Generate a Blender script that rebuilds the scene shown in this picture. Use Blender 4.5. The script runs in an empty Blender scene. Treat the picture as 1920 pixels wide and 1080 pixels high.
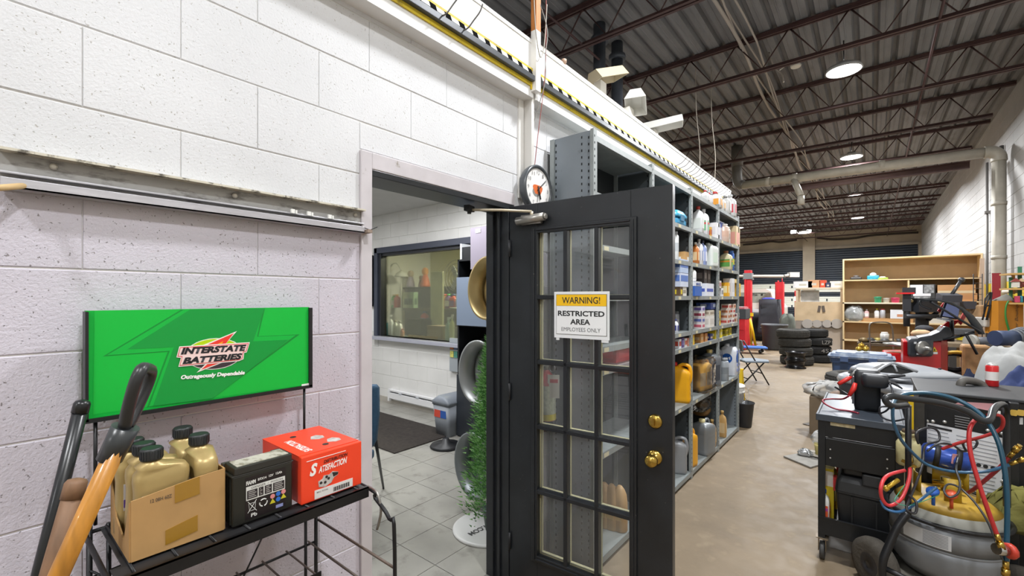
import bpy, bmesh, math, random
from mathutils import Vector, Matrix
random.seed(7)
SC = bpy.context.scene
COL = SC.collection
R_ = math.radians
# ---------------------------------------------------------------- camera
EYE = 1.556; FOC = 830.0; YAW = R_(39.12); HOR = 558.0
cam_d = bpy.data.cameras.new('camera'); cam = bpy.data.objects.new('camera', cam_d); COL.objects.link(cam)
cam.location = (0, 0, EYE); cam.rotation_euler = (R_(90), 0, YAW)
cam_d.sensor_width = 36; cam_d.lens = FOC / 1920 * 36
cam_d.shift_y = (HOR - 540) / 1920
cam_d.clip_start = 0.05; cam_d.clip_end = 100
SC.camera = cam
# ---------------------------------------------------------------- world, exposure
SC.view_settings.view_transform = 'Standard'; SC.view_settings.look = 'None'
SC.view_settings.gamma = 1; SC.view_settings.use_curve_mapping = False
SC.view_settings.exposure = 0.16
wd = bpy.data.worlds.new('world'); SC.world = wd; wd.use_nodes = True
wd.node_tree.nodes['Background'].inputs[0].default_value = (.8, .86, 1, 1)
wd.node_tree.nodes['Background'].inputs[1].default_value = 0.4
SC.cycles.max_bounces = 9; SC.cycles.diffuse_bounces = 6; SC.cycles.glossy_bounces = 4
SC.cycles.transparent_max_bounces = 14; SC.cycles.caustics_reflective = False; SC.cycles.caustics_refractive = False
SC.cycles.sample_clamp_indirect = 4
BAY_W = 150.0
BAYS = [(-.35, -6.5), (-.35, -1.9), (-.33, 2.7), (-.29, 7.3), (-.34, 11.9), (-.40, 16.5), (-.42, 21.1), (-2.4, 24.0), (-4.45, 20.9), (-4.5, 14.0), (1.38, .35)]  # last entry: unseen lamp added for side light on the lower left wall
def area(name, loc, size, w, rot=(0, 0, 0), color=(1, 1, 1), shape='DISK', sy=None, spread=180):
    l = bpy.data.lights.new(name, 'AREA'); l.shape = shape; l.size = size; l.energy = w; l.color = color; l.spread = R_(spread)
    if sy: l.size_y = sy
    o = bpy.data.objects.new(name, l); COL.objects.link(o); o.location = loc; o.rotation_euler = rot
    return o
for i, (x, y) in enumerate(BAYS):
    area('high_bay_lamp_light', (x, y, 4.50), .36, BAY_W * (2.2 if y > 15 else (1.45 if y > 6 else (.62 if -3 < y < 2 else .9))), color=(.97, .985, 1))
for (x, y) in ((-3.4, 1.2), (-3.4, 2.9), (-5.6, 2.0)):
    area('office_ceiling_panel_light', (x, y, 2.74), .9, 40, color=(.97, .98, 1), shape='RECTANGLE', sy=.5)
area('reception_panel_light', (-4.6, 5.4, 2.7), .9, 190, color=(1, .98, .86), shape='RECTANGLE', sy=.5)
# ---------------------------------------------------------------- pixel helpers (world position of what the photograph shows)
Fv = Vector((-math.sin(YAW), math.cos(YAW), 0)); Rv = Vector((math.cos(YAW), math.sin(YAW), 0))
def ray(px, py):
    return Fv + Rv * ((px - 960) / FOC) + Vector((0, 0, (HOR - py) / FOC))
def W(px, py, D): return Vector((0, 0, EYE)) + ray(px, py) * D
def onX(px, py, X): r = ray(px, py); return Vector((0, 0, EYE)) + r * (X / r.x)
def onY(px, py, Y): r = ray(px, py); return Vector((0, 0, EYE)) + r * (Y / r.y)
def onZ(px, py, Z): r = ray(px, py); return Vector((0, 0, EYE)) + r * ((Z - EYE) / r.z)
# ---------------------------------------------------------------- materials
def lin(h):
    h = h.lstrip('#'); out = []
    for i in (0, 2, 4):
        c = int(h[i:i + 2], 16) / 255
        out.append(c / 12.92 if c <= .04045 else ((c + .055) / 1.055) ** 2.4)
    return (*out, 1)
_MC = {}
def M(hexc, rough=.5, metal=0, var=0, vs=6, bump=0, bs=60, dirt=None, dscale=3, dlo=.55, dhi=.75, coat=0, stretch=None, spec=.5, sub=0):
    key = (hexc, rough, metal, var, vs, bump, bs, dirt, dscale, dlo, dhi, coat, stretch, spec)
    if key in _MC: return _MC[key]
    m = bpy.data.materials.new('m_' + hexc.strip('#')); m.use_nodes = True
    nt = m.node_tree; N = nt.nodes; L = nt.links; b = N['Principled BSDF']
    b.inputs['Roughness'].default_value = rough; b.inputs['Metallic'].default_value = metal
    b.inputs['Coat Weight'].default_value = coat; b.inputs['Specular IOR Level'].default_value = spec
    base = lin(hexc); b.inputs['Base Color'].default_value = base
    if var or bump or dirt:
        g = N.new('ShaderNodeNewGeometry'); src = g.outputs['Position']
        if stretch:
            mp = N.new('ShaderNodeMapping'); mp.inputs['Scale'].default_value = stretch
            L.new(src, mp.inputs['Vector']); src = mp.outputs['Vector']
    col = None
    if var:
        n = N.new('ShaderNodeTexNoise'); n.inputs['Scale'].default_value = vs; n.inputs['Detail'].default_value = 6
        L.new(src, n.inputs['Vector'])
        r = N.new('ShaderNodeMapRange'); r.inputs[1].default_value = .3; r.inputs[2].default_value = .7
        r.inputs[3].default_value = 1 - var; r.inputs[4].default_value = 1 + var
        L.new(n.outputs['Fac'], r.inputs[0])
        v = N.new('ShaderNodeVectorMath'); v.operation = 'SCALE'; v.inputs[0].default_value = base[:3]
        L.new(r.outputs[0], v.inputs['Scale']); col = v.outputs[0]
        L.new(col, b.inputs['Base Color'])
    if dirt:
        n = N.new('ShaderNodeTexNoise'); n.inputs['Scale'].default_value = dscale; n.inputs['Detail'].default_value = 9; n.inputs['Roughness'].default_value = .65
        L.new(src, n.inputs['Vector'])
        r = N.new('ShaderNodeMapRange'); r.inputs[1].default_value = dlo; r.inputs[2].default_value = dhi
        L.new(n.outputs['Fac'], r.inputs[0])
        mx = N.new('ShaderNodeMix'); mx.data_type = 'RGBA'
        L.new(r.outputs[0], mx.inputs[0]); mx.inputs[6].default_value = base
        if col: L.new(col, mx.inputs[6])
        mx.inputs[7].default_value = lin(dirt); L.new(mx.outputs[2], b.inputs['Base Color'])
    if bump:
        n = N.new('ShaderNodeTexNoise'); n.inputs['Scale'].default_value = bs; n.inputs['Detail'].default_value = 5
        L.new(src, n.inputs['Vector'])
        bp = N.new('ShaderNodeBump'); bp.inputs['Strength'].default_value = bump; bp.inputs['Distance'].default_value = .004
        L.new(n.outputs['Fac'], bp.inputs['Height']); L.new(bp.outputs[0], b.inputs['Normal'])
    _MC[key] = m
    return m
def emitter(hexc, s):
    m = bpy.data.materials.new('m_glow'); m.use_nodes = True; b = m.node_tree.nodes['Principled BSDF']
    b.inputs['Base Color'].default_value = lin(hexc); b.inputs['Emission Color'].default_value = lin(hexc); b.inputs['Emission Strength'].default_value = s
    return m
def thin_glass(tint='#f4faf6', refl=.9, haze=0, hazecol='#ffffff'):
    m = bpy.data.materials.new('m_glass'); m.use_nodes = True; nt = m.node_tree; N = nt.nodes; L = nt.links
    N.remove(N['Principled BSDF']); out = N['Material Output']
    t = N.new('ShaderNodeBsdfTransparent'); t.inputs[0].default_value = lin(tint)
    g = N.new('ShaderNodeBsdfGlossy'); g.inputs['Roughness'].default_value = .02
    f = N.new('ShaderNodeFresnel'); f.inputs[0].default_value = 1.5
    mu = N.new('ShaderNodeMath'); mu.operation = 'MULTIPLY'; mu.inputs[1].default_value = refl; L.new(f.outputs[0], mu.inputs[0])
    mx = N.new('ShaderNodeMixShader'); L.new(mu.outputs[0], mx.inputs[0]); L.new(t.outputs[0], mx.inputs[1]); L.new(g.outputs[0], mx.inputs[2])
    last = mx.outputs[0]
    if haze:
        d = N.new('ShaderNodeBsdfDiffuse'); d.inputs[0].default_value = lin(hazecol)
        m2 = N.new('ShaderNodeMixShader'); m2.inputs[0].default_value = haze; L.new(last, m2.inputs[1]); L.new(d.outputs[0], m2.inputs[2]); last = m2.outputs[0]
    L.new(last, out.inputs['Surface'])
    return m
def block_paint(hexc, pit, strong=.5):
    m = bpy.data.materials.new('m_block'); m.use_nodes = True; nt = m.node_tree; N = nt.nodes; L = nt.links; b = N['Principled BSDF']
    b.inputs['Roughness'].default_value = .62
    g = N.new('ShaderNodeNewGeometry')
    n1 = N.new('ShaderNodeTexNoise'); n1.inputs['Scale'].default_value = 2.2; n1.inputs['Detail'].default_value = 5; L.new(g.outputs['Position'], n1.inputs[0])
    n2 = N.new('ShaderNodeTexNoise'); n2.inputs['Scale'].default_value = 130; n2.inputs['Detail'].default_value = 4; n2.inputs['Roughness'].default_value = .6; L.new(g.outputs['Position'], n2.inputs[0])
    vo = N.new('ShaderNodeTexNoise'); vo.inputs['Scale'].default_value = 150; vo.inputs['Detail'].default_value = 1; L.new(g.outputs['Position'], vo.inputs[0])
    r1 = N.new('ShaderNodeMapRange'); r1.inputs[1].default_value = .3; r1.inputs[2].default_value = .7; r1.inputs[3].default_value = .92; r1.inputs[4].default_value = 1.05; L.new(n1.outputs[0], r1.inputs[0])
    sc = N.new('ShaderNodeVectorMath'); sc.operation = 'SCALE'; sc.inputs[0].default_value = lin(hexc)[:3]; L.new(r1.outputs[0], sc.inputs['Scale'])
    pr = N.new('ShaderNodeMapRange'); pr.inputs[1].default_value = .70; pr.inputs[2].default_value = .76; L.new(vo.outputs[0], pr.inputs[0])
    mx = N.new('ShaderNodeMix'); mx.data_type = 'RGBA'; L.new(pr.outputs[0], mx.inputs[0]); L.new(sc.outputs[0], mx.inputs[6]); mx.inputs[7].default_value = lin(pit)
    L.new(mx.outputs[2], b.inputs['Base Color'])
    mm = N.new('ShaderNodeMath'); mm.operation = 'SUBTRACT'; L.new(n2.outputs[0], mm.inputs[0]); L.new(pr.outputs[0], mm.inputs[1])
    bp = N.new('ShaderNodeBump'); bp.inputs['Strength'].default_value = strong; bp.inputs['Distance'].default_value = .003
    L.new(mm.outputs[0], bp.inputs['Height']); L.new(bp.outputs[0], b.inputs['Normal'])
    return m
# ---------------------------------------------------------------- mesh builder
WMAT = {}
class MB:
    def __init__(s): s.v = []; s.f = []; s.sm = []; s.mi = []; s.m = 0
    def add(s, vs, fs, smooth=False):
        o = len(s.v); s.v += [Vector(v) for v in vs]
        for f in fs: s.f.append([i + o for i in f]); s.sm.append(smooth); s.mi.append(s.m)
        return s
    def mat(s, i): s.m = i; return s
    def box(s, x0, x1, y0, y1, z0, z1, T=None):
        vs = [Vector((x, y, z)) for z in (z0, z1) for y in (y0, y1) for x in (x0, x1)]
        if T is not None: vs = [T @ v for v in vs]
        return s.add(vs, [(0, 2, 3, 1), (4, 5, 7, 6), (0, 1, 5, 4), (2, 6, 7, 3), (0, 4, 6, 2), (1, 3, 7, 5)])
    def cbox(s, c, size, rz=0, rx=0, ry=0):
        T = Matrix.Translation(Vector(c)) @ Matrix.Rotation(rz, 4, 'Z') @ Matrix.Rotation(ry, 4, 'Y') @ Matrix.Rotation(rx, 4, 'X')
        a, b, c2 = [q / 2 for q in size]
        return s.box(-a, a, -b, b, -c2, c2, T)
    def ring(s, rings, closed_u=True, caps=True, smooth=True, closed_v=False):
        n = len(rings[0]); vs = [p for r in rings for p in r]; fs = []
        nr = len(rings); last = nr if closed_v else nr - 1
        for i in range(last):
            a = i * n; b = ((i + 1) % nr) * n
            for j in range(n if closed_u else n - 1):
                k = (j + 1) % n; fs.append((a + j, a + k, b + k, b + j))
        s.add(vs, fs, smooth)
        if caps and not closed_v:
            o = len(s.v) - len(vs)
            s.f.append([o + j for j in range(n)][::-1]); s.sm.append(False); s.mi.append(s.m)
            s.f.append([o + (nr - 1) * n + j for j in range(n)]); s.sm.append(False); s.mi.append(s.m)
        return s
    def tube(s, pts, r, n=8, closed=False, caps=True, smooth_path=0):
        pts = [Vector(p) for p in pts]
        if smooth_path: pts = crom(pts, smooth_path, closed)
        rr = r if isinstance(r, (list, tuple)) else [r] * len(pts)
        if len(rr) != len(pts): rr = [rr[min(len(rr) - 1, int(i * len(rr) / len(pts)))] for i in range(len(pts))]
        rings = []; prev = None
        for i, p in enumerate(pts):
            a = pts[i - 1] if (i > 0 or closed) else p; b = pts[(i + 1) % len(pts)] if (i < len(pts) - 1 or closed) else p
            t = (b - a).normalized()
            if prev is None: up = Vector((0, 0, 1)) if abs(t.z) < .9 else Vector((1, 0, 0)); x = t.cross(up).normalized()
            else: x = (prev - t * prev.dot(t)).normalized()
            prev = x; y = t.cross(x)
            rings.append([p + (x * math.cos(2 * math.pi * j / n) + y * math.sin(2 * math.pi * j / n)) * rr[i] for j in range(n)])
        return s.ring(rings, caps=caps and not closed, closed_v=closed, smooth=n > 4)
    def cyl(s, p0, p1, r0, r1=None, n=16): return s.tube2(p0, p1, r0, r0 if r1 is None else r1, n)
    def tube2(s, p0, p1, r0, r1, n):
        p0 = Vector(p0); p1 = Vector(p1); t = (p1 - p0).normalized()
        up = Vector((0, 0, 1)) if abs(t.z) < .9 else Vector((1, 0, 0)); x = t.cross(up).normalized(); y = t.cross(x)
        rg = lambda p, r: [p + (x * math.cos(2 * math.pi * j / n) + y * math.sin(2 * math.pi * j / n)) * r for j in range(n)]
        return s.ring([rg(p0, r0), rg(p1, r1)])
    def lathe(s, prof, c=(0, 0, 0), n=24, axis=(0, 0, 1), caps=True, sx=1, sy=1, closed=False, smooth=True):
        ax = Vector(axis).normalized(); q = Vector((0, 0, 1)).rotation_difference(ax); c = Vector(c)
        rings = [[c + q @ Vector((r * math.cos(2 * math.pi * j / n) * sx, r * math.sin(2 * math.pi * j / n) * sy, z)) for j in range(n)] for r, z in prof]
        return s.ring(rings, caps=caps, closed_v=closed, smooth=smooth)
    def sph(s, c, r, n=16, m=10):
        if not isinstance(r, (tuple, list)): r = (r, r, r)
        rings = []
        for i in range(m + 1):
            a = math.pi * (i / m) ; a = min(max(a, .02), math.pi - .02)
            rings.append([Vector(c) + Vector((math.sin(a) * math.cos(2 * math.pi * j / n) * r[0], math.sin(a) * math.sin(2 * math.pi * j / n) * r[1], -math.cos(a) * r[2])) for j in range(n)])
        return s.ring(rings)
    def prism(s, pts, d, smooth=False):
        """pts: 3-D outline, d: extrusion vector"""
        n = len(pts); a = [Vector(p) for p in pts]; b = [p + Vector(d) for p in a]
        fs = [list(range(n))[::-1], [n + i for i in range(n)]] + [(i, (i + 1) % n, n + (i + 1) % n, n + i) for i in range(n)]
        return s.add(a + b, fs, smooth)
    def grid(s, rows, smooth=True): return s.ring(rows, closed_u=False, caps=False, smooth=smooth)
    def build(s, name, mats, parent=None, bevel=0, sub=0, solid=0, origin=None):
        if not isinstance(mats, (list, tuple)): mats = [mats]
        PW = WMAT[parent.name] if parent else None
        if PW is None:
            if origin is None:
                xs = [v.x for v in s.v]; ys = [v.y for v in s.v]; zs = [v.z for v in s.v]
                origin = Vector(((min(xs) + max(xs)) / 2, (min(ys) + max(ys)) / 2, min(zs)))
            PW = Matrix.Translation(Vector(origin))
        inv = PW.inverted()
        me = bpy.data.meshes.new(name)
        me.from_pydata([inv @ v for v in s.v], [], s.f); me.update()
        for m in mats: me.materials.append(m)
        me.polygons.foreach_set('use_smooth', s.sm); me.polygons.foreach_set('material_index', s.mi)
        bm = bmesh.new(); bm.from_mesh(me); bmesh.ops.recalc_face_normals(bm, faces=bm.faces); bm.to_mesh(me); bm.free()
        o = bpy.data.objects.new(name, me); COL.objects.link(o)
        if parent: o.parent = parent
        else: o.location = PW.translation
        WMAT[o.name] = PW
        if solid: q = o.modifiers.new('solid', 'SOLIDIFY'); q.thickness = solid; q.offset = 0
        if bevel: q = o.modifiers.new('bevel', 'BEVEL'); q.width = bevel; q.segments = 2; q.limit_method = 'ANGLE'; q.angle_limit = R_(40)
        if sub: q = o.modifiers.new('sub', 'SUBSURF'); q.levels = sub; q.render_levels = sub
        return o
def crom(P, k, closed=False):
    out = []; n = len(P)
    g = (lambda i: P[i % n]) if closed else (lambda i: P[min(max(i, 0), n - 1)])
    for i in range(n if closed else n - 1):
        a, b, c, d = g(i - 1), g(i), g(i + 1), g(i + 2)
        for j in range(k):
            t = j / k
            out.append(.5 * ((2 * b) + (c - a) * t + (2 * a - 5 * b + 4 * c - d) * t * t + (3 * b - a - 3 * c + d) * t ** 3))
    if not closed: out.append(P[-1])
    return out
def tag(o, label, cat, group=None):
    o['label'] = label; o['category'] = cat
    if group: o['group'] = group
    return o
def thing(name, label, cat, loc=(0, 0, 0), group=None):
    o = bpy.data.objects.new(name, None); COL.objects.link(o); o.location = loc; o.empty_display_size = .05
    WMAT[o.name] = Matrix.Translation(Vector(loc)); return tag(o, label, cat, group)
def solo(name, mb, mats, label, cat, group=None, **k): return tag(mb.build(name, mats, None, **k), label, cat, group)
def struct(name, mb, mats, parent=None, **k):
    o = mb.build(name, mats, parent, **k)
    if not parent: o['kind'] = 'structure'
    return o
def dup(o, loc=None, rz=None, label=None, group=None, parent=None):
    c = o.copy(); COL.objects.link(c)
    if parent: c.parent = parent
    if loc is not None: c.location = loc
    if rz is not None: c.rotation_euler.z = rz
    if label: c['label'] = label
    if group: c['group'] = group
    for ch in list(o.children): dup(ch, parent=c)
    return c
def text(body, O, right, up, w, h, m, parent, name='lettering', shear=0, bold=0, slant=0, lift=.0006):
    """lettering filling a w x h box whose lower left corner is O; right/up are unit directions on the surface"""
    cu = bpy.data.curves.new('t', 'FONT'); cu.body = body; cu.size = 1; cu.shear = shear; cu.offset = bold; cu.resolution_u = 3
    t = bpy.data.objects.new('t', cu); COL.objects.link(t)
    dg = bpy.context.evaluated_depsgraph_get(); me = bpy.data.meshes.new_from_object(t.evaluated_get(dg))
    bpy.data.objects.remove(t)
    xs = [v.co.x for v in me.vertices]; ys = [v.co.y for v in me.vertices]
    x0, x1, y0, y1 = min(xs), max(xs), min(ys), max(ys); right = Vector(right); up = Vector(up); nrm = right.cross(up)
    PW = WMAT[parent.name]; inv = PW.inverted(); O = Vector(O)
    for v in me.vertices:
        a = (v.co.x - x0) / (x1 - x0) * w; b = (v.co.y - y0) / (y1 - y0) * h + slant * a
        v.co = inv @ (O + right * a + up * b + nrm * lift)
    me.materials.clear(); me.materials.append(m); me.name = name
    o = bpy.data.objects.new(name, me); COL.objects.link(o); o.parent = parent; WMAT[o.name] = PW
    return o
X1 = Vector((1, 0, 0)); Y1 = Vector((0, 1, 0)); Z1 = Vector((0, 0, 1))
# common materials
white = M('#e9e9e6', .5); offw = M('#dedbd2', .6, var=.05); black = M('#16171a', .45, var=.15, vs=20); blackp = M('#1b1c1f', .35)
chrome = M('#c8c8c8', .22, 1); steel = M('#9a9a98', .4, .8, var=.1); darkm = M('#26272a', .5, .3); brass = M('#b99a4c', .25, 1)
rubber = M('#232323', .85, var=.25, vs=14, bump=.3, bs=80); red = M('#c8161c', .4); yellow = M('#e6b400', .45); kraft = M('#b98d5b', .8, var=.08, vs=9)
wood = M('#c69a5c', .6, var=.12, vs=4, stretch=(14, 14, 1)); greyp = M('#7d858c', .45, var=.05)
# ================================================================ STRUCTURE
XW = -1.53; XR = 1.79; YB = 28.0; ZC = 4.95; YO = 3.92
# floor
def floor_mat():
    m = M('#80705a', .42, var=.16, vs=1.3, bump=.03, bs=60, dirt='#5d4f42', dscale=.9, dlo=.52, dhi=.8)
    N = m.node_tree.nodes; L = m.node_tree.links; b = N['Principled BSDF']; g = [n for n in N if n.type == 'NEW_GEOMETRY'][0]
    src = b.inputs['Base Color'].links[0].from_socket
    n = N.new('ShaderNodeTexNoise'); n.inputs['Scale'].default_value = 9; n.inputs['Detail'].default_value = 8; L.new(g.outputs[0], n.inputs[0])
    r = N.new('ShaderNodeMapRange'); r.inputs[1].default_value = .56; r.inputs[2].default_value = .72; r.inputs[4].default_value = .35; L.new(n.outputs[0], r.inputs[0])
    mx = N.new('ShaderNodeMix'); mx.data_type = 'RGBA'; L.new(r.outputs[0], mx.inputs[0]); L.new(src, mx.inputs[6]); mx.inputs[7].default_value = lin('#a79780'); L.new(mx.outputs[2], b.inputs['Base Color'])
    r2 = N.new('ShaderNodeMapRange'); r2.inputs[1].default_value = .35; r2.inputs[2].default_value = .7; r2.inputs[3].default_value = .5; r2.inputs[4].default_value = .72; L.new(n.outputs[0], r2.inputs[0]); L.new(r2.outputs[0], b.inputs['Roughness'])
    return m
struct('floor', MB().box(-9, XR + .2, -9, YB + .2, -.15, 0), floor_mat())
# outer walls
struct('wall_front', MB().box(-9, XR + .2, -9.2, -9, 0, ZC + .2), offw)
struct('wall_far_left', MB().box(-9.2, -9, -9, YB, 0, ZC + .2), offw)
# ---- block walls
def block_mesh(w, h, d=.03, c=.0025):
    """front face towards +x, lower corner at the origin"""
    me = bpy.data.meshes.new('block')
    e = .001; v = [(-d, 0, 0), (-d, w, 0), (-d, w, h), (-d, 0, h), (-c, 0, 0), (-c, w, 0), (-c, w, h), (-c, 0, h), (0, e, c), (0, w - e, c), (0, w - e, h - c), (0, e, h - c)]
    f = [(4, 5, 9, 8), (5, 6, 10, 9), (6, 7, 11, 10), (7, 4, 8, 11), (8, 9, 10, 11), (0, 1, 5, 4), (1, 2, 6, 5), (2, 3, 7, 6), (3, 0, 4, 7)]
    me.from_pydata(v, [], f); me.update(); return me
_BM = {}
def put_block(w, h, mt, parent, loc, rz=0, nm='block'):
    k = (round(w, 3), round(h, 3), mt.name)
    if k not in _BM: me = block_mesh(w, h); me.materials.append(mt); _BM[k] = me
    o = bpy.data.objects.new(nm, _BM[k]); COL.objects.link(o); o.parent = parent
    o.location = Vector(loc) - WMAT[parent.name].translation; o.rotation_euler.z = rz; return o
CH = .2032; BL = .4064; J = .003
wp_white = block_paint('#d5d6d9', '#b5b2ae', .5); wp_lilac = block_paint('#c9c4cf', '#8d878a', .65)
mortar_w = M('#e2e1de', .8, bump=.3, bs=90); mortar_l = M('#b8b1b8', .8, bump=.3, bs=90)
OP0, OP1, OPZ = 1.0, 1.84, 2.055     # doorway clear opening
FR = .048
wl = MB()
xb = XW - .14; xm = XW - .0035
wl.box(xb, xm, -9, OP0 - FR, 0, 2.95).box(xb, xm, OP1 + .01, 6.4, 0, 2.95).box(xb, xm, OP0 - FR, OP1 + .01, OPZ + .07, 2.95)
wall_left = struct('wall_left', wl, mortar_w, origin=(XW, 0, 0))
def row_spans(a, b, off):
    k = math.floor((a - off) / BL); y = off + k * BL; out = []
    while y < b:
        s, e = max(y, a), min(y + BL, b)
        if e - s > .03: out.append((s, e))
        y += BL
    return out
for n in range(14):
    z0 = n * CH; z1 = z0 + CH; off = .181 if n % 2 == 0 else .384
    rng = [(-.75, 6.4)] if z0 >= OPZ + .06 else [(-.75, OP0 - FR), (OP1 + .05, 6.4)]
    if n == 10: rng = [(-.75, OP0 - FR), (OP1 + .05, 6.4)]; put_block(OP1 + .05 - OP0 + FR - J, z1 - (OPZ + .075) - J, wp_white, wall_left, (XW, OP0 - FR + J / 2, OPZ + .075))
    for (a, b) in rng:
        for (s, e) in row_spans(a, b, off):
            put_block(e - s - .0015, CH - J, wp_white if n >= 9 else wp_lilac, wall_left, (XW + random.uniform(-.0006, .0006), s + .0007, z0 + J / 2))
# fascia board over the office wall
fa = MB(); FX = XW + .075
struct('trim_1', MB().box(XW - .14, FX, -3, 1.975, 2.66, 2.955).box(XW - .16, FX + .004, -3, 1.975, 2.955, 2.975), M('#e4e4e3', .5, var=.03))
struct('trim_2', MB().box(XW - .14, FX, 2.0, 6.4, 2.66, 2.955).box(XW - .16, FX + .004, 2.0, 6.4, 2.955, 2.975), M('#e4e4e3', .5, var=.03))
struct('trim_3', MB().box(XW, FX - .012, 1.975, 2.0, 2.05, 2.97), M('#cfcdc9', .6))
struct('trim_4', MB().box(XW - .005, XW + .012, 1.93, 1.972, 2.11, 2.70).box(XW - .005, XW + .03, 1.995, 2.045, 2.11, 2.70), M('#e2e1de', .6, var=.05), bevel=.002)
# right wall
rw = struct('wall_right', MB().box(XR + .007, XR + .2, -9, YB, 0, ZC + .1), M('#c9c5bd', .8), origin=(XR, 0, 0))
rw_white = block_paint('#b2b1b0', '#b2aca4', .3); rw_yel = M('#d0b428', .6, var=.08); rw_grey = M('#9a958d', .7, var=.1)
cnt = 0; rest = MB()
for n in range(24, -1, -1):
    z0 = n * CH; mt = rw_white if n >= 9 else (rw_yel if n >= 7 else rw_grey)
    for (s, e) in row_spans(9.6, YB, 0 if n % 2 else BL / 2):
        if cnt < 290 and s < 16.2 and z0 > 1.3:
            put_block(e - s - J, CH - J, mt, rw, (XR, e - J / 2, z0 + J / 2), math.pi); cnt += 1
        else:
            c = .004; h0, h1 = z0 + J / 2, z0 + CH - J / 2; a, b = s + J / 2, e - J / 2; rest.mat(0 if n >= 9 else (1 if n >= 7 else 2))
            rest.add([(XR + .007, a, h0), (XR + .007, b, h0), (XR + .007, b, h1), (XR + .007, a, h1), (XR, a + c, h0 + c), (XR, b - c, h0 + c), (XR, b - c, h1 - c), (XR, a + c, h1 - c)],
                     [(0, 1, 5, 4), (1, 2, 6, 5), (2, 3, 7, 6), (3, 0, 4, 7), (4, 5, 6, 7)])
o = rest.build('block_field', [rw_white, rw_yel, rw_grey], rw); o['kind'] = 'stuff'
# back wall with two overhead doors
DL0, DL1, DR0, DR1 = -6.9, -2.83, -2.30, 1.66; DZ = 4.05
bw = MB(); bw.box(-9, XR, YB, YB + .2, DZ, ZC + .1).box(-9, DL0, YB, YB + .2, 0, DZ).box(DL1, DR0, YB - .25, YB + .2, 0, ZC).box(DR1, XR, YB, YB + .2, 0, DZ)
struct('wall_back', bw, M('#a89d8c', .8, var=.1, vs=2))
struct('trim_5', MB().box(-8, 1.7, YB - .12, YB, DZ, DZ + .12), M('#8e8577', .7))
dblue = M('#1c2632', .55, var=.25, vs=3); dwhite = M('#dfe0d6', .5)
slat = MB()
for i in range(4): slat.box(0, 1, -.03 + .004 * i, -.0, i * .06 + .004, i * .06 + .056)
for k, (a, b) in enumerate(((DL0, DL1), (DR0, DR1))):
    d = struct('door_%d' % (k + 1), MB().box(a, b, YB, YB + .1, 0, DZ), M('#141b24', .6), origin=(a, YB, 0))
    z = 0; h = .115; i = 0
    while z < DZ - .01:
        wht = (1.80 < z + .05 < 2.28) or (1.02 < z + .05 < 1.60)
        md = MB(); zz = min(z + h, DZ)
        md.add([(a, YB - .004, z), (b, YB - .004, z), (b, YB - .03, z + .012), (a, YB - .03, z + .012), (b, YB - .03, zz - .02), (a, YB - .03, zz - .02), (b, YB - .004, zz), (a, YB - .004, zz)],
               [(0, 1, 2, 3), (3, 2, 4, 5), (5, 4, 6, 7)])
        s = md.build('slat', dwhite if wht else dblue, d); z += h; i += 1
        if wht and i % 3 == 1:
            for q in range(4):
                xx = a + (b - a) * (q + .5) / 4
                MB().box(xx - .03, xx + .03, YB - .05, YB - .03, z - h, z).build('stile', dblue, d)
# steel roof deck
ce = struct('ceiling', MB().box(-9, XR + .2, -9, YB + .2, ZC + .08, ZC + .2), M('#2b2623', .9), origin=(0, 0, ZC))
deckm = M('#78787a', .7, .1, var=.2, vs=5, stretch=(1, .25, 1), dirt='#504c4a', dscale=2.5)
def deck_panel():
    P = .2; prof = []
    for i in range(5):
        x = i * P; prof += [(x, 0), (x + .022, .055), (x + .058, .055), (x + .08, 0), (x + .125, 0), (x + .13, -.006), (x + .14, -.006), (x + .145, 0)]
    prof.append((5 * P, 0))
    return [[Vector((x, y, z)) for x, z in prof] for y in (0, 5.85)]
dp = MB().grid(deck_panel(), smooth=False)
first = dp.build('deck_panel', deckm, None, origin=(0, 0, 0)); first.parent = ce
k = 0
for ix in range(-9, 2):
    for iy in range(5):
        o = first if k == 0 else first.copy()
        if k: COL.objects.link(o)
        o.parent = ce; o.location = (ix * 1.0, .6 - .975 + iy * 5.85, 0.0); k += 1
far = MB().box(-9, XR, -9, -.4, ZC + .05, ZC + .06); far.build('deck_sheet', deckm, ce)
# bar joists
joistm = M('#4c3635', .6, .2, var=.2, vs=4)
def joist():
    t = thing('roof_joist', '', 'joist'); a, b = -8.9, XR - .04; zt = ZC - .01; zb = 4.46
    c1 = MB()
    for dy in (-.034, .012): c1.box(a, b, dy, dy + .022, zt - .05, zt - .044 + .04)
    c1.box(a, b, -.05, .05, zt - .01, zt)
    c1.build('top_chord', joistm, t)
    c2 = MB()
    for s in (-1, 1): c2.box(a + .5, b - .25, s * .008, s * .012, zb, zb + .05).box(a + .5, b - .25, s * .008, s * .045, zb, zb + .006)
    c2.build('bottom_chord', joistm, t)
    x = a + .3; i = 0; st = .6
    while x + st < b:
        MB().tube([(x, 0, zt - .03), (x + st / 2, 0, zb + .03), (x + st, 0, zt - .03)], .010, 6).build('web_rod', joistm, t)
        x += st
        i += 1
    return t
jy = [.6 + 1.95 * k for k in range(-1, 14)]
names = ['overhead beside the row of round ceiling lamps, seen nearest the camera']
J0 = joist(); J0['group'] = 'open web steel roof joists'
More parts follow.
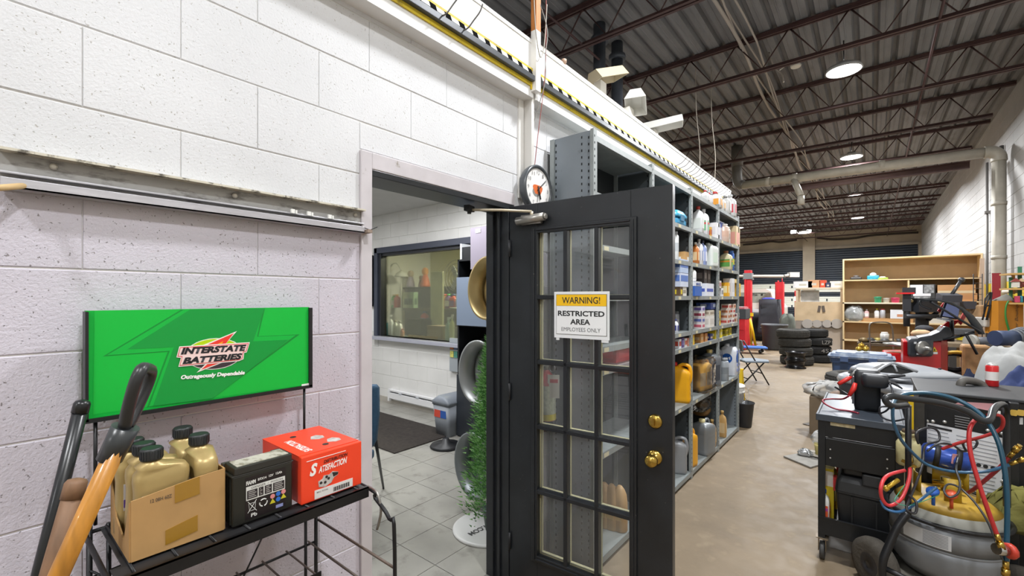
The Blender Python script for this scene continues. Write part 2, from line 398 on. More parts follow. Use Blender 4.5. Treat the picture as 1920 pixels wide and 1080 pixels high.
ordn = ['outside the view, behind the camera', 'nearest of the red-brown open web joists, straight overhead', 'red-brown open web joist crossing over the bare wooden stud', 'open web roof joist just beyond the two dark hanging pipes', 'open web roof joist passing just in front of the brightest ceiling lamp',
        'open web roof joist just beyond the brightest ceiling lamp', 'open web roof joist directly in front of the long pale pipe', 'open web roof joist between the long pale pipe and the second ceiling lamp', 'open web roof joist just beyond the second ceiling lamp', 'open web roof joist midway down the hall before the third lamp',
        'open web roof joist near the third ceiling lamp', 'open web roof joist beyond the third ceiling lamp', 'open web roof joist near the fourth ceiling lamp', 'second open web roof joist counted from the overhead doors', 'farthest open web roof joist, right before the overhead doors']
for i, y in enumerate(jy):
    if i == 0: continue
    o = J0 if i == 1 else dup(J0)
    o.location = (0, y, 0); o['label'] = ordn[i] if 'joist' in ordn[i] else ordn[i] + ' roof joist'
# bridging angles and conduits running along the hall
for i, (x, z, lab) in enumerate(((-2.6, 4.48, 'dark thin bridging bar tying joists together left of the cables'), (.55, 4.48, 'dark thin bridging bar tying joists together right of the lamps'))):
    solo('bridging_bar', MB().cyl((x, 1, z), (x, 27.5, z), .014, n=6), joistm, lab, 'bar', 'bridging bars')
cabm = M('#a8a098', .6); 
cb = thing('cable_bundle', 'pale grey cables and conduits bundled along the roof deck, through the joists', 'cable', (-1.35, 4, 4.7))
for i in range(4):
    pts = [(-1.35 + .05 * i + .05 * math.sin(y * 1.3 + i * 2), y, 4.83 + .04 * math.sin(y * .9 + i)) for y in [4 + 1.2 * q for q in range(17)]]
    MB().tube(pts, .013 if i else .022, 6, smooth_path=2).build('cable', cabm, cb)
# office: ceiling, walls, floor tiles
xo0 = -7.4
struct('wall_office_left', MB().box(xo0 - .1, xo0, -1.5, 6.4, 0, 2.9), M('#e1e1df', .7))
struct('wall_office_near', MB().box(xo0, xb, -1.6, -1.5, 0, 2.9), M('#e1e1df', .7))
struct('wall_office_far', MB().box(xo0, xb, 6.3, 6.4, 0, 2.95), M('#c9c59a', .7))
struct('ceiling_office', MB().box(xo0, xb, -1.5, 6.3, 2.80, 2.95), M('#c9c8c6', .8, var=.03), origin=(xo0, 0, 2.8))
solo('ceiling_joint', MB().box(xo0, xb, 2.2, 2.204, 2.797, 2.80), M('#8a8a8a', .8), 'thin joint strip across the white office ceiling', 'strip')['kind'] = 'structure'
bpy.data.objects['ceiling_joint'].name = 'trim_6'; o = bpy.data.objects['trim_6']; del o['label']; del o['category']
# window wall of office, facing -y
WX0, WX1, WZ0, WZ1 = -5.80, -3.72, .98, 2.23
ow = MB(); ow.box(xo0, WX0, YO + .007, YO + .12, 0, 2.8).box(WX1, xb, YO + .007, YO + .12, 0, 2.8).box(WX0, WX1, YO + .007, YO + .12, 0, WZ0).box(WX0, WX1, YO + .007, YO + .12, WZ1, 2.8)
owl = struct('wall_office_back', ow, M('#d9d8d5', .8), origin=(0, YO, 0))
ob_w = block_paint('#dfdedb', '#c6c4bf', .25)
for n in range(14):
    z0 = n * CH; off = 0 if n % 2 else BL / 2; top = min(z0 + CH, 2.79)
    segs = [(xo0, xb)] if (z0 + CH <= WZ0 or z0 >= WZ1) else [(xo0, WX0), (WX1, xb)]
    for (a, b) in segs:
        for (s, e) in row_spans(a, b, off):
            put_block(e - s - J, top - z0 - J, ob_w, owl, (s + J / 2, YO, z0 + J / 2), -math.pi / 2)
w1 = struct('window_1', MB().box(WX0, WX1, YO + .06, YO + .066, WZ0, WZ1), thin_glass('#f8f9ea', .8), origin=(WX0, YO, WZ0))
fr = MB(); q = .075
fr.box(WX0 - .06, WX1 + .06, YO - .03, YO + .05, WZ1 - .01, WZ1 + q).box(WX0 - q, WX0 + .01, YO - .03, YO + .05, WZ0 - .0, WZ1 + q).box(WX1 - .01, WX1 + q, YO - .03, YO + .05, WZ0, WZ1 + q)
fr.build('window_frame', M('#3c4150', .4), w1, bevel=.008)
MB().box(WX0 + .01, WX0 + .07, YO, YO + .1, WZ0, WZ1).box(WX0, WX1, YO + .02, YO + .12, WZ1 - .05, WZ1 - .01).build('window_frame', M('#23252b', .4), w1)
MB().box(WX0 - .08, WX1 + .1, YO - .10, YO + .14, WZ0 - .05, WZ0).build('window_sill', M('#a3a4b0', .3), w1, bevel=.006)
# office floor tiles
fo = struct('floor_office', MB().box(xo0, xb + .12, -1.5, 6.3, .0, .004), M('#5b5a57', .8), origin=(0, 0, 0))
tilem = M('#98968f', .28, var=.16, vs=3, dirt='#76736c', dscale=7, bump=.05, bs=20)
TS = .33
tl = MB().box(.002, TS - .002, .002, TS - .002, 0, .006); f0 = None
x = -2.95 - 13 * TS
while x < XW - .02 - TS * .5:
    y = 2.365 - 8 * TS
    while y < YO:
        if x > -6.9:
            if f0 is None: f0 = tl.build('floor_tile', tilem, fo, bevel=0); o = f0
            else: o = f0.copy(); COL.objects.link(o)
            o.location = (x, y, .004)
        y += TS
    x += TS
# threshold
struct('trim_7', MB().box(xb, XW + .01, OP0, OP1, 0, .014), M('#77756f', .5, .3))
# door frame (structure trim): pale near jamb and head, black hinge jamb
lil = M('#c4bfc3', .5, var=.05, vs=12, dirt='#8d8478', dscale=14, dlo=.66, dhi=.74); bpaint = M('#1d2024', .32, var=.3, vs=6, dirt='#8f8b80', dscale=70, dlo=.70, dhi=.715)
jb = MB().box(xb - .01, XW + .012, OP0 - FR, OP0, 0, OPZ + .07).box(xb - .01, XW + .012, OP0, OP1 + .05, OPZ + .005, OPZ + .07)
struct('trim_8', jb, lil, bevel=.003)
jb2 = MB().box(xb - .01, XW + .010, OP1, OP1 + .05, 0, OPZ + .005).box(xb, xb + .05, OP1 - .015, OP1, 0, OPZ)
jb2.box(xb - .01, XW + .010, OP0, OP1, OPZ - .022, OPZ + .004).box(XW - .06, XW - .045, OP1 - .012, OP1, 0, OPZ)
struct('trim_9', jb2, bpaint, bevel=.002)
solo_rim = MB().box(xb - .010, xb + .001, OP0 - .002, OP0 + .002, 0, OPZ)
struct('trim_10', solo_rim, black)
# ================================================================ FRENCH DOOR
DA = math.atan2(.07, .86); DT = Matrix.Translation((XW + .012, OP1 + .004, 0)) @ Matrix.Rotation(DA, 4, 'Z')
de = (DT.to_3x3() @ X1); dn = (DT.to_3x3() @ Y1)
LW = .855; LH = 2.046; G0, G1, GZ0, GZ1 = .176, .671, .222, 1.892; TH = .044
def dbox(mb, x0, x1, y0, y1, z0, z1): return mb.box(x0, x1, y0, y1, z0, z1, DT)
dr = struct('door_3', dbox(dbox(dbox(dbox(MB(), 0, G0, 0, TH, .012, LH), G1, LW, 0, TH, .012, LH), G0, G1, 0, TH, .012, GZ0), G0, G1, 0, TH, GZ1, LH), bpaint, bevel=.003, origin=DT @ Vector((0, 0, 0)))
mo = MB()
for (a, b, c, d) in ((G0 - .03, G0 + .004, GZ0 - .03, GZ1 + .03), (G1 - .004, G1 + .03, GZ0 - .03, GZ1 + .03)): dbox(mo, a, b, -.012, 0, c, d); dbox(mo, a + .012, b - .012, -.018, 0, c + .012, d - .012)
for (c, d) in ((GZ0 - .03, GZ0 + .004), (GZ1 - .004, GZ1 + .03)): dbox(mo, G0, G1, -.012, 0, c, d); dbox(mo, G0, G1, -.018, 0, c + .012, d - .012)
mo.build('moulding', bpaint, dr, bevel=.003)
cream = M('#b7b08c', .6)
for i in (1, 2):
    x = G0 + (G1 - G0) * i / 3
    dbox(MB(), x - .011, x + .011, -.010, .030, GZ0, GZ1).build('muntin', bpaint, dr, bevel=.004)
    dbox(MB(), x - .0125, x + .0125, .024, .040, GZ0, GZ1).build('putty_strip', cream, dr)
for k in range(1, 5):
    z = GZ0 + (GZ1 - GZ0) * k / 5
    dbox(MB(), G0, G1, -.010, .030, z - .011, z + .011).build('muntin', bpaint, dr, bevel=.004)
    dbox(MB(), G0, G1, .026, .042, z - .013, z + .013).build('putty_strip', cream, dr)
dbox(dbox(MB(), G0, G0 + .012, .026, .042, GZ0, GZ1), G0, G1, .026, .042, GZ0, GZ0 + .012).build('putty_strip', cream, dr)
dglass = thin_glass('#f4f7f6', 2.2, .09, '#dfe6ea')  # pale diffuse mix stands in for the grey reflection on the panes
for i in range(3):
    for k in range(5):
        x0 = G0 + (G1 - G0) * i / 3 + .010; x1 = G0 + (G1 - G0) * (i + 1) / 3 - .010; z0 = GZ0 + (GZ1 - GZ0) * k / 5 + .009; z1 = GZ0 + (GZ1 - GZ0) * (k + 1) / 5 - .009
        vs = [DT @ Vector(p) for p in ((x0, .02, z0), (x1, .02, z0), (x1, .02, z1), (x0, .02, z1))]
        MB().add(vs, [(0, 1, 2, 3)]).build('pane', dglass, dr)
kn = DT @ Vector((.779, 0, .853)); nd = -dn
MB().lathe([(.033, 0), (.033, .004), (.026, .009), (.014, .014), (.012, .03), (.018, .036), (.027, .046), (.028, .058), (.022, .068), (.006, .073)], kn, 24, nd).build('door_knob', brass, dr)
kb = DT @ Vector((.781, 0, 1.012))
MB().lathe([(.032, 0), (.032, .005), (.024, .013), (.004, .014)], kb, 24, nd).cbox(kb + nd * .02, (.006, .02, .028), DA).build('deadbolt', brass, dr)
for z in (.25, 1.05, 1.82): MB().cyl((XW + .02, OP1 - .004, z - .045), (XW + .02, OP1 - .004, z + .045), .007, n=8).build('hinge', darkm, dr)
# door closer
dc = thing('door_closer', 'grey metal door closer with arm at the top of the black glazed door', 'door closer', DT @ Vector((.15, -.02, 1.97)))
a = DT @ Vector((.07, -.03, 1.955)); b = DT @ Vector((.235, -.03, 1.965)); cm = M('#a3a09a', .35, .7, var=.1)
MB().cyl(a, b, .021, n=16).cyl(b, b + de * .012, .014, n=12).cbox((a + b) / 2 + dn * .012, (.12, .02, .05), DA).build('body', cm, dc)
p1 = DT @ Vector((.16, -.03, 1.998)); p0 = Vector((XW - .05, 1.60, 2.0))
MB().cyl(p1 - Z1 * .03, p1, .009).tube([p1, (p1 + p0) / 2 + Z1 * .003, p0], .007, 8).build('arm', M('#b9ae98', .45, .4), dc)
MB().cbox(p0 + Vector((-.0, 0, .006)), (.03, .06, .028), .3).cyl(p0 - Z1 * .02, p0 + Z1 * .01, .01).build('bracket', darkm, dc)
# warning notice
nt_ = thing('warning_notice', 'white and yellow warning notice taped to the glazed door', 'sign', DT @ Vector((.43, -.02, 1.36)))
nl = lambda x, z, y=-.024: DT @ Vector((x, y, z))
S0, S1, Z0, Z1_ = .288, .578, 1.358, 1.585
dbox(MB(), S0, S1, -.022, -.0195, Z0, Z1_).build('sleeve', M('#e8ebee', .2, coat=.5), nt_)
dbox(MB(), S0 + .012, S1 - .012, -.0235, -.0222, Z0 + .018, Z1_ - .013).build('outline', M('#4a4a48', .5), nt_)
dbox(MB(), S0 + .014, S1 - .014, -.0245, -.0235, Z0 + .020, Z1_ - .07).build('sheet', M('#eceef0', .4), nt_)
dbox(MB(), S0 + .014, S1 - .014, -.0245, -.0235, Z1_ - .069, Z1_ - .015).build('yellow_band', M('#f2bf12', .4), nt_)
dk = M('#1f2124', .5)
text('WARNING!', nl(S0 + .045, Z1_ - .058), de, Z1, .20, .032, dk, nt_, bold=.01, lift=.001)
text('RESTRICTED', nl(S0 + .022, Z0 + .108), de, Z1, .245, .026, dk, nt_, bold=.03, lift=.001)
text('AREA', nl(S0 + .09, Z0 + .068), de, Z1, .105, .026, dk, nt_, bold=.03, lift=.001)
text('EMPLOYEES ONLY', nl(S0 + .042, Z0 + .034), de, Z1, .205, .019, M('#5c5d60', .5), nt_, lift=.001)
dbox(dbox(MB(), S0 + .01, S0 + .028, -.021, -.019, Z0 - .012, Z0 + .004), S1 - .04, S1 - .005, -.021, -.019, Z0 - .012, Z0 + .004).build('tape', M('#dfe2e4', .3), nt_)
# ================================================================ WALL CHANNEL (empty light channel) left
cy0, cy1 = .045, .958; ch = thing('wall_channel', 'long grimy aluminium channel screwed across the white block wall left of the doorway', 'channel', (XW + .02, .5, 1.80))
alu = M('#bdbcc2', .35, .55, var=.12, vs=12, stretch=(1, 1, 6)); grime = M('#a9a8a6', .6, dirt='#55524e', dscale=30, dlo=.5, dhi=.68, stretch=(1, .35, 1))
MB().box(XW, XW + .004, cy0, cy1, 1.806, 1.893).build('back_plate', grime, ch)
MB().box(XW, XW + .034, cy0, cy1, 1.886, 1.892).build('top_flange', M('#c9c4b4', .6, dirt='#5b564c', dscale=30, dlo=.5, dhi=.62), ch)
MB().box(XW + .004, XW + .04, cy0, cy1 - .01, 1.800, 1.806).box(XW + .036, XW + .04, cy0, cy1 - .01, 1.800, 1.824).box(XW + .004, XW + .022, cy0, cy1, 1.836, 1.841).build('lower_lip', alu, ch, bevel=.001)
for y in (.68, .735, .81): MB().box(XW + .022, XW + .03, y, y + .012, 1.838, 1.852).box(XW + .022, XW + .03, y + .014, y + .02, 1.838, 1.85).build('clip', white, ch)
for y in (.13, .52, .93): MB().lathe([(.008, 0), (.008, .004), (.004, .007)], (XW + .004, y, 1.87), 10, (1, 0, 0)).build('screw', M('#c4c0b6', .5, .4), ch)
MB().cbox((XW + .03, cy1 + .004, 1.808), (.05, .02, .012)).build('end_cap', M('#8f7f72', .7), ch)
dp_ = solo('wooden_dowel', MB().cyl((XW + .09, .028, 1.785), (XW + .03, .085, 1.812), .007, .007, 10), M('#c9ab7b', .6), 'short pale wooden dowel sticking out of the left end of the wall channel', 'dowel')
solo('wire_hook', MB().tube([(XW + .02, .95, 1.825), (XW + .02, .985, 1.818), (XW + .03, 1.01, 1.832)], .0018, 5), darkm, 'thin wire hook at the right end of the wall channel by the doorway', 'hook')
# ================================================================ PRICE RAILS on the fascia
yelp = M('#c9b02a', .6, var=.12, vs=16, dirt='#7d6a22', dscale=18, dlo=.55, dhi=.7); railg = M('#54575b', .4, .4, var=.1); lab = M('#e3e3de', .5)
def rail(y0, y1, label, step, hooks, big=0):
    t = thing('peg_rail', label, 'rail', (FX, (y0 + y1) / 2, 2.72), 'dark peg rails on the fascia board'); del t['group']
    MB().box(FX, FX + .012, y0, y1 + .012, 2.798, 2.812).box(FX, FX + .006, y0, y1 + .012, 2.715, 2.745).build('backing_board', yelp, t)
    MB().box(FX + .001, FX + .028, y0, y1, 2.738, 2.768).box(FX + .001, FX + .006, y0, y1, 2.768, 2.795).build('channel', railg, t, bevel=.003)
    y = y0 + .01
    while y + step * .55 < y1:
        MB().prism([(FX + .026, y, 2.769), (FX + .028, y, 2.769), (FX + .018, y, 2.794), (FX + .016, y, 2.794)], (0, step * .55, 0)).build('price_label', lab, t)
        MB().prism([(FX + .0255, y + step * .56, 2.768), (FX + .0285, y + step * .56, 2.768), (FX + .018, y + step * .56, 2.797), (FX + .015, y + step * .56, 2.797)], (0, step * .42, 0)).build('slot', M('#0c0c0d', .95, spec=.05), t); y += step
    for h in hooks:
        if big: MB().tube([(FX + .02, h, 2.762), (FX + .05, h + .005, 2.765), (FX + .075, h + .02, 2.80), (FX + .10, h + .03, 2.83), (FX + .115, h + .032, 2.86)], .0035, 6, smooth_path=4).build('hook', M('#6e6c6a', .4, .6), t)
        else: MB().tube([(FX + .02, h, 2.775), (FX + .06, h, 2.785), (FX + .10, h, 2.80), (FX + .14, h, 2.84)], .003, 5, smooth_path=3).build('hook', M('#6e6c6a', .4, .6), t)
    return t
r1 = rail(-.2, 1.955, 'dark peg rail with price labels and two bent hooks above the doorway', .085, (1.28, 1.41), 1)
MB().box(FX, FX + .008, 1.945, 1.972, 2.70, 2.80).build('end_plate', M('#d9bc22', .55), r1)
rail(2.02, 6.36, 'dark peg rail with price labels and many hooks above the steel shelving', .105, [4.15 + .108 * i for i in range(20)])
# wooden stud, wires
st = solo('timber_stud', MB().box(FX, FX + .035, 1.955, 1.998, 2.69, 3.02), M('#ecebe8', .5), 'white painted lower end of the timber stud fixed on the fascia', 'stud')
st['label'] = 'vertical timber stud on the fascia, white below and bare orange wood above'
so = MB().box(FX, FX + .035, 1.955, 1.998, 3.02, 4.94).build('bare_wood', M('#b9763c', .6, var=.2, vs=5, stretch=(14, 14, 1)), st)
wr = thing('hanging_wires', 'thin twisted wires hanging down the white post above the wall clock', 'wire', (FX, 2.02, 2.3))
MB().tube([(FX + .03, 1.98, 3.2), (FX + .05, 2.04, 3.05), (FX + .05, 2.02, 2.9), (FX + .04, 2.03, 2.75), (XW + .04, 2.01, 2.5), (XW + .03, 2.00, 2.3), (XW + .03, 2.01, 2.2)], .0025, 5, smooth_path=5).build('wire', M('#8b8a86', .5), wr)
MB().tube([(FX + .03, 2.06, 4.9), (FX + .035, 2.05, 3.2), (FX + .04, 2.03, 2.8), (XW + .06, 2.045, 2.5), (XW + .03, 2.03, 2.2)], .0022, 5, smooth_path=5).build('wire', M('#9a4038', .5), wr)
MB().tube([(FX + .03, 1.94, 3.2), (FX + .05, 1.93, 3.0), (FX + .05, 1.97, 2.87), (FX + .05, 2.01, 2.95), (FX + .04, 2.05, 3.2)], .003, 5, smooth_path=5).build('wire', M('#a19c92', .5), wr)
# ================================================================ CLOCK
ck = thing('wall_clock', 'round white wall clock with dark rim and orange picture behind the open door', 'clock', (XW + .02, 2.035, 2.045))
cc = Vector((XW + .0, 2.035, 2.17)); cc.x = XW + .062
MB().lathe([(.128, -.03), (.134, -.01), (.134, .008), (.126, .014), (.117, .010), (.114, .0), (.114, -.03)], cc, 40, (1, 0, 0), caps=False).build('rim', M('#4a4e52', .3), ck)
MB().lathe([(.116, .0), (.116, .003)], cc, 40, (1, 0, 0)).build('dial', M('#eceae8', .4), ck)
for i in range(12):
    a = R_(90 - 30 * (i + 1)); s = str(i + 1); w = .012 * len(s)
    text(s, cc + Vector((.0045, math.cos(a) * .092 - w / 2, math.sin(a) * .092 - .01)), Y1, Z1, w, .02, M('#8d8d8d', .5), ck, name='numeral')
im = MB(); im.prism([cc + Vector((.0035, .042 * math.cos(t) * (1 + .2 * math.sin(3 * t)) - .004, .034 * math.sin(t) * (1 + .25 * math.cos(2 * t)) - .005)) for t in [i * math.pi / 9 for i in range(18)]], (.001, 0, 0)); im.build('picture', M('#d56a34', .5), ck)
im = MB(); im.prism([cc + Vector((.0031, -.018 + .035 * math.cos(t), -.02 + .026 * math.sin(t))) for t in [i * math.pi / 6 for i in range(12)]], (.001, 0, 0)); im.build('picture_grey', M('#8a8a88', .5), ck)  # grey oval on the dial, behind the orange picture
for ang, ln, w in ((40, .095, .0025), (-72, .06, .004), (-100, .08, .0015)):
    d = Vector((0, math.cos(R_(ang)), math.sin(R_(ang)))); c0 = cc + Vector((.008, 0, 0))
    MB().tube([c0 - d * .015, c0 + d * ln], w, 5).build('hand', darkm, ck)
# ================================================================ BATTERY SIGN
SX = -1.46; sy0 = .180; sy1 = .722; sz0 = 1.262; sz1 = 1.524
sg = thing('battery_sign', 'green rectangular battery advertising sign with black frame above the wire rack', 'sign', (SX, .45, sz0))
MB().box(SX - .034, SX - .003, sy0, sy1, sz0, sz1).build('panel', M('#00a838', .5, spec=.3), sg)
fb = M('#17181a', .4)
MB().box(SX - .036, SX + .004, sy0 - .003, sy0 + .003, sz0 - .004, sz1 - .002).box(SX - .036, SX + .004, sy1 - .003, sy1 + .008, sz0 - .004, sz1 - .002).box(SX - .036, SX + .004, sy0 - .003, sy1 + .008, sz0 - .008, sz0 + .002).build('frame', fb, sg)
def art(pts, off, hexc, name='print', rough=.35):
    P = []
    for (x, y) in pts:
        p = onX(140 + x / 4, 540 + y / 4, SX); p.y = min(max(p.y, sy0 + .003), sy1 - .003); p.z = min(max(p.z, sz0 + .003), sz1 - .0005); p.x = SX - .003 + off; P.append(p)
    MB().prism(P, (-.0003, 0, 0)).build(name, M(hexc, rough), sg)
art([(150, 160), (1745, 150), (1745, 735), (140, 950)], .0004, '#00b43a', 'print_ground')
def loop(cx, cy, pts): return pts
art([(800, 162), (215, 512), (700, 478), (545, 893), (1030, 830), (1690, 348), (1380, 362), (1430, 152)], .0008, '#008a30', 'bolt_outline')
art([(822, 162), (245, 505), (715, 472), (560, 890), (1010, 832), (1660, 354), (1370, 366), (1415, 152)], .0012, '#00b03c', 'bolt_outline')
art([(865, 162), (395, 460), (745, 443), (590, 886), (1040, 828), (1605, 388), (1340, 400), (1425, 152)], .0016, '#009438', 'bolt')
def L2(pts, off, hexc, name):  # logo zoom coordinates (8.31 x from 300,600)
    art([((300 + x / 8.31 - 140) * 4, (600 + y / 8.31 - 540) * 4) for x, y in pts], off, hexc, name)
def ell(cx, cy, rx, ry, a0=0, a1=360, rot=-5, n=26):
    out = []
    for i in range(n + 1):
        t = R_(a0 + (a1 - a0) * i / n); x = rx * math.cos(t); y = -ry * math.sin(t); r = R_(rot); out.append((cx + x * math.cos(r) - y * math.sin(r), cy + x * math.sin(r) + y * math.cos(r)))
    return out
L2(ell(840, 528, 452, 244), .0020, '#e8e6e0', 'logo_ellipse')
L2(ell(840, 528, 438, 232, 0, 180), .0024, '#b4d400', 'logo_top'); L2(ell(840, 528, 438, 232, 180, 360), .0024, '#3a3136', 'logo_bottom')
L2([(1200, 172), (600, 420), (760, 640), (570, 822), (1010, 650), (1000, 400)], .0028, '#e8e6e0', 'logo_bolt')
L2([(1150, 205), (660, 420), (790, 640), (640, 775), (960, 655), (1000, 400)], .0032, '#e8392c', 'logo_bolt')
L2([(985, 330), (850, 400), (950, 400)], .0035, '#f0a21a', 'logo_bolt')
L2([(300, 412), (1400, 345), (1350, 505), (1310, 512), (1300, 610), (1230, 640), (285, 730), (325, 590), (255, 582)], .0036, '#ece9e4', 'logo_plate')
L2([(312, 425), (1382, 360), (1345, 490), (1300, 500), (1285, 600), (1225, 625), (302, 714), (340, 575), (270, 570)], .0040, '#d8343a', 'logo_plate')
L2([(318, 436), (1368, 372), (1335, 484), (1290, 490), (1275, 596), (1222, 614), (314, 702), (350, 565), (284, 560)], .0044, '#f0d4d0', 'logo_plate')
def line_on(zx0, zy0, zx1, zy1, body, h, hexc, shear, bold, off, w_end=None):
    a = onX(300 + zx0 / 8.31, 600 + zy0 / 8.31, SX); b = onX(300 + zx1 / 8.31, 600 + zy1 / 8.31, SX); a.x = SX + off
    text(body, a, Y1, Z1, b.y - a.y, h, M(hexc, .4), sg, shear=shear, bold=bold, slant=(b.z - a.z) / (b.y - a.y), lift=.0002)
line_on(318, 540, 1345, 478, 'INTERSTATE', .0188, '#1c1c22', .28, .055, .0018)
line_on(345, 690, 1280, 608, 'BATTERIES', .0182, '#1c1c22', .28, .055, .0018)
line_on(325, 945, 1320, 865, 'Outrageously Dependable', .0150, '#f1f1ef', .2, .05, .0002)
MB().box(SX, SX + .0006, .695, .719, sz0 + .002, sz0 + .008).build('barcode_sticker', white, sg)
# ================================================================ WIRE RACK
rk = thing('wire_rack', 'black wire display rack below the green sign, holding battery and boxes', 'rack', (-1.3, .46, 0))
rm = M('#1b1b1d', .4, .3, var=.2, vs=20, dirt='#5d4f42', dscale=40, dlo=.66, dhi=.74)
RY0, RY1, RXB, RXF, RZ = .185, .745, -1.463, -1.15, 1.0
for y in (RY0, RY1): MB().cyl((RXB, y, 0), (RXB, y, RZ + .005), .006, n=8).cyl((RXB, y - .035 * (1 if y > .5 else -1), 0), (RXB, y - .035 * (1 if y > .5 else -1), RZ), .005, n=8).build('upright', rm, rk)
for y in (RY0 + .012, RY1 - .035): MB().cyl((RXB - .01, y, RZ), (RXB - .01, y, sz0 + .01), .004, n=8).build('sign_post', rm, rk)
MB().box(RXF - .003, RXF + .001, RY0, RY1, RZ - .03, RZ - .001).box(RXF - .012, RXF + .001, RY0, RY1, RZ - .004, RZ - .001).build('front_rail', rm, rk)
MB().cyl((RXB, RY0, RZ - .01), (RXB, RY1, RZ - .01), .005, n=8).build('back_rail', rm, rk)
MB().box(RXB, RXF, RY0 + .02, RY0 + .24, RZ - .012, RZ - .008).box(RXF - .07, RXF, RY0, RY1, RZ - .008, RZ - .006).build('tray', M('#2a2a2c', .5, .2), rk)
for i in range(8):
    y = RY0 + .03 + i * .072; MB().tube([(RXB, y, RZ - .005), (RXF - .006, y, RZ - .005)], .0032, 6).build('shelf_wire', rm, rk)
sw = M('#8d8a86', .35, .7)
for y in (RY0 - .008, RY1 + .008):
    MB().tube([(RXB, y, RZ - .012), (RXF, y, RZ - .012), (RXF + .02, y, RZ - .03), (-1.06, y, .93), (-1.035, y, .85), (-1.035, y, .05), (-1.06, y, .006)], .0055, 8, smooth_path=4).build('side_frame', rm, rk)
    MB().cyl((RXB, y, .80), (-1.035, y, .80), .004, n=6).cyl((RXB, y, .70), (-1.035, y, .70), .004, n=6).build('side_wire', M('#5b4d44', .5, .3), rk)
    MB().tube([(RXF - .02, y, RZ - .008), (RXF + .03, y, RZ - .012), (RXF + .05, y, RZ - .06), (RXF + .03, y, RZ - .12)], .004, 6, smooth_path=4).build('end_hook', sw, rk)
for z in (.74, .42): 
    MB().box(-1.04, -1.036, RY0, RY1, z - .03, z).box(-1.2, -1.196, RY0 + .1, RY1 - .12, z + .02, z + .05).build('lower_rail', rm, rk)
    for i in range(8): MB().cyl((RXB, RY0 + .03 + i * .072, z), (-1.04, RY0 + .03 + i * .072, z), .003, n=6).build('shelf_wire', M('#6b6159', .5, .3), rk)
    MB().cyl((RXB, RY0, z - .01), (RXB, RY1, z - .01), .004, n=6).build('back_rail', rm, rk)
MB().tube([(RXB, RY0, .1), (RXB + .005, RY1 - .1, .95)], .0028, 5).tube([(RXB, RY1, .3), (RXB + .005, RY0, .9)], .0028, 5).tube([(RXB, RY0, .88), (RXB, RY1, .92)], .0022, 5).build('brace_wire', rm, rk)
# ---------------- battery
bt = thing('motorcycle_battery', 'small black battery with white warning print, between cardboard and red boxes', 'battery', (-1.235, .473, RZ))
bx0, bx1, by0, by1 = -1.279, -1.195, .402, .545; cs = M('#24241f', .38, var=.12)
MB().box(bx0, bx1, by0, by1, RZ, RZ + .122).build('case', cs, bt, bevel=.004)
MB().box(bx0 - .001, bx1 + .001, by0 - .002, by1 + .002, RZ + .120, RZ + .124).box(bx0 + .02, bx1 + .001, by0 + .004, by1 - .002, RZ + .124, RZ + .142).build('lid', M('#2c2b27', .4), bt, bevel=.002)
MB().box(bx0 + .026, bx1 - .006, by0 + .012, by1 - .008, RZ + .142, RZ + .1435).build('top_label', M('#b9b5a9', .6, dirt='#86806f', dscale=40, dlo=.5, dhi=.6), bt)
for y in (by0 + .002, by1 - .022): MB().box(bx0 + .002, bx0 + .016, y, y + .02, RZ + .124, RZ + .138).build('terminal', M('#6b6a66', .4, .6), bt)
for i in range(5): MB().box(bx0 + .006 + i * .015, bx0 + .014 + i * .015, by0 - .002, by0, RZ + .005, RZ + .115).build('rib', cs, bt)
fx = bx1 + .0006; bw_ = M('#d9d9d5', .5)
tx = lambda s, y, z, w, h, m=bw_, **k: text(s, (fx, by0 + y, RZ + z), Y1, Z1, w, h, m, bt, **k)
MB().box(bx1, bx1 + .0005, by0 + .028, by1 - .018, RZ + .008, RZ + .112).build('label', M('#1d1618', .35), bt)
tx('FIAMM', .030, .093, .022, .010, bold=.05); tx('BTX14', .057, .097, .02, .006, bold=.03); tx('12V', .083, .098, .011, .006, bold=.03); tx('12Ah', .100, .099, .015, .006, bold=.03)
MB().box(fx, fx + .0004, by0 + .030, by0 + .123, RZ + .055, RZ + .089).build('warning_panel', bw_, bt)
fx += .0005; tx('DANGER  /  POISON', .042, .0815, .075, .005, M('#1d1618', .5), lift=.0003)
for (a, b) in ((.032, .056), (.059, .070), (.073, .090), (.093, .121)):
    MB().box(fx, fx + .0003, by0 + a, by0 + b, RZ + .058, RZ + .079).build('warning_box', M('#2a2326', .5), bt)
    for j in range(4): MB().box(fx + .0003, fx + .0005, by0 + a + .003, by0 + b - .003 - .003 * (j % 2), RZ + .061 + j * .0045, RZ + .063 + j * .0045).build('small_print', M('#a9a5a2', .5), bt)
fx -= .0004
for (a, z, c) in ((.092, .046, '#d98a8a'), (.106, .048, '#2d6bc4'), (.119, .049, '#d98a8a'), (.106, .034, '#2d6bc4')):
    MB().lathe([(.0058, 0), (.0058, .0006)], (fx, by0 + a, RZ + z), 16, (1, 0, 0)).build('pictogram', M(c, .5), bt)
for (a, z) in ((.092, .028), (.119, .032)):
    MB().prism([(fx, by0 + a - .007, RZ + z), (fx, by0 + a + .007, RZ + z), (fx, by0 + a, RZ + z + .012)], (.0006, 0, 0)).build('pictogram', M('#c9c02c', .5), bt)
for k in range(3):
    a0 = R_(90 + 120 * k); c0 = Vector((fx, by0 + .070, RZ + .038)); q = [c0 + Vector((0, math.cos(a0 + t) * .009, math.sin(a0 + t) * .009)) for t in (-.8, -.3, .3, .75)]
    MB().tube(q, .0015, 4).build('recycling_arrow', bw_, bt)
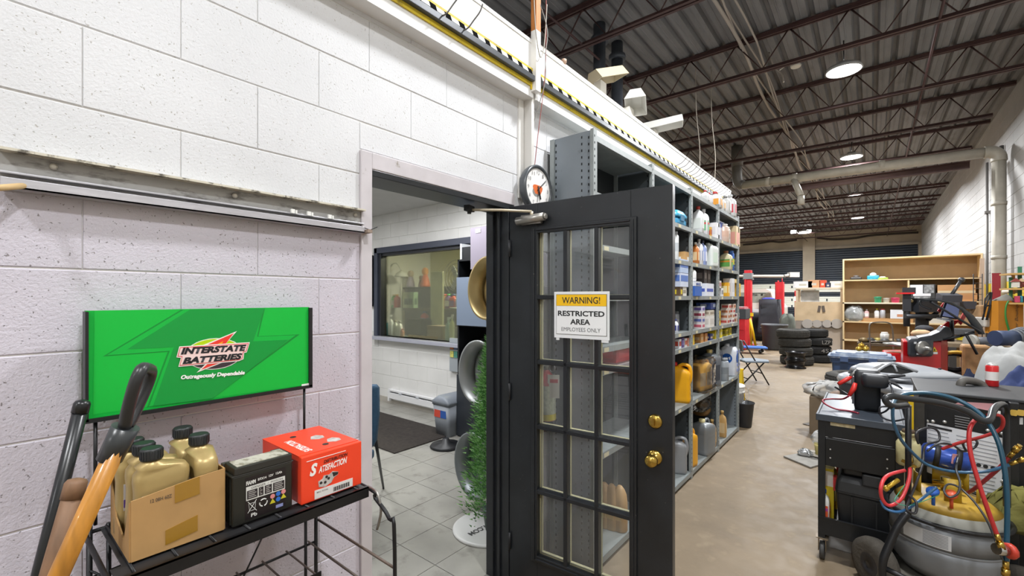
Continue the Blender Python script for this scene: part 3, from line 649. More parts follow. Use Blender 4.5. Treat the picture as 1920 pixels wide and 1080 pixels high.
MB().tube([(fx, by0 + .034, RZ + .024), (fx, by0 + .054, RZ + .052)], .0007, 4).tube([(fx, by0 + .054, RZ + .024), (fx, by0 + .034, RZ + .052)], .0007, 4).tube([(fx, by0 + .038, RZ + .028), (fx, by0 + .036, RZ + .046), (fx, by0 + .052, RZ + .046), (fx, by0 + .050, RZ + .028)], .0006, 4, closed=True).build('bin_symbol', bw_, bt)
tx('Pb', .041, .012, .014, .009, bold=.03)
MB().box(fx, fx + .0003, by0 + .100, by0 + .118, RZ + .012, RZ + .020).build('small_print', M('#8890c0', .5), bt)
# ---------------- red brake pad box
rb = thing('red_parts_box', 'bright red-orange brake parts carton at the right end of the wire rack', 'box', (-1.305, .65, RZ))
rx0, rx1, ry0, ry1, rz1 = -1.430, -1.182, .562, .742, RZ + .128; rc = M('#ee4423', .42, var=.04)
MB().box(rx0, rx1, ry0, ry1, RZ, rz1).build('carton', rc, rb, bevel=.003)
MB().box(rx0 + .002, rx1 - .012, ry0 - .0012, ry1 - .004, rz1, rz1 + .0016).build('lid', rc, rb)
rf = rx1 + .0006; wt = M('#f0ece8', .5)
text('S', (rf, ry0 + .022, RZ + .070), Y1, Z1, .022, .034, wt, rb, shear=.3, bold=.05)
text('ATISFACTION', (rf, ry0 + .047, RZ + .072), Y1, Z1, .085, .018, wt, rb, shear=.25, bold=.03, slant=.06)
text('DISTRIBUTION', (rf, ry0 + .062, RZ + .095), Y1, Z1, .072, .009, M('#3a1512', .5), rb, shear=.2, bold=.03, slant=.04)
MB().box(rf - .0004, rf + .0003, ry0 + .014, ry0 + .128, RZ + .1125, RZ + .114).build('small_print', wt, rb)
cal = M('#b7b2ae', .5, var=.3, vs=70); cal2 = M('#2a2523', .5)
cp = MB(); cp.prism([(rf, ry0 + y, RZ + z) for y, z in ((.048, .034), (.046, .050), (.058, .054), (.062, .062), (.078, .060), (.088, .066), (.105, .060), (.104, .052), (.092, .048), (.084, .036), (.066, .030))], (.0006, 0, 0)); cp.build('calliper_print', cal, rb)
cp = MB(); cp.prism([(rf + .0004, ry0 + y, RZ + z) for y, z in ((.086, .064), (.105, .059), (.103, .053), (.090, .050))], (.0005, 0, 0)); [cp.lathe([(.004, 0), (.004, .0004)], (rf + .0005, ry0 + y, RZ + z), 10, (1, 0, 0)) for y, z in ((.054, .044), (.066, .042), (.076, .050), (.070, .056))]; cp.build('calliper_print', cal2, rb)
MB().box(rf - .0004, rf + .0004, ry0 + .036, ry0 + .150, RZ + .004, RZ + .028).build('sticker', M('#dcd8d4', .5), rb)
bc = MB()
for i in range(22): bc.box(rf + .0004, rf + .0007, ry0 + .090 + i * .0023, ry0 + .0908 + i * .0023 + .0006 * (i % 3), RZ + .008, RZ + .020)
bc.build('barcode', cal2, rb); text('BRC 41346', (rf + .0002, ry0 + .042, RZ + .019), Y1, Z1, .032, .004, cal2, rb)
# top print reads from the wall side
text('SATISFACTION', (rx1 - .030, ry0 + .048, rz1 + .0018), -X1, -Y1, .13, .024, wt, rb, bold=.03)
for (x, y) in ((-.09, .12), (-.15, .10)): MB().prism([(rx1 + x + a * .8, ry0 + y + b, rz1 + .0018) for a, b in ((0, 0), (.03, -.012), (.05, .006), (.045, .025), (.02, .03), (-.005, .018))], (0, 0, .0006)).build('calliper_print', cal, rb)
for (x, y) in ((-.052, .095), (-.19, .065)): MB().lathe([(.009, 0), (.009, .0008)], (rx1 + x, ry0 + y, rz1 + .0016), 14).build('hand_hole', cal2, rb)
MB().lathe([(.048, 0), (.048, .0009)], (rx1 - .10, ry0 - .0012, RZ + .06), 24, (0, 1, 0)).build('side_window', M('#7a6660', .25, .2, var=.4, vs=60), rb)
# ---------------- cardboard box of oil bottles
cb_ = thing('cardboard_box', 'torn open cardboard box full of gold oil bottles on the wire rack', 'box', (-1.29, .30, RZ))
kb_ = M('#b08a58', .85, var=.08, vs=12); ky0, ky1, kx0, kx1 = .216, .388, -1.395, -1.208
MB().prism([(kx1, ky0, RZ), (kx1, ky1, RZ), (kx1, ky1, RZ + .146), (kx1, ky0 + .11, RZ + .142), (kx1, ky0 + .02, RZ + .130), (kx1, ky0, RZ + .128)], (.003, 0, 0)).build('front_panel', kb_, cb_)
MB().prism([(kx1, ky0, RZ), (kx0, ky0, RZ), (kx0, ky0, RZ + .125), (kx1 - .13, ky0, RZ + .055), (kx1 - .05, ky0, RZ + .03), (kx1, ky0, RZ + .125)], (0, -.003, 0)).build('side_panel', kb_, cb_)
MB().box(kx0, kx1, ky1, ky1 + .003, RZ, RZ + .146).build('side_panel', kb_, cb_)
MB().box(kx0 - .003, kx0, ky0, ky1, RZ, RZ + .14).build('back_panel', kb_, cb_)
MB().box(kx0, kx1, ky0, ky1, RZ - .001, RZ + .003).build('base', kb_, cb_)
tp = M('#9a7224', .25, coat=.6)
MB().prism([(kx1 + .0032, ky0 + y, RZ + z) for y, z in ((.075, .098), (.122, .103), (.122, .143), (.075, .138))], (.0008, 0, 0)).build('packing_tape', tp, cb_)
MB().prism([(kx1 + .0032, ky0 + y, RZ + z) for y, z in ((.058, .012), (.118, .020), (.118, .056), (.058, .044))], (.0008, 0, 0)).build('packing_tape', tp, cb_)
text('12 08H 60Z  12', (kx1 + .003, ky0 + .032, RZ + .113), Y1, Z1, .05, .008, M('#5a4a3a', .7), cb_, bold=.02)
gold = M('#b39c68', .38, .35, var=.05); gcap = M('#25282a', .4)
def rrect(cx, cy, z, w, d, r, n=5):
    out = []; r = min(r, w / 2 - 1e-4, d / 2 - 1e-4)
    for (sx, sy, a0) in ((1, 1, 0), (-1, 1, 90), (-1, -1, 180), (1, -1, 270)):
        for i in range(n):
            a = R_(a0 + 90 * i / (n - 1)); out.append(Vector((cx + sx * (w / 2 - r) + r * math.cos(a), cy + sy * (d / 2 - r) + r * math.sin(a), z)))
    return out
def oil_bottle(label, group=None):
    """w along x, d along y, origin at the base"""
    t = thing('oil_bottle', label, 'bottle', (0, 0, 0), group)
    b = MB(); w, d = .104, .050
    b.ring([rrect(0, 0, z, w * s, d * q, .02) for z, s, q in ((0, .9, .9), (.006, 1, 1), (.045, 1, 1), (.09, .96, .96), (.125, .95, .95), (.150, .99, 1), (.163, .97, .98), (.174, .84, .92))] + [rrect(.018, 0, z, a, a * .96, .5) for z, a in ((.183, .060), (.189, .036), (.205, .032))])
    b.build('body', gold, t)
    c = MB(); c.lathe([(.020, .193), (.0205, .196), (.0205, .216), (.018, .219)], (.018, 0, 0), 22)
    for i in range(22): a = 2 * math.pi * i / 22; c.cbox((.018 + .0207 * math.cos(a), .0207 * math.sin(a), .2055), (.0016, .003, .018), a)
    c.build('cap', gcap, t)
    MB().cbox((0, d / 2 * .955, .092), (.078, .0016, .06)).build('label', M('#e3e1e6', .4), t)
    MB().cbox((0, d / 2 * .955 + .0009, .078), (.078, .0006, .018)).build('label_stripe', M('#6b4aa8', .4), t)
    return t
ob = oil_bottle('gold oil bottle with white label, frontmost in the cardboard box')
text('Fluidmatic', (.030, .0262, .104), -X1, Z1, .045, .008, M('#c2455a', .4), ob, bold=.02, lift=.001)
def setb(o, x, y, rz): o.location = (x, y, RZ + .004); o.rotation_euler.z = rz
setb(ob, -1.243, .276, R_(-90)); ob['group'] = 'gold oil bottles in the cardboard box'
for (x, y, rz, l) in ((-1.300, .274, -90, 'gold oil bottle directly behind the labelled front bottle, black cap half hidden'), (-1.358, .265, -90, 'gold oil bottle at the back left corner of the cardboard box'),
                      (-1.262, .358, 180, 'gold oil bottle seen from its narrow side at the right front of the box'), (-1.362, .350, 180, 'gold oil bottle seen from its narrow side at the back right of the box')):
    dup(ob, (x, y, RZ + .004), R_(rz), l)
# ---------------- long tool handles
wdm = M('#b37a2c', .35, var=.35, vs=6, stretch=(7, 7, 1.2), coat=.3); wdd = M('#7a5c44', .6, var=.25, vs=8, stretch=(6, 6, 1))
tA = W(104, 1092, .80); tB = W(219, 838, .835); ax = (tB - tA).normalized(); low = tA + ax * (-(tA.z) / ax.z)
sp = thing('spade_handle', 'spade handle with amber wooden shaft and black D-shaped grip before the sign', 'tool handle', low)
MB().tube([low, tA, tB], [.0165, .0160, .0158], 14).build('shaft', wdm, sp)
tC = W(215, 850, .835); tD = W(236, 800, .842); tE = W(272, 702, .855); gm = M('#2b2c2e', .35, var=.1)
side = ray(255, 760).normalized() * .048 + Rv * .012; ax2 = (tE - tD).normalized()
MB().tube([W(205, 862, .835), tD], [.0205, .0225], 16).build('collar', M('#35383a', .3), sp)
MB().tube([tD - side * .15, tD + ax2 * .03 - side * .62, tE - ax2 * .02 - side, tE + ax2 * .008 - side * .8, tE + ax2 * .012, tE + ax2 * .008 + side * .8, tE - ax2 * .02 + side, tD + ax2 * .03 + side * .62, tD + side * .15], .0105, 10, smooth_path=5).build('grip', gm, sp)
def stick(name, p0, p1, r, m, label, cap=None, capm=None):
    ax = (p1 - p0).normalized(); low = p0 + ax * (-(p0.z) / ax.z); t = thing(name, label, 'pole', low)
    MB().tube([low, p0, p1], r, 14).build('shaft', m, t)
    if cap: MB().tube([p1 - ax * cap, p1, p1 + ax * .006, p1 + ax * .009], [r * 1.12, r * 1.12, r * .9, r * .3], 14).build('end_cap', capm or m, t)
    return t
stick('tool_pole', W(72, 1085, .93), W(154, 757, .985), .0135, M('#1c1e20', .3), 'black shiny pole leaning on the wall at the far left of the sign', .02)
stick('wooden_pole', W(92, 1085, .86), W(143, 905, .90), .0165, wdd, 'dark worn wooden handle between the black pole and the spade handle', .03)
# ================================================================ STEEL SHELVING
SHF, SHB = -1.20, -1.50; SY = [2.215, 3.06, 3.93, 4.79, 5.65]; LV = [.06, .66, 1.14, 1.27, 1.57, 1.86, 2.15, 2.47]
gs = M('#7c848b', .42, .25, var=.08, vs=5, dirt='#5c6165', dscale=14, dlo=.6, dhi=.75); gl = M('#8d9393', .45, .2, var=.1, vs=12); bk = M('#1f2325', .6)
hole = M('#101112', .8)
SH = thing('steel_shelving', 'tall grey four-bay steel shelving behind the open glazed door, loaded with car fluids', 'shelving', ((SHF + SHB) / 2, (SY[0] + SY[-1]) / 2, 0))
for i, y in enumerate(SY):
    MB().box(SHB, SHF - .02, y - .0015, y + .0015, .02, 2.5).build('side_panel', gs if i in (0, 4) else M('#454b4f', .5, .1, var=.1), SH)
    p = MB().box(SHF - .022, SHF, y - .022, y + .022, 0, 2.5)
    p.build('post', gl, SH, bevel=.002)
    MB().box(SHB, SHB + .03, y - .01, y + .01, 0, 2.5).build('post', gl, SH)
    h = MB(); z = .06
    while z < 2.47:
        h.box(SHF - .0005, SHF + .0006, y - .012, y - .005, z, z + .012); h.box(SHF - .045, SHF - .038, y - .0025, y + .0025, z, z + .014)
        if i == 0: h.box(SHB + .035, SHB + .042, y - .0025, y, z, z + .014); h.box(SHF - .09, SHF - .083, y - .0025, y, z + .01, z + .024)
        z += .038
    q = h.build('slot_row', hole, SH); q['kind'] = 'stuff'
for i in range(4):
    MB().box(SHB - .004, SHB - .001, SY[i], SY[i + 1], .03, 2.48).build('back_panel', bk, SH)
    for k, z in enumerate(LV):
        b = MB().box(SHB, SHF - .002, SY[i] + .004, SY[i + 1] - .004, z - .004, z).box(SHF - .004, SHF - .001, SY[i] + .022, SY[i + 1] - .022, z - .034, z).box(SHF - .03, SHF - .004, SY[i] + .022, SY[i + 1] - .022, z - .034, z - .03)
        sh = b.build('shelf', gl, SH)
        if 0 < k < 7:
            for f in (.12, .62): MB().box(SHF, SHF + .001, SY[i] + f * .85, SY[i] + f * .85 + .06, z - .03, z - .006).build('shelf_label', M('#cfc6a4', .6), sh)
    MB().box(SHB, SHF - .02, SY[i] + .02, SY[i + 1] - .02, .0, .03).build('base_strip', bk, SH)
def ys(px, x=-1.27): return onX(px, 558, x).y
NG = {}
BAYN = ['nearest bay', 'second bay', 'third bay', 'farthest bay']
LVN = ['bottom shelf', 'second shelf up', 'third shelf up', 'narrow fourth shelf', 'fifth shelf up', 'sixth shelf up', 'seventh shelf up', 'top']
def where(y, lv):
    b = max(i for i in range(4) if y >= SY[i] - .1); return 'on the %s of the %s' % (LVN[lv], BAYN[b]) if lv != 7 else 'on top of the shelving, %s' % BAYN[b]
def carton(x, y, z, d, w, h, col, label, cat='box', panel=None, txt=None, rz=0, g=None, tcol='#e8e8e8', psz=(.8, .5, .25), tape=False):
    """x,y: centre; d in x, w in y; printed side towards +x and -y"""
    mb = MB().cbox((x, y, z + h / 2), (d, w, h), rz); mb.mat(1)
    T = Matrix.Translation((x, y, z)) @ Matrix.Rotation(rz, 4, 'Z'); e = .0008
    mb.mat(2).box(-d / 2 + .004, d / 2 - .004, -.0015, .0015, h, h + .0008, T)
    o = mb.build('carton', [M(col, .55, var=.05, vs=10), M(col, .5), M('#5a4a3c', .8)], None, bevel=min(.003, h * .04), origin=(x, y, z))
    tag(o, label, cat, g)
    if panel:
        a, b, c0 = psz
        MB().box(d / 2, d / 2 + e, -w / 2 * a, w / 2 * a, h * c0, h * (c0 + b), T).build('printed_panel', M(panel, .5), o)
        MB().box(-d / 2 * a, d / 2 * a, -w / 2 - e, -w / 2, h * c0, h * (c0 + b), T).build('printed_panel', M(panel, .5), o)
    if txt:
        R = T.to_3x3(); th = min(h * .22, w * .3)
        text(txt, T @ Vector((d / 2 + .001, -w * .36, h * .62)), R @ Y1, Z1, w * .72, th, M(tcol, .5), o, bold=.03, lift=.001)
        text(txt, T @ Vector((-d * .36, -w / 2 - .001, h * .62)), R @ X1, Z1, d * .72, th, M(tcol, .5), o, bold=.03, lift=.001)
    return o
def bottle(x, y, z, w, h, col, label, cap='#d8d8d8', lab='#e6e6e6', d=None, neck=.32, rz=0, name='bottle', cat='bottle', g=None, spray=False, rough=.35, metal=0, caph=.1, stripe=None):
    d = d or w * .62; t = thing(name, label, cat, (0, 0, 0), g); m = M(col, rough, metal, var=.04)
    prof = ((0, .92), (.02, 1), (.55, 1), (.68, .97), (.78, .78), (.85, neck), (1 - caph, neck))
    MB().ring([rrect(0, 0, h * a, max(w * s, .01), max(d * s if s > .5 else w * s * .95, .01), w * .2) for a, s in prof]).build('body', m, t)
    r = w * neck * .62
    c = MB().lathe([(r, h * (1 - caph * 1.1)), (r * 1.02, h), (r * .7, h * 1.004)], n=14)
    if spray: c.cbox((w * .18, 0, h * 1.03), (w * .6, r * 1.1, h * .09)).cbox((w * .3, 0, h * .95), (w * .05, r * .6, h * .12))
    c.build('cap', M(cap, .4), t)
    lb = MB(); lb.cbox((0, -d / 2 - .0006, h * .36), (w * .74, .0012, h * .38)).cbox((0, d / 2 + .0006, h * .36), (w * .74, .0012, h * .38)).cbox((w / 2 + .0006, 0, h * .36), (.0012, d * .7, h * .38)); lb.build('label', M(lab, .45), t)
    if stripe: s = MB(); s.cbox((0, -d / 2 - .0014, h * .44), (w * .74, .001, h * .08)).cbox((w / 2 + .0014, 0, h * .44), (.001, d * .7, h * .08)); s.build('label_stripe', M(stripe, .45), t)
    t.location = (x, y, z); t.rotation_euler.z = rz; return t
def jug(x, y, z, w, h, col, label, cap='#c81e1e', lab=None, d=None, rz=0, g=None, rough=.35, metal=0, ribs=True, lean=0, hcol=None):
    """oil jug: body with looped side handle; w in x (label side faces -y), d in y"""
    d = d or w * .55; t = thing('oil_jug', label, 'jug', (0, 0, 0), g); m = M(col, rough, metal, var=.05)
    rings = []
    for i in range(13):
        a = i / 12 * .74; s = 1 - (.03 if (ribs and i % 2 and 1 < i < 10) else 0) - (.04 if i == 0 else 0); rings.append(rrect(0, 0, h * a, w * s, d * s, w * .16))
    for a, s, ox in ((.80, .93, -.02), (.86, .70, -.10), (.90, .42, -.16), (.92, .26, -.18)): rings.append(rrect(w * ox, 0, h * a, w * s, d * min(s * 1.25, .96), w * .12))
    MB().ring(rings).build('body', m, t)
    hx = w * .30; MB().tube([(w * .02, 0, h * .90), (w * .20, 0, h * .955), (w * .42, 0, h * .92), (w * .50, 0, h * .78), (w * .49, 0, h * .60), (w * .44, 0, h * .50)], [w * .075] * 26, 10, smooth_path=5).build('handle', m, t)
    MB().lathe([(w * .135, h * .90), (w * .14, h * .905), (w * .14, h), (w * .11, h * 1.005)], (-w * .18, 0, 0), 18).build('cap', M(cap, .4), t)
    if lab: l = MB(); [l.cbox((-w * .06, s * (d / 2 + .0008), h * .38), (w * .6, .0014, h * .42)) for s in (-1, 1)]; l.build('label', M(lab, .4), t)
    t.location = (x, y, z); t.rotation_euler = (0, lean, rz); return t
def can(x, y, z, r, h, col, label, cap='#e8e8e8', band=None, name='spray_can', cat='can', g=None):
    t = thing(name, label, cat, (x, y, z), g)
    MB().lathe([(r * .95, 0), (r, .003), (r, h * .82), (r * .8, h * .88)], (x, y, z), 18).build('body', M(col, .35, .1), t)
    MB().lathe([(r * .78, h * .87), (r * .78, h * .985), (r * .6, h)], (x, y, z), 16).build('cap', M(cap, .4), t)
    if band: MB().lathe([(r * 1.012, h * .3), (r * 1.012, h * .6)], (x, y, z), 18, caps=False).build('label_band', M(band, .4), t)
    return t
# --- second bay
y = ys(1271); t = thing('tool_case', 'turquoise blue plastic tool case on the upper shelf just right of the door edge', 'case', (-1.33, y - .02, 2.15)); tb = M('#4aa9d4', .35)
MB().box(-1.44, -1.225, y - .16, y + .09, 2.15, 2.215).build('lower_shell', M('#3a93bf', .35), t, bevel=.02)
MB().ring([rrect(-1.33, y - .035, 2.218, .22, .26, .02), rrect(-1.33, y - .035, 2.24, .225, .265, .03), rrect(-1.33, y - .035, 2.275, .19, .21, .04)]).build('upper_shell', tb, t)
MB().cbox((-1.222, y - .04, 2.215), (.012, .09, .05)).build('latch', M('#2a6f93', .4), t)
can(-1.25, ys(1264.5, -1.25), 1.86, .033, .235, '#dfe2e4', 'white and grey aerosol can standing beside a small tan carton on the shelving', '#8e9194', '#b9bfc4')
carton(-1.27, ys(1279), 1.86, .10, .16, .085, '#c1975e', 'small tan carton with white sticker beside the white aerosol can', panel='#e6e2d8', psz=(.3, .4, .1))
for i, (px, zz, c, l) in enumerate(((1268.5, 0, '#c5cde0', 'blue and white carton, lower of the two stacked beside the white roll'), (1268.5, .115, '#aebfdc', 'blue and white carton, upper of the two stacked beside the white roll'))):
    carton(-1.27, ys(px), 1.645 + zz, .13, .20, .112, c, l, panel='#5474b8', psz=(.9, .45, .4))
carton(-1.27, ys(1264), 1.57, .12, .07, .074, '#5f4a33', 'dark brown small carton under the left end of the blue and white stack', panel='#d8c32c', psz=(.5, .5, .2))
carton(-1.27, ys(1270), 1.57, .12, .10, .074, '#d9d6cc', 'cream small carton under the middle of the blue and white stack', panel='#938c7c', psz=(.7, .4, .3))
carton(-1.245, ys(1291), 1.57, .12, .20, .125, '#2f5fb0', 'white and blue filter carton below a white roll at the shelf front', panel='#e4e6ea', psz=(.98, .3, .7))
o = carton(-1.245, ys(1290.5) + .0, 1.698, .12, .18, .001, '#e4e6ea', 'thin white card sheet lying on the white and blue filter carton', 'card')
rl = thing('paper_roll', 'white domed roll standing on the white and blue filter carton', 'roll', (-1.27, ys(1290.5), 1.70)); MB().lathe([(.062, 0), (.066, .01), (.066, .08), (.055, .10), (.02, .11)], (-1.27, ys(1290.5), 1.70), 22).build('roll', M('#e6e6e6', .7), rl); MB().lathe([(.0665, .02), (.0665, .03)], (-1.27, ys(1290.5), 1.70), 22, caps=False).build('edge_band', M('#c9c9cd', .7), rl)
fc = [q for q in bpy.data.objects if q.get('label', '').startswith('white and blue filter carton')][0]
text('MAHLE', (-1.184, ys(1291) - .07, 1.57 + .092), Y1, Z1, .13, .025, M('#1f4a9c', .5), fc, bold=.04, lift=.002)
bottle(-1.25, ys(1264.5, -1.25), 1.27, .06, .11, '#dfe1ea', 'small white bottle with dark blue label alone on its shelf near the door edge', '#3a3f7a', '#3e4688', neck=.5)
can(-1.31, ys(1267, -1.31), 1.27, .03, .17, '#75777c', 'grey can standing behind the small white and navy bottle', '#5b5d60', '#909399')
for i, (px, c, p, h, l) in enumerate(((1264, '#dfe0e4', '#b5493c', .075, 'white small carton with red print, leftmost in the low row near the door edge'), (1269.5, '#4e3f7a', '#8e7fb8', .082, 'purple small carton in the low row near the door edge'), (1275, '#d6d0cc', '#c9654a', .07, 'pale small carton between the purple one and the orange one'),
                       (1281, '#d98e7a', '#e3b5a5', .07, 'salmon pink small carton in the low row near the door edge'), (1288.5, '#e3b21c', '#e8cf52', .085, 'yellow small carton at the right of the low row in the second bay'))):
    carton(-1.265, ys(px), 1.14, .09, .055 if i < 4 else .085, h, c, l, panel=p)
jug(-1.30, ys(1273, -1.3) - .015, .66, .20, .335, '#e8a818', 'large bright yellow oil jug with red cap beside the edge of the open door', lab=None, d=.13, rz=R_(12))
jug(-1.32, ys(1266, -1.32) - .02, .06, .20, .31, '#8f9296', 'grey oil jug on the bottom shelf next to the door edge', '#8f9296', d=.12, rz=R_(20), metal=.2, ribs=False)
jug(-1.27, ys(1289, -1.27), .065, .20, .33, '#e2a21a', 'yellow oil jug leaning sideways on the bottom shelf by the door edge', '#e2a21a', d=.11, rz=R_(78), ribs=False)
# --- third bay
for px, c, cp, l in ((1309, '#dfe2e4', '#a8352c', 'white bottle with dark red cap, left of two on the upper shelf'), (1319, '#e4e2e6', '#d9d9dc', 'white bottle with green and red print, right of two on the upper shelf')):
    bottle(-1.25, ys(px, -1.25), 2.15, .09, .25, c, l, cp, '#d4dad6' if px < 1315 else '#7fb58c', stripe='#c94848' if px > 1315 else None, d=.075)
carton(-1.31, ys(1342, -1.31), 2.15, .12, .22, .22, '#d7dbea', 'white and blue tall carton on the upper shelf of the third bay', panel='#5b6fc0', psz=(.9, .25, .7))
carton(-1.245, ys(1333), 2.15, .09, .14, .155, '#e6e6ea', 'plain white carton in front of the white and blue tall one', panel='#d6d6de')
carton(-1.25, ys(1325), 2.15, .05, .04, .10, '#d8a84a', 'tiny red and yellow packet left of the plain white carton', 'packet', panel='#b8452c')
for px, c, cp, lb, w, h, l in ((1304, '#c77a3c', '#d8d4cc', '#e0c49a', .06, .20, 'orange slim bottle, leftmost of the row on the sixth shelf of the third bay'), (1310.5, '#dfe0e2', '#cfd2d6', '#9aa6c4', .065, .24, 'white slim bottle with blue label next to the orange one'), (1317.5, '#8f9fd0', '#3a3d52', '#dfe2ee', .065, .24, 'pale blue slim bottle with dark cap in the third bay')):
    bottle(-1.25, ys(px, -1.25), 1.86, w, h, c, l, cp, lb, d=w)
jug(-1.26, ys(1329, -1.26), 1.86, .15, .235, '#dde3df', 'big white jug with pale green label on the sixth shelf of the third bay', '#e3e6e4', '#cfe0d2', d=.14, rz=R_(80), ribs=False)
for i, (px, dz, w, h, c, l) in enumerate(((1313, .13, .09, .14, '#4c4340', 'dark brown carton stacked above the white carton, left one'), (1320, .13, .10, .13, '#5c504a', 'dark brown carton stacked above the white carton, middle one'), (1331, .12, .10, .09, '#6a5560', 'dark violet carton stacked above the white carton, right one'))):
    carton(-1.31, ys(px, -1.31), 1.57 + dz, .10, w, h, c, l, panel='#8a8078', psz=(.6, .4, .3))
carton(-1.26, ys(1317), 1.57, .12, .26, .12, '#dcdfe9', 'long white carton with blue print at the front of the fifth shelf, third bay', panel='#4a5cb0', psz=(.8, .25, .35))
for i, (px, c, p, h, l) in enumerate(((1337, '#2c2b2d', '#d8d8d6', .08, 'black small carton right of the long white one'), (1344, '#dcdcdc', '#8f8f93', .085, 'white small carton at the right end of the third bay fifth shelf'), (1340, '#d5cfc8', '#b07a7a', .075, 'pale small carton lying on the black small carton'))):
    carton(-1.26, ys(px), 1.57 + (.085 if i == 2 else 0), .09, .08, h, c, l, panel=p)
carton(-1.30, ys(1326, -1.3), 1.44, .14, .26, .065, '#3c4f94', 'dark blue long carton lying high in the stack of the third bay', panel='#c9d4ee', psz=(.4, .5, .3))
for k in range(4): carton(-1.25, ys(1306.5), 1.27 + k * .052, .08, .085, .05, ['#dcd6d6', '#d2c8cc', '#e0dedc', '#cfd0d6'][k], ['lowest', 'second', 'third', 'topmost'][k] + ' of four white spark plug cartons stacked at the left of the third bay', panel=['#b85a6a', '#5a66a0', '#8e3c50', '#6a5aa0'][k])
carton(-1.255, ys(1322), 1.27, .10, .16, .11, '#dcd8d2', 'white carton with handwritten number in the middle of the third bay', panel='#c9c4be'); carton(-1.255, ys(1322), 1.382, .10, .15, .05, '#cfc7b8', 'beige flat carton on the white carton with handwritten number', panel='#9c8f7e')
carton(-1.25, ys(1339), 1.27, .06, .10, .15, '#e2bb1a', 'yellow upright packet in the third bay beside the white cartons', 'packet', panel='#7a6420', psz=(.7, .2, .3))
for i, (px, c, h, l) in enumerate(((1306, '#c08a4c', .085, 'tan packet, leftmost on the narrow low shelf of the third bay'), (1314, '#b5763a', .08, 'brown orange packet beside the tan packet'), (1324, '#2f3b7a', .06, 'navy small carton on the narrow low shelf of the third bay'), (1334, '#d9c12a', .09, 'yellow packet left of the pair at the bay end'), (1343, '#e0ca2c', .095, 'yellow packet right of the pair at the bay end'))):
    carton(-1.26, ys(px), 1.14, .08, .085, h, c, l, 'packet', panel='#e3dcae' if i > 2 else '#d0b590', psz=(.7, .3, .3))
poly = thin_glass('#fafafa', 1.0, .035, '#e6e6e6')
def jwrap(x, y, z, w, d, h, label):
    rng = random.Random(int(y * 1000)); rings = []
    for i in range(9):
        a = i / 8; s = 1 + .05 * math.sin(a * 9) - (.35 * max(0, a - .8) * 5 * .3)
        rings.append([p + Vector((rng.uniform(-.01, .01), rng.uniform(-.01, .01), rng.uniform(-.008, .008))) for p in rrect(x, y, z + .004 + a * h, w * s, d * s, w * .2, 6)])
    return solo('plastic_wrap', MB().ring(rings, caps=True), poly, label, 'plastic')
jug(-1.30, ys(1309, -1.3), .66, .16, .30, '#e8b04a', 'amber oil jug wrapped in clear plastic, left of two on the third bay shelf', '#c99a4c', '#c9b08a', d=.11, rz=R_(75), ribs=False)
jug(-1.28, ys(1319, -1.28), .66, .16, .30, '#ecb85a', 'amber oil jug wrapped in clear plastic, right of two on the third bay shelf', '#c99a4c', '#b8a07a', d=.11, rz=R_(75), ribs=False)
jwrap(-1.29, ys(1314, -1.29), .66, .20, .33, .31, 'crinkled clear plastic wrapped around the two amber jugs')
jug(-1.27, ys(1333, -1.27), .66, .20, .37, '#7d8389', 'silver grey tall oil jug with gold cap on the third bay shelf', '#b8a464', '#3b4048', d=.14, rz=R_(80), metal=.4)
jug(-1.40, ys(1338, -1.40), .66, .20, .36, '#81868c', 'silver grey tall oil jug standing behind the gold-capped one', '#3c3f44', '#4b5058', d=.14, rz=R_(80), metal=.4)
jug(-1.26, ys(1319.5, -1.26), .06, .20, .33, '#7f8488', 'grey ribbed oil jug with cream cap on the bottom shelf of the third bay', '#d9cf9c', None, d=.16, rz=R_(80), metal=.25)
for px, l, x in ((1335, 'amber bottle in clear plastic on the bottom shelf, left of the pair', -1.25), (1341, 'amber bottle in clear plastic on the bottom shelf, right of the pair', -1.31)): bottle(x, ys(px, x), .06, .075, .27, '#b8905a', l, '#a88850', '#c6a878')
bottle(-1.25, ys(1354, -1.25), .06, .085, .28, '#c09a62', 'amber bottle beside the white pail at the bottom of the last bay', '#a88850', '#cdb48a')
jwrap(-1.33, ys(1312, -1.33), .45, .14, .3, .16, 'loose clear plastic lump above the ribbed grey jug')['label'] = 'crumpled clear plastic film hanging under the second shelf of the third bay'
solo('brown_bag', MB().ring([rrect(-1.36, ys(1318, -1.36), .36 + .03 * i, .16 * s, .34 * s, .06, 6) for i, s in enumerate((.8, 1, 1.02, .9, .6))]), M('#8a6a3e', .8, var=.3, bump=.5, bs=30), 'brown paper bundle stuffed at the back behind the ribbed grey jug', 'bundle')
bpy.data.objects['brown_bag'].location.z = .36
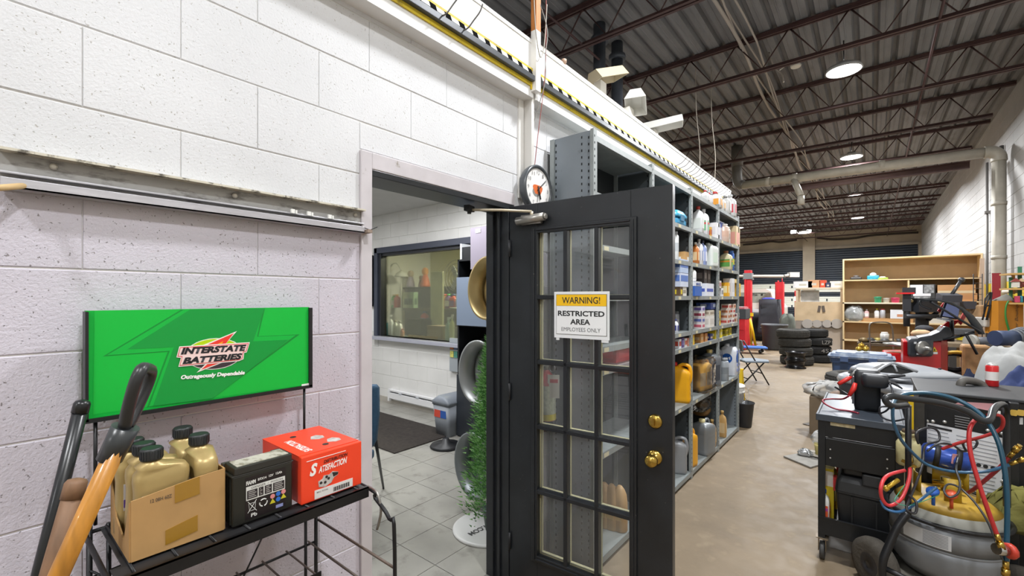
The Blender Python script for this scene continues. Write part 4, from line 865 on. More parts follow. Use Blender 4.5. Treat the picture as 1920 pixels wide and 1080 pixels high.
# --- last bay
can(-1.25, ys(1356, -1.25), 2.15, .055, .20, '#d9bfb0', 'pinkish cylinder can on the upper shelf of the last bay', '#c9c2bc', '#d4b09c', 'tin_can')
can(-1.25, ys(1364, -1.25), 2.15, .03, .19, '#cfc7bd', 'slim cream can between the pinkish can and beige carton', '#b8b3ad', '#b9ada2')
carton(-1.25, ys(1375, -1.25), 2.15, .10, .19, .225, '#d8c39a', 'beige and pink tall carton on the upper shelf of the last bay', panel='#d99a8a', psz=(.8, .6, .1))
bottle(-1.25, ys(1361, -1.25), 1.86, .13, .21, '#d9cfa8', 'cream and orange bottle with green label and brown nozzle in the last bay', '#8a5a3a', '#5f9a4a', stripe='#cf8a2c')
can(-1.25, ys(1370.5, -1.25), 1.86, .035, .23, '#3b66b4', 'blue aerosol can beside the green-labelled bottle', '#4a78c8', '#c9c33a')
for i, (px, w, h, c, p, l) in enumerate(((1354.5, .07, .15, '#e0a51c', '#e8d7a0', 'yellow narrow carton at the left of the last bay fifth shelf'), (1363, .13, .20, '#dcdcde', '#c9c9cd', 'white wide carton in the last bay between two yellow ones'), (1375, .13, .15, '#e6b01a', '#caa244', 'yellow wide carton at the right of the last bay fifth shelf'), (1370, .10, .045, '#d4b46c', '#e0cf9a', 'flat cream carton lying above the yellow wide one'))):
    carton(-1.25 if i < 3 else -1.26, ys(px), 1.57 + (.152 if i == 3 else 0), .09, w, h, c, l, panel=p)
for k in range(4):
    for j in range(3 if k < 2 else 2):
        px = 1355 + j * 9 + k; c = random.choice(['#dcd6d0', '#d2c6bc', '#e0dcd8', '#cfb8a8'])
        rows = ['bottom', 'second', 'third', 'top'][k]
        carton(-1.25, ys(px), 1.27 + k * .054, .08, .10, .052, c, '%s white and red carton, %s row of the stack in the last bay' % (['left', 'middle', 'right'][j], rows), panel=random.choice(['#b85048', '#8a4a5a', '#a86a4a']))
for i, (px, c, h, l) in enumerate(((1355, '#d8c42c', .07, 'yellow packet at the left on the narrow low shelf of the last bay'), (1362, '#e0cc34', .08, 'yellow packet at the right on the narrow low shelf of the last bay'))):
    carton(-1.26, ys(px), 1.14, .07, .08, h, c, l, 'packet', panel='#9a8a30')
t = thing('plastic_canister', 'white square canister with round blue logo in the last bay', 'canister', (-1.27, ys(1372), .66)); yc = ys(1372)
MB().ring([rrect(-1.29, yc, .66 + a * .34, .17 * s, .26 * s, .03) for a, s in ((0, .96), (.03, 1), (.8, 1), (.92, .92), (.97, .7))]).build('body', M('#d9dde6', .4), t); MB().lathe([(.03, .32), (.03, .36)], (-1.31, yc - .06, .66), 14).build('cap', M('#cfd3da', .4), t)
MB().lathe([(.055, 0), (.055, .002)], (-1.204, yc - .03, .86), 22, (1, 0, 0)).build('logo', M('#1f57a8', .4), t); MB().lathe([(.055, 0), (.055, .002)], (-1.29, yc - .131, .86), 22, (0, -1, 0)).build('logo', M('#1f57a8', .4), t)
text('stri', (-1.325, yc - .134, .845), X1, Z1, .07, .035, M('#f0f0f0', .4), t, bold=.03); [MB().cbox((-1.203, yc + .02, z), (.003, .14, .03)).build('blue_stripe', M('#7d8cc4', .5), t) for z in (.72, .78, .93)]
can(-1.25, ys(1357, -1.25), .66, .05, .24, '#9aa0a6', 'grey canister left of the white square canister', '#7e8388', '#7d8388', 'tin_can')
t = thing('white_pail', 'white plastic pail with wire handle at the bottom of the last bay', 'bucket', (-1.33, ys(1371, -1.33), .06)); c0 = (-1.35, ys(1371, -1.35), .06); pm = M('#dfdeda', .4, var=.04)
MB().lathe([(.125, 0), (.13, .01), (.142, .33), (.150, .335), (.150, .355), (.144, .36), (.148, .375), (.148, .40)], c0, 30).build('body', pm, t); MB().lathe([(.152, .40), (.154, .405), (.154, .42), (.14, .43), (.02, .43)], c0, 30).build('lid', pm, t)
MB().tube([Vector(c0) + Vector((.155 * math.sin(a) * .25 + .155 * abs(math.cos(a)) * 0 + .15, .155 * math.cos(a), .38 - .12 * math.sin(a))) for a in [i * math.pi / 12 for i in range(13)]], .003, 5).build('handle', steel, t); MB().cbox((-1.21, c0[1], .19), (.003, .16, .20)).build('label', M('#c9cdd4', .5), t)
# on top of the shelving
for px, x, w, h, c, cp, lb, l in ((1322, -1.25, .07, .12, '#dedede', '#c03a3a', '#c9c9c9', 'short white bottle with red cap, leftmost on top of the shelving'), (1329, -1.25, .07, .12, '#e2e2e2', '#c03a3a', '#d0cccc', 'short white bottle with red cap, second on top of the shelving'),
                       (1341, -1.25, .12, .17, '#dfe0e0', '#c94444', '#df9a3a', 'white bottle with orange label and red cap on top of the shelving'), (1350, -1.25, .10, .15, '#dcdcda', '#c94444', '#d8a860', 'cream-labelled white bottle beside the orange-labelled one'),
                       (1360, -1.25, .11, .20, '#cfcfcd', '#8a8a88', '#dadada', 'grey-white bottle left of the tall one at the shelving top end'), (1369, -1.25, .12, .25, '#e4e4e4', '#c9c9c9', '#c9505a', 'tall white bottle with pink label at the far top end of the shelving')):
    bottle(x, ys(px, x), 2.47, w, h, c, l, cp, lb, d=w * .8)
# --- nearest bay (seen above the door and through its panes)
tan = M('#b08d60', .55, var=.15)
for i, (px, l) in enumerate(((1133, 'tan rounded bottle seen through the lowest right pane, left of three'), (1147, 'tan rounded bottle seen through the lowest right pane, middle of three'), (1162, 'tan rounded bottle seen through the lowest right pane, right of three'))):
    x = -1.36 + .05 * i; y = onX(px, 558, x).y; t = thing('tan_bottle', l, 'bottle', (x, y, .38))
    t.location = (0, 0, 0); WMAT[t.name] = Matrix.Identity(4)
    MB().ring([rrect(0, 0, a * .29, .10 * s, .075 * s, .035, 6) for a, s in ((0, .9), (.03, 1), (.6, 1), (.8, .9), (.92, .6), (.99, .25))]).build('body', tan, t); MB().cbox((0, -.038, .12), (.06, .002, .09)).build('label', M('#c4a878', .6), t)
    t.location = (x, y, .06)
MB().box(SHB, SHF - .01, SY[0], SY[1], .055, .06)
carton(-1.36, 2.75, 1.14, .2, .3, .10, '#a8343a', 'dark red carton seen through the right column of door panes', panel='#c8484c')
ltb = solo('light_batten', MB().box(-1.48, -1.40, 2.30, 2.62, 2.15, 2.20).box(-1.44, -1.38, 2.32, 2.60, 2.20, 2.215), M('#dcd9cf', .5), 'white batten lying on the upper shelf of the nearest bay', 'batten', bevel=.004)
# fire extinguisher
fe = thing('fire_extinguisher', 'fire extinguisher with hanging inspection tag seen through the left door panes', 'fire extinguisher', (-1.42, 2.085, .85)); ex, ey = -1.445, 2.085; ez = .80
MB().lathe([(.030, 0), (.052, .012), (.055, .03), (.055, .27), (.045, .31), (.022, .335), (.018, .35)], (ex, ey, ez), 24).build('cylinder', M('#b3262a', .3), fe)
MB().lathe([(.0565, .10), (.0565, .26)], (ex, ey, ez), 24, caps=False).build('label', M('#b5bba8', .5, var=.25, vs=60), fe); MB().lathe([(.057, .065), (.057, .10)], (ex, ey, ez), 24, caps=False).build('yellow_band', M('#d8c83a', .5), fe); MB().lathe([(.057, .005), (.057, .062)], (ex, ey, ez), 24, caps=False).build('dark_label', M('#2a2426', .5), fe)
MB().lathe([(.02, .345), (.022, .36), (.018, .39)], (ex, ey, ez), 14).cbox((ex, ey, ez + .40), (.10, .022, .014), R_(60), 0, .25).cbox((ex + .01, ey, ez + .375), (.09, .018, .01), R_(60), 0, -.1).build('valve', steel, fe)
MB().tube([Vector((ex + .055 + .02 * math.cos(a), ey - .02, ez + .36 + .02 * math.sin(a))) for a in [i * math.pi / 6 for i in range(12)]], .003, 5, closed=True).build('safety_pin', steel, fe)
MB().cbox((ex + .065, ey - .02, ez + .26), (.002, .065, .13), R_(-60)).build('inspection_tag', M('#e4e2e0', .5), fe); MB().cbox((ex + .0672, ey - .021, ez + .29), (.001, .045, .02), R_(-60)).build('tag_print', M('#cc3038', .5), fe)
lsw = solo('switch_plate', MB().box(XW, XW + .01, 2.10, 2.18, 1.53, 1.66).box(XW + .01, XW + .016, 2.115, 2.135, 1.57, 1.62).box(XW + .01, XW + .016, 2.145, 2.165, 1.57, 1.62).box(XW, XW + .01, 2.10, 2.17, 1.42, 1.49), M('#e6e6e3', .4), 'white double light switch plate behind the glazed door', 'switch', bevel=.002)
# ================================================================ OFFICE CONTENTS
solo('entrance_mat', MB().box(-5.35, -3.66, 2.66, 3.50, .010, .022), M('#2e2824', .95, var=.35, vs=30, bump=.8, bs=120), 'large dark brown entrance mat on the grey tiled office floor', 'mat', bevel=.006)
bh = thing('baseboard_heater', 'long white electric baseboard heater under the office window', 'heater', (-4.8, YO - .05, .06)); hx0 = onY(735, 745, YO).x; hx1 = -3.6; hm = M('#e3e3e4', .4)
MB().box(hx0, hx1, YO - .06, YO - .004, .20, .225).box(hx0, hx1, YO - .02, YO - .004, .07, .22).box(hx0, hx1, YO - .07, YO - .06, .10, .185).build('casing', hm, bh, bevel=.003)
MB().box(hx0 - .002, hx0 + .03, YO - .075, YO - .004, .06, .23).box(hx1 - .03, hx1, YO - .075, YO - .004, .06, .23).build('end_cap', hm, bh); MB().box(hx0 + .03, hx1 - .03, YO - .05, YO - .02, .10, .18).build('fin_core', M('#8e9296', .6), bh)
for i in range(5): MB().box(hx0 + .25 + i * .38, hx0 + .31 + i * .38, YO - .075, YO - .06, .185, .20).build('clip', M('#b8bcc0', .5), bh)
struct('baseboard_office', MB().box(xo0, xb, YO - .012, YO, 0, .09), M('#b3ada4', .6))
# blue chair just inside the doorway
bc_ = thing('blue_chair', 'blue upholstered chair with black legs behind the near door jamb', 'chair', (-2.5, 1.45, 0)); bl = M('#2f4f6b', .8, var=.15, vs=40); 
pA = W(704, 722, 2.9); pB = W(699, 832, 2.9)
dirb = (pA - pB).normalized(); lat = Vector((-.75, -.66, 0))
MB().ring([[q + lat * s * .46 + Vector((0, 0, 0)) + (Fv * .03 * k) for s, k in ((0, -1), (.5, -1.6), (1, -1), (1, 1), (.5, 1), (0, 1))] for q in (pB - Z1 * .02, pB + Rv * .02 + Z1 * .02, (pA + pB) / 2 + Rv * .028, pA + Rv * .018 - Z1 * .02, pA)]).build('backrest', bl, bc_, bevel=0)
sc_ = pB + lat * .23 - Z1 * .14; MB().cbox(sc_ + Fv * .0 - Rv * .05 - Z1 * .0, (.46, .46, .06), math.atan2(lat.y, lat.x)).build('seat', bl, bc_, bevel=.015)
for (p0, p1) in ((W(700, 800, 2.9), onZ(719, 916, .01)), (W(690, 800, 3.3), onZ(680, 880, .01)), (pB + lat * .44, pB + lat * .44 - Z1 * .60 - Fv * .1)):
    p1 = Vector(p1); p1.z = .012; MB().cyl(p0, p1, .012, .009, 10).build('leg', black, bc_)
# grey bin with swing lid
gb = thing('swing_bin', 'small grey swing-lid waste bin with stickers beside the baseboard heater', 'bin', onZ(842, 812, .01)); c = onZ(846, 812, .01); g1 = M('#8f949c', .45)
MB().ring([rrect(c.x, c.y, .012, .22, .28, .03), rrect(c.x, c.y, .36, .27, .34, .03)]).build('body', g1, gb); MB().ring([rrect(c.x, c.y, .36, .285, .355, .03), rrect(c.x, c.y, .40, .28, .35, .03), rrect(c.x, c.y, .46, .10, .34, .03)]).build('lid', M('#7f858e', .45), gb)
MB().box(c.x + .0, c.x + .09, c.y - .165, c.y - .158, .22, .31).build('sticker', M('#2f5aa8', .5), gb); MB().box(c.x - .10, c.x - .0, c.y - .165, c.y - .156, .22, .31).build('sticker', M('#cf4a38', .5), gb)
# tall grey cupboard column, right side of the doorway view
tc = thing('vending_cupboard', 'tall black and blue-grey cupboard standing right of the office window', 'cupboard', (-3.2, 3.6, 0)); 
vx0 = onY(858, 558, 3.45).x; vx1 = vx0 + 1.0; vb = M('#15171a', .35); vg = M('#6f7b8c', .45)
MB().box(vx0, vx1, 3.45, 3.47, 0, .05).box(vx0, vx0 + .02, 3.45, 3.88, 0, 1.98).box(vx1 - .02, vx1, 3.45, 3.88, 0, 1.98).box(vx0, vx1, 3.86, 3.88, 0, 1.98).box(vx0, vx1, 3.45, 3.88, 1.96, 1.98).box(vx0, vx1, 3.45, 3.88, 1.24, 1.26).box(vx0, vx1, 3.45, 3.88, .70, .72).build('carcass', vb, tc)
MB().box(vx0, vx0 + .49, 3.435, 3.45, 1.25, 1.78).build('door', vg, tc); MB().box(vx0 + .5, vx1, 3.435, 3.45, 1.25, 1.78).build('door', vg, tc); MB().box(vx0, vx1, 3.435, 3.45, .03, .70).build('door', M('#2b2f36', .35), tc)
for x in (vx0 + .45, vx0 + .55): MB().sph((x, 3.425, 1.33), .014, 10, 6).build('knob', M('#d9d9d9', .3), tc)
bxo = solo('storage_box', MB().box(vx0 + .02, vx0 + .36, 3.5, 3.8, 1.981, 2.12).mat(1).box(vx0 + .0, vx0 + .02, 3.49, 3.81, 1.981, 2.16), [vb, M('#dfe3e6', .5)], 'black box with white edge on top of the tall cupboard', 'box')
pb = solo('purple_grey_box', MB().box(vx0 + .25, vx0 + .60, 3.40, 3.44, 1.86, 2.30).mat(1).box(vx0 + .33, vx0 + .40, 3.395, 3.40, 2.24, 2.28), [M('#7b7480', .6), M('#c9c9cc', .5)], 'mauve grey board leaning on the cupboard front behind the gold wheel', 'board')
ubn = thing('black_urn', 'small black coffee urn with chrome lid on the cupboard shelf', 'urn', (vx0 + .28, 3.62, .72)); MB().lathe([(.10, 0), (.13, .28), (.135, .30)], (vx0 + .28, 3.60, .72), 24).build('body', M('#202226', .25), ubn); MB().lathe([(.137, .30), (.14, .32), (.12, .35), (.03, .39)], (vx0 + .28, 3.60, .72), 24).build('lid', chrome, ubn)
# leaflet stand
px = onY(850, 690, 3.90); ls = thing('leaflet_box', 'small wall leaflet holder with colourful print left of the silver wheels', 'leaflet holder', (px.x, YO, .95)); MB().box(px.x - .05, px.x + .12, YO - .04, YO, .62, 1.04).build('holder', M('#9aa0a4', .5), ls)
for i, cc_ in enumerate(('#c9c46a', '#4f8a7a', '#c8703a', '#5a6a8a')): MB().box(px.x - .03 + (i % 2) * .07, px.x + .03 + (i % 2) * .07, YO - .05, YO - .04, .80 + (i // 2) * .1, .88 + (i // 2) * .1).build('leaflet', M(cc_, .5, var=.3, vs=60), ls)
# black disc base next to the bin
cdb = onZ(845, 825, .01); solo('round_base', MB().lathe([(.16, 0), (.165, .01), (.15, .03), (.05, .045), (.03, .09)], (cdb.x + .12, cdb.y - .18, .011), 28), black, 'round black pedestal base on tiles in front of the swing bin', 'base')
# sill and counter things behind the glass
def onsill(px, yy=YO + .22): return onY(px, 640, yy).x
solo('reception_counter', MB().box(-6.3, -3.0, YO + .14, YO + .62, .90, .94).mat(1).box(-6.3, -3.0, YO + .56, YO + .60, 0, .90), [M('#7d8a86', .2), M('#55575a', .6)], 'reception counter top behind the office window, bottles standing on it', 'counter')
BZ = .94
for px, w, h, c, cp, lb, l in ((714, .12, .33, '#d9d8de', '#d4d4d8', '#cfcfd8', 'white pump bottle, leftmost on the counter behind the window'), (724, .10, .27, '#4fb0c4', '#c9d3d6', '#7fc6d4', 'turquoise soap bottle beside the leftmost white pump bottle'), (730, .08, .36, '#d4dadd', '#dfe3e6', '#bcc6cc', 'tall clear pump bottle behind the turquoise soap'),
        (739, .09, .30, '#cdd2cf', '#b9b09a', '#b5b9b2', 'pale bottle with beige cap near the left window corner'), (747, .09, .29, '#e6e8ea', '#e2e4e6', '#d2d6da', 'white upright tube on the counter behind the window'), (752, .06, .16, '#c77a58', '#c4604a', '#d9b08a', 'small orange brown bottle on the counter behind the window'),
        (838, .08, .36, '#9fc4c6', '#cfe0e2', '#b8d4d6', 'aqua pump bottle, left of two near the cupboard'), (845, .07, .40, '#cfd8a8', '#dfe3e6', '#d8dec0', 'pale green pump bottle, right of two near the cupboard')):
    bottle(onsill(px), YO + .24, BZ, w, h * .9, c, l, cp, lb, d=w * .7, spray=h > .3)
carton(onsill(779), YO + .30, BZ, .28, .2, .30, '#1f2022', 'small black box on the reception counter behind the window', panel='#2f2d2a')
carton(onsill(816), YO + .30, BZ, .32, .2, .22, '#8f7f68', 'brown carton on the reception counter beside the soft toys', panel='#a5957a')
solo('yellow_tape_box', MB().box(onsill(778) - .1, onsill(824), YO + .16, YO + .20, BZ, BZ + .07), M('#b8952c', .5), 'long low yellow-edged tray on the counter behind the window', 'tray', bevel=.01)
solo('screen_stand', MB().box(onsill(788) - .02, onsill(788) + .24, YO + .42, YO + .46, BZ, BZ + 1.0), M('#b7b996', .6, var=.2), 'tall cream panel standing on the counter behind the window', 'panel', bevel=.01)
# back counter with stuff in the reception
solo('dark_partition', MB().box(-7.3, -3.2, 5.55, 5.65, .0, 1.72).mat(1).box(-7.3, -3.2, 5.50, 5.70, 1.72, 1.76), [M('#55575c', .7), M('#2a2724', .5)], 'dark grey partition with shelf top across the back of the reception', 'partition')
rng = random.Random(5)
cols = ['#c83c34', '#3fae4a', '#e08a3a', '#8a6ab0', '#d8c8a0', '#e2e2de', '#c46a9a', '#3c6ab4', '#caa03a']
def figurine(px, z, h, c1, c2, lab, Y=5.58):
    x = onY(px, 600, Y).x; t = thing('figurine', lab, 'figurine', (x, Y, z))
    MB().lathe([(h * .22, 0), (h * .25, h * .1), (h * .16, h * .45), (h * .1, h * .6)], (x, Y, z), 12).build('body', M(c1, .5), t); MB().sph((x, Y, z + h * .75), (h * .17, h * .17, h * .2), 12, 8).build('head', M(c2, .5), t)
for px, z, h, a, b, l in ((770, 1.76, .36, '#b8a8c8', '#c9b29a', 'violet and beige figurine on the partition behind the window'), (797, 1.76, .40, '#c4602c', '#d08a3a', 'orange figurine on the partition behind the window'), (789, 1.76, .24, '#8a5a34', '#a8783c', 'small brown figurine left of the orange one'), (761, 1.76, .3, '#dcd8cc', '#e4e0d8', 'white round figurine left of the violet one')):
    figurine(px, z, h, a, b, l)
solo('figurine_shelf', MB().box(-6.7, -3.3, 5.2, 5.5, 1.0, 1.04), M('#6e6a62', .6), 'grey ledge fixed low on the partition behind the window', 'ledge')
for i, (px, c, l) in enumerate(((739, '#4fae52', 'green bottle-shaped ornament at the left behind the window'), (744, '#c24844', 'red ornament beside the green one behind the window'), (765, '#b9c4a0', 'pale green gift bag in the middle behind the window'), (773, '#8fae8a', 'small green gift bag behind the window'), (796, '#cf3f5a', 'crimson soft toy behind the window near the cartons'), (834, '#d89a4a', 'amber jar right of centre behind the window'), (841, '#8a6aa0', 'violet jar behind the window near the fan'), (850, '#c8564a', 'red jar behind the window by the cupboard'))):
    X = onY(px, 600, 5.35).x; z0 = 1.04 if px not in (796,) else 1.04
    if px in (765, 773): carton(X, 5.35, 1.36, .2, .1, .3, c, l, 'gift bag', panel='#3d5a44', psz=(.6, .4, .2))
    else: bottle(X, 5.35, 1.36 if px > 800 or px < 760 else 1.04, .16, .26, c, l, rng.choice(cols), rng.choice(cols), name='ornament', cat='ornament')
solo('ornament_shelf', MB().box(-6.9, -3.3, 5.2, 5.5, 1.32, 1.36), M('#5d5a54', .6), 'dark ledge carrying coloured ornaments behind the window', 'ledge')
fn = thing('desk_fan', 'round desk fan at the right behind the office window', 'fan', (onY(852, 560, 5.3).x, 5.3, 1.5)); X = onY(856, 560, 5.3).x
for r in (.30, .24, .17, .1): MB().tube([Vector((X + r * math.cos(a), 5.28, 1.9 + r * math.sin(a))) for a in [i * math.pi / 12 for i in range(24)]], .006, 5, closed=True).build('grille_ring', steel, fn)
MB().cyl((X, 5.3, 1.62), (X, 5.3, 1.36), .02).lathe([(.12, 0), (.12, .03)], (X, 5.3, 1.36), 18).build('stand', M('#8f9296', .5), fn)
for k in range(3): a = k * 2.09; MB().cbox((X + .12 * math.cos(a), 5.3, 1.9 + .12 * math.sin(a)), (.2, .01, .09), 0, 0, -a).build('blade', M('#a9aeb2', .4), fn)
lam = thing('arc_lamp', 'thin white arched desk lamp at the left behind the window', 'lamp', (onY(750, 560, 5.3).x, 5.3, 1.36)); X = onY(752, 560, 5.3).x; MB().tube([(X, 5.3, 1.36), (X, 5.3, 2.0), (X - .1, 5.3, 2.2), (X - .25, 5.3, 2.22), (X - .35, 5.3, 2.12)], .012, 6, smooth_path=4).build('arm', white, lam); MB().lathe([(.14, -.02), (.10, .05), (.02, .10)], (X, 5.3, 1.98), 16).build('shade', white, lam)
dpn = solo('wall_monitor', MB().box(onY(698, 600, YO).x - .3, WX0 - .09, YO - .06, YO - .02, 1.42, 2.20), M('#15161b', .3), 'black panel on the wall left of the office window', 'panel', bevel=.004)
wbp = solo('paper_sheet', MB().box(WX0 - .3, WX0 - .1, YO - .006, YO - .001, 1.04, 1.36), M('#e6e6e6', .7), 'white paper sheet below the black panel left of the window', 'paper')
# ---------------- wheel display stand and rims
def wheel(name, loc, R, wdt, axis, m, label, lug=5):
    t = thing(name, label, 'wheel', (0, 0, 0)); prof = [(R * .83, -wdt / 2), (R, -wdt / 2), (R, -wdt / 2 + .012), (R * .94, -wdt / 2 + .016), (R * .92, -wdt * .3), (R * .86, -wdt * .2), (R * .84, 0), (R * .86, wdt * .3), (R * .93, wdt * .38), (R, wdt / 2 - .01), (R, wdt / 2), (R * .93, wdt / 2), (R * .88, wdt * .36), (R * .80, wdt * .3), (R * .79, -wdt * .3)]
    MB().lathe(prof, n=48, caps=False, closed=True).build('barrel', m, t)
    MB().lathe([(R * .80, -wdt * .10), (R * .62, -wdt * .02), (R * .36, -wdt * .18), (R * .2, -wdt * .26), (R * .05, -wdt * .27)], n=40).lathe([(R * .80, -wdt * .08), (R * .60, .0), (R * .3, -wdt * .1), (R * .05, -wdt * .1)], n=40).build('disc', m, t)
    h = MB()
    for k in range(10): a = k * math.pi / 5; h.lathe([(R * .07, -wdt * .03 - .02), (R * .07, -wdt * .03 + .005)], (R * .64 * math.cos(a), R * .64 * math.sin(a), -.012), 10)
    h.build('vent_hole', hole, t)
    for k in range(lug): a = k * 2 * math.pi / lug; MB().lathe([(.009, -wdt * .3), (.009, -wdt * .2)], (R * .22 * math.cos(a), R * .22 * math.sin(a), 0), 8).build('lug_nut', steel, t)
    q = Vector((0, 0, 1)).rotation_difference(Vector(axis).normalized()); t.rotation_mode = 'QUATERNION'; t.rotation_quaternion = q; t.location = loc
    return t
sb = onZ(915, 990, .015); stx, sty = sb.x - .0, sb.y + .0
stn = thing('wheel_display_stand', 'round white base and post display stand carrying the car wheels', 'stand', (stx, sty, .01))
MB().lathe([(.235, 0), (.235, .012), (.22, .018)], (stx, sty, .011), 40).build('base', M('#c4c4c2', .4), stn); qa, qb = onZ(914, 981, .03), onZ(876, 1000, .03); qr = (qb - qa).normalized(); text('W.COM', qa, qr, Z1.cross(qr), (qb - qa).length, .045, M('#3a3a3a', .5), stn, bold=.03)
MB().box(stx - .02, stx + .02, sty + .36, sty + .40, .02, 1.85).build('post', black, stn)
axw = Vector((-.18, -.98, .05))
for px, py, D, m, l in ((931, 541, 3.25, M('#b09a6a', .38, .7), 'gold coloured wheel rim, highest on the display stand'), (913, 697, 3.25, M('#9a9c9c', .42, .6), 'polished silver wheel rim, middle one on the display stand'), (905, 868, 3.25, M('#82878a', .42, .6), 'dark silver wheel rim, lowest on the display stand behind the green tree')):
    p = W(px, py, D); wheel('car_wheel', p, .232, .19, axw, m, l)
# artificial tree
tr = thing('potted_cedar', 'green artificial cedar tree in a small pot beside the black door jamb', 'tree', onZ(918, 990, .01)); tcx = W(926, 800, 2.92); tcx = (tcx.x, tcx.y)
rng = random.Random(3); fb_ = MB()
for i in range(9000):
    h = rng.random() ** .8; z = .14 + h * 1.16; rr = (.165 * (1 - h) ** .75 + .025) * (1 + .25 * math.sin(i * .37 + z * 30)) * rng.uniform(.35, 1.1); a = rng.uniform(0, 6.283)
    c = Vector((tcx[0] + rr * math.cos(a), tcx[1] + rr * math.sin(a), z)); d = Vector((math.cos(a), math.sin(a), rng.uniform(.1, 1.1))).normalized(); l = rng.uniform(.02, .045); s = d.cross(Vector((rng.uniform(-1, 1), rng.uniform(-1, 1), .3))).normalized() * rng.uniform(.003, .007)
    fb_.mat(rng.randrange(3)).add([c - s, c + s, c + d * l], [(0, 1, 2)])
f_ = fb_.build('foliage', [M('#6ba054', .6), M('#93c47c', .6), M('#4c8044', .7)], tr); f_['kind'] = 'stuff'
MB().cyl((tcx[0], tcx[1], .1), (tcx[0], tcx[1], 1.2), .012, .006, 8).build('trunk', M('#4a3826', .8), tr)
MB().lathe([(.055, 0), (.075, .13), (.08, .135), (.078, .145), (.06, .14)], (tcx[0], tcx[1], .031), 22).build('pot', M('#3a4a44', .5), tr)
# ================================================================ CEILING FITTINGS OF THE HALL
glow = emitter('#fffdf8', 9.0)
LN = ['', '', 'nearest round high-bay lamp above the doorway, out of view', 'brightest and nearest round ceiling lamp in view', 'second round ceiling lamp of the receding row', 'third round ceiling lamp of the receding row', 'fourth, smallest round ceiling lamp of the receding row',
      'round ceiling lamp in front of the concrete pillar between the overhead doors', 'round ceiling lamp half hidden behind the shelving end', 'round ceiling lamp far left, hidden behind the office wall', 'round ceiling lamp added for side light by the right wall, out of view']
for i, (x, y) in enumerate(BAYS):
    if i < 2: continue
    t = thing('high_bay_lamp', LN[i], 'ceiling lamp', (x, y, 4.55)); 
    MB().lathe([(.03, .12), (.07, .11), (.075, .07), (.13, .06), (.19, .045), (.205, .0), (.19, -.005)], (x, y, 4.55), 32, caps=False).build('housing', M('#b9babc', .5), t)
    MB().lathe([(.188, .0), (.188, .01)], (x, y, 4.55), 32).build('lens', glow, t); MB().cyl((x, y, 4.66), (x, y, ZC), .008, n=6).build('suspension', darkm, t)
for px, py, D, l in ((1507, 428, 21.5, 'small flood lamp left of the lamp before the concrete pillar'), (1514, 431, 21.5, 'small flood lamp right of the lamp before the concrete pillar')):
    pass
# flood lamps by the pillar
for px, py, l in ((1488, 434, 'small bright flood lamp left of the pillar between the overhead doors'), (1516, 433, 'small bright flood lamp right of the pillar between the overhead doors')):
    p = W(px, py, 21.0); t = thing('flood_lamp', l, 'flood lamp', p); MB().cbox(p, (.26, .12, .2), 0, -.4).build('housing', M('#444444', .5), t); MB().cbox(p - Vector((0, .07, .03)), (.22, .02, .16), 0, -.4).build('lens', glow, t); MB().cyl(p, p + Z1 * .5, .02, n=6).build('bracket', darkm, t)
# pale heating pipe with elbow
YP = 10.9; ppm = M('#b3ada0', .5, var=.12, vs=6); lx = -2.35
pp = thing('ventilation_pipe', 'long pale pipe crossing below the joists and turning down the right wall', 'pipe', (-.3, YP, 4.0))
MB().cyl((lx + .1, YP, 4.06), (1.50, YP, 4.02), .088, n=20).build('main_run', ppm, pp)
MB().tube([(1.48, YP, 4.02), (1.57, YP, 4.01), (1.64, YP, 3.94), (1.65, YP, 3.84)], .10, 18, smooth_path=4).build('elbow', ppm, pp); MB().cyl((1.65, YP, 3.86), (1.65, YP, .2), .088, n=20).build('down_pipe', ppm, pp)
for x in (lx + .55, -1.3, 0.1): MB().cyl((x, YP, 4.055), (x + .09, YP, 4.052), .097, n=20).build('coupling', ppm, pp)
for z in (3.1, 2.2): MB().cyl((1.65, YP, z), (1.65, YP, z + .06), .096, n=20).build('coupling', ppm, pp)
MB().cyl((-1.28, YP - .02, 4.05), (-1.12, YP - .2, 3.62), .06, n=14).cyl((-1.12, YP - .2, 3.62), (-1.12, YP - .2, 3.45), .062, n=14).build('branch', ppm, pp)
MB().tube([(lx, YP, 4.62), (lx, YP, 4.3), (lx + .03, YP, 4.12), (lx + .12, YP, 4.06)], .105, 16, smooth_path=4).cyl((lx, YP, 4.5), (lx, YP, ZC), .12, n=18).build('riser', M('#6d6a66', .5, .3), pp)
solo('ceiling_beam', MB().box(-1.7, 1.35, YP + .35, YP + .43, 3.86, 3.98).box(-1.7, 1.35, YP + .30, YP + .48, 3.97, 3.985), joistm, 'dark steel beam running just behind and below the pale pipe', 'beam')
for y, r, l in ((11.35, .03, 'thin conduit running down the right wall beside the pale pipe'), (12.6, .02, 'thinner dark conduit on the right wall above the wood bookcase')):
    solo('wall_conduit', MB().cyl((XR - .04, y, .3), (XR - .04, y, 4.2), r, n=8).box(XR - .08, XR, y - .05, y + .05, 3.2, 3.25), M('#6a6764', .5, .3), l, 'conduit')
for px, py, l in ((1124, 95, 'dark vertical vent pipe hanging from the deck, left of the pair'), (1157, 110, 'dark vertical vent pipe hanging from the deck, right of the pair')):
    p = W(px, 130, 5.5 if px < 1140 else 5.9); solo('vent_pipe', MB().cyl((p.x, p.y, 2.96), (p.x, p.y, ZC), .075, n=16).cyl((p.x, p.y, 4.72), (p.x, p.y, 4.78), .11, n=16), M('#555b64', .5, .3, var=.3), l, 'pipe')
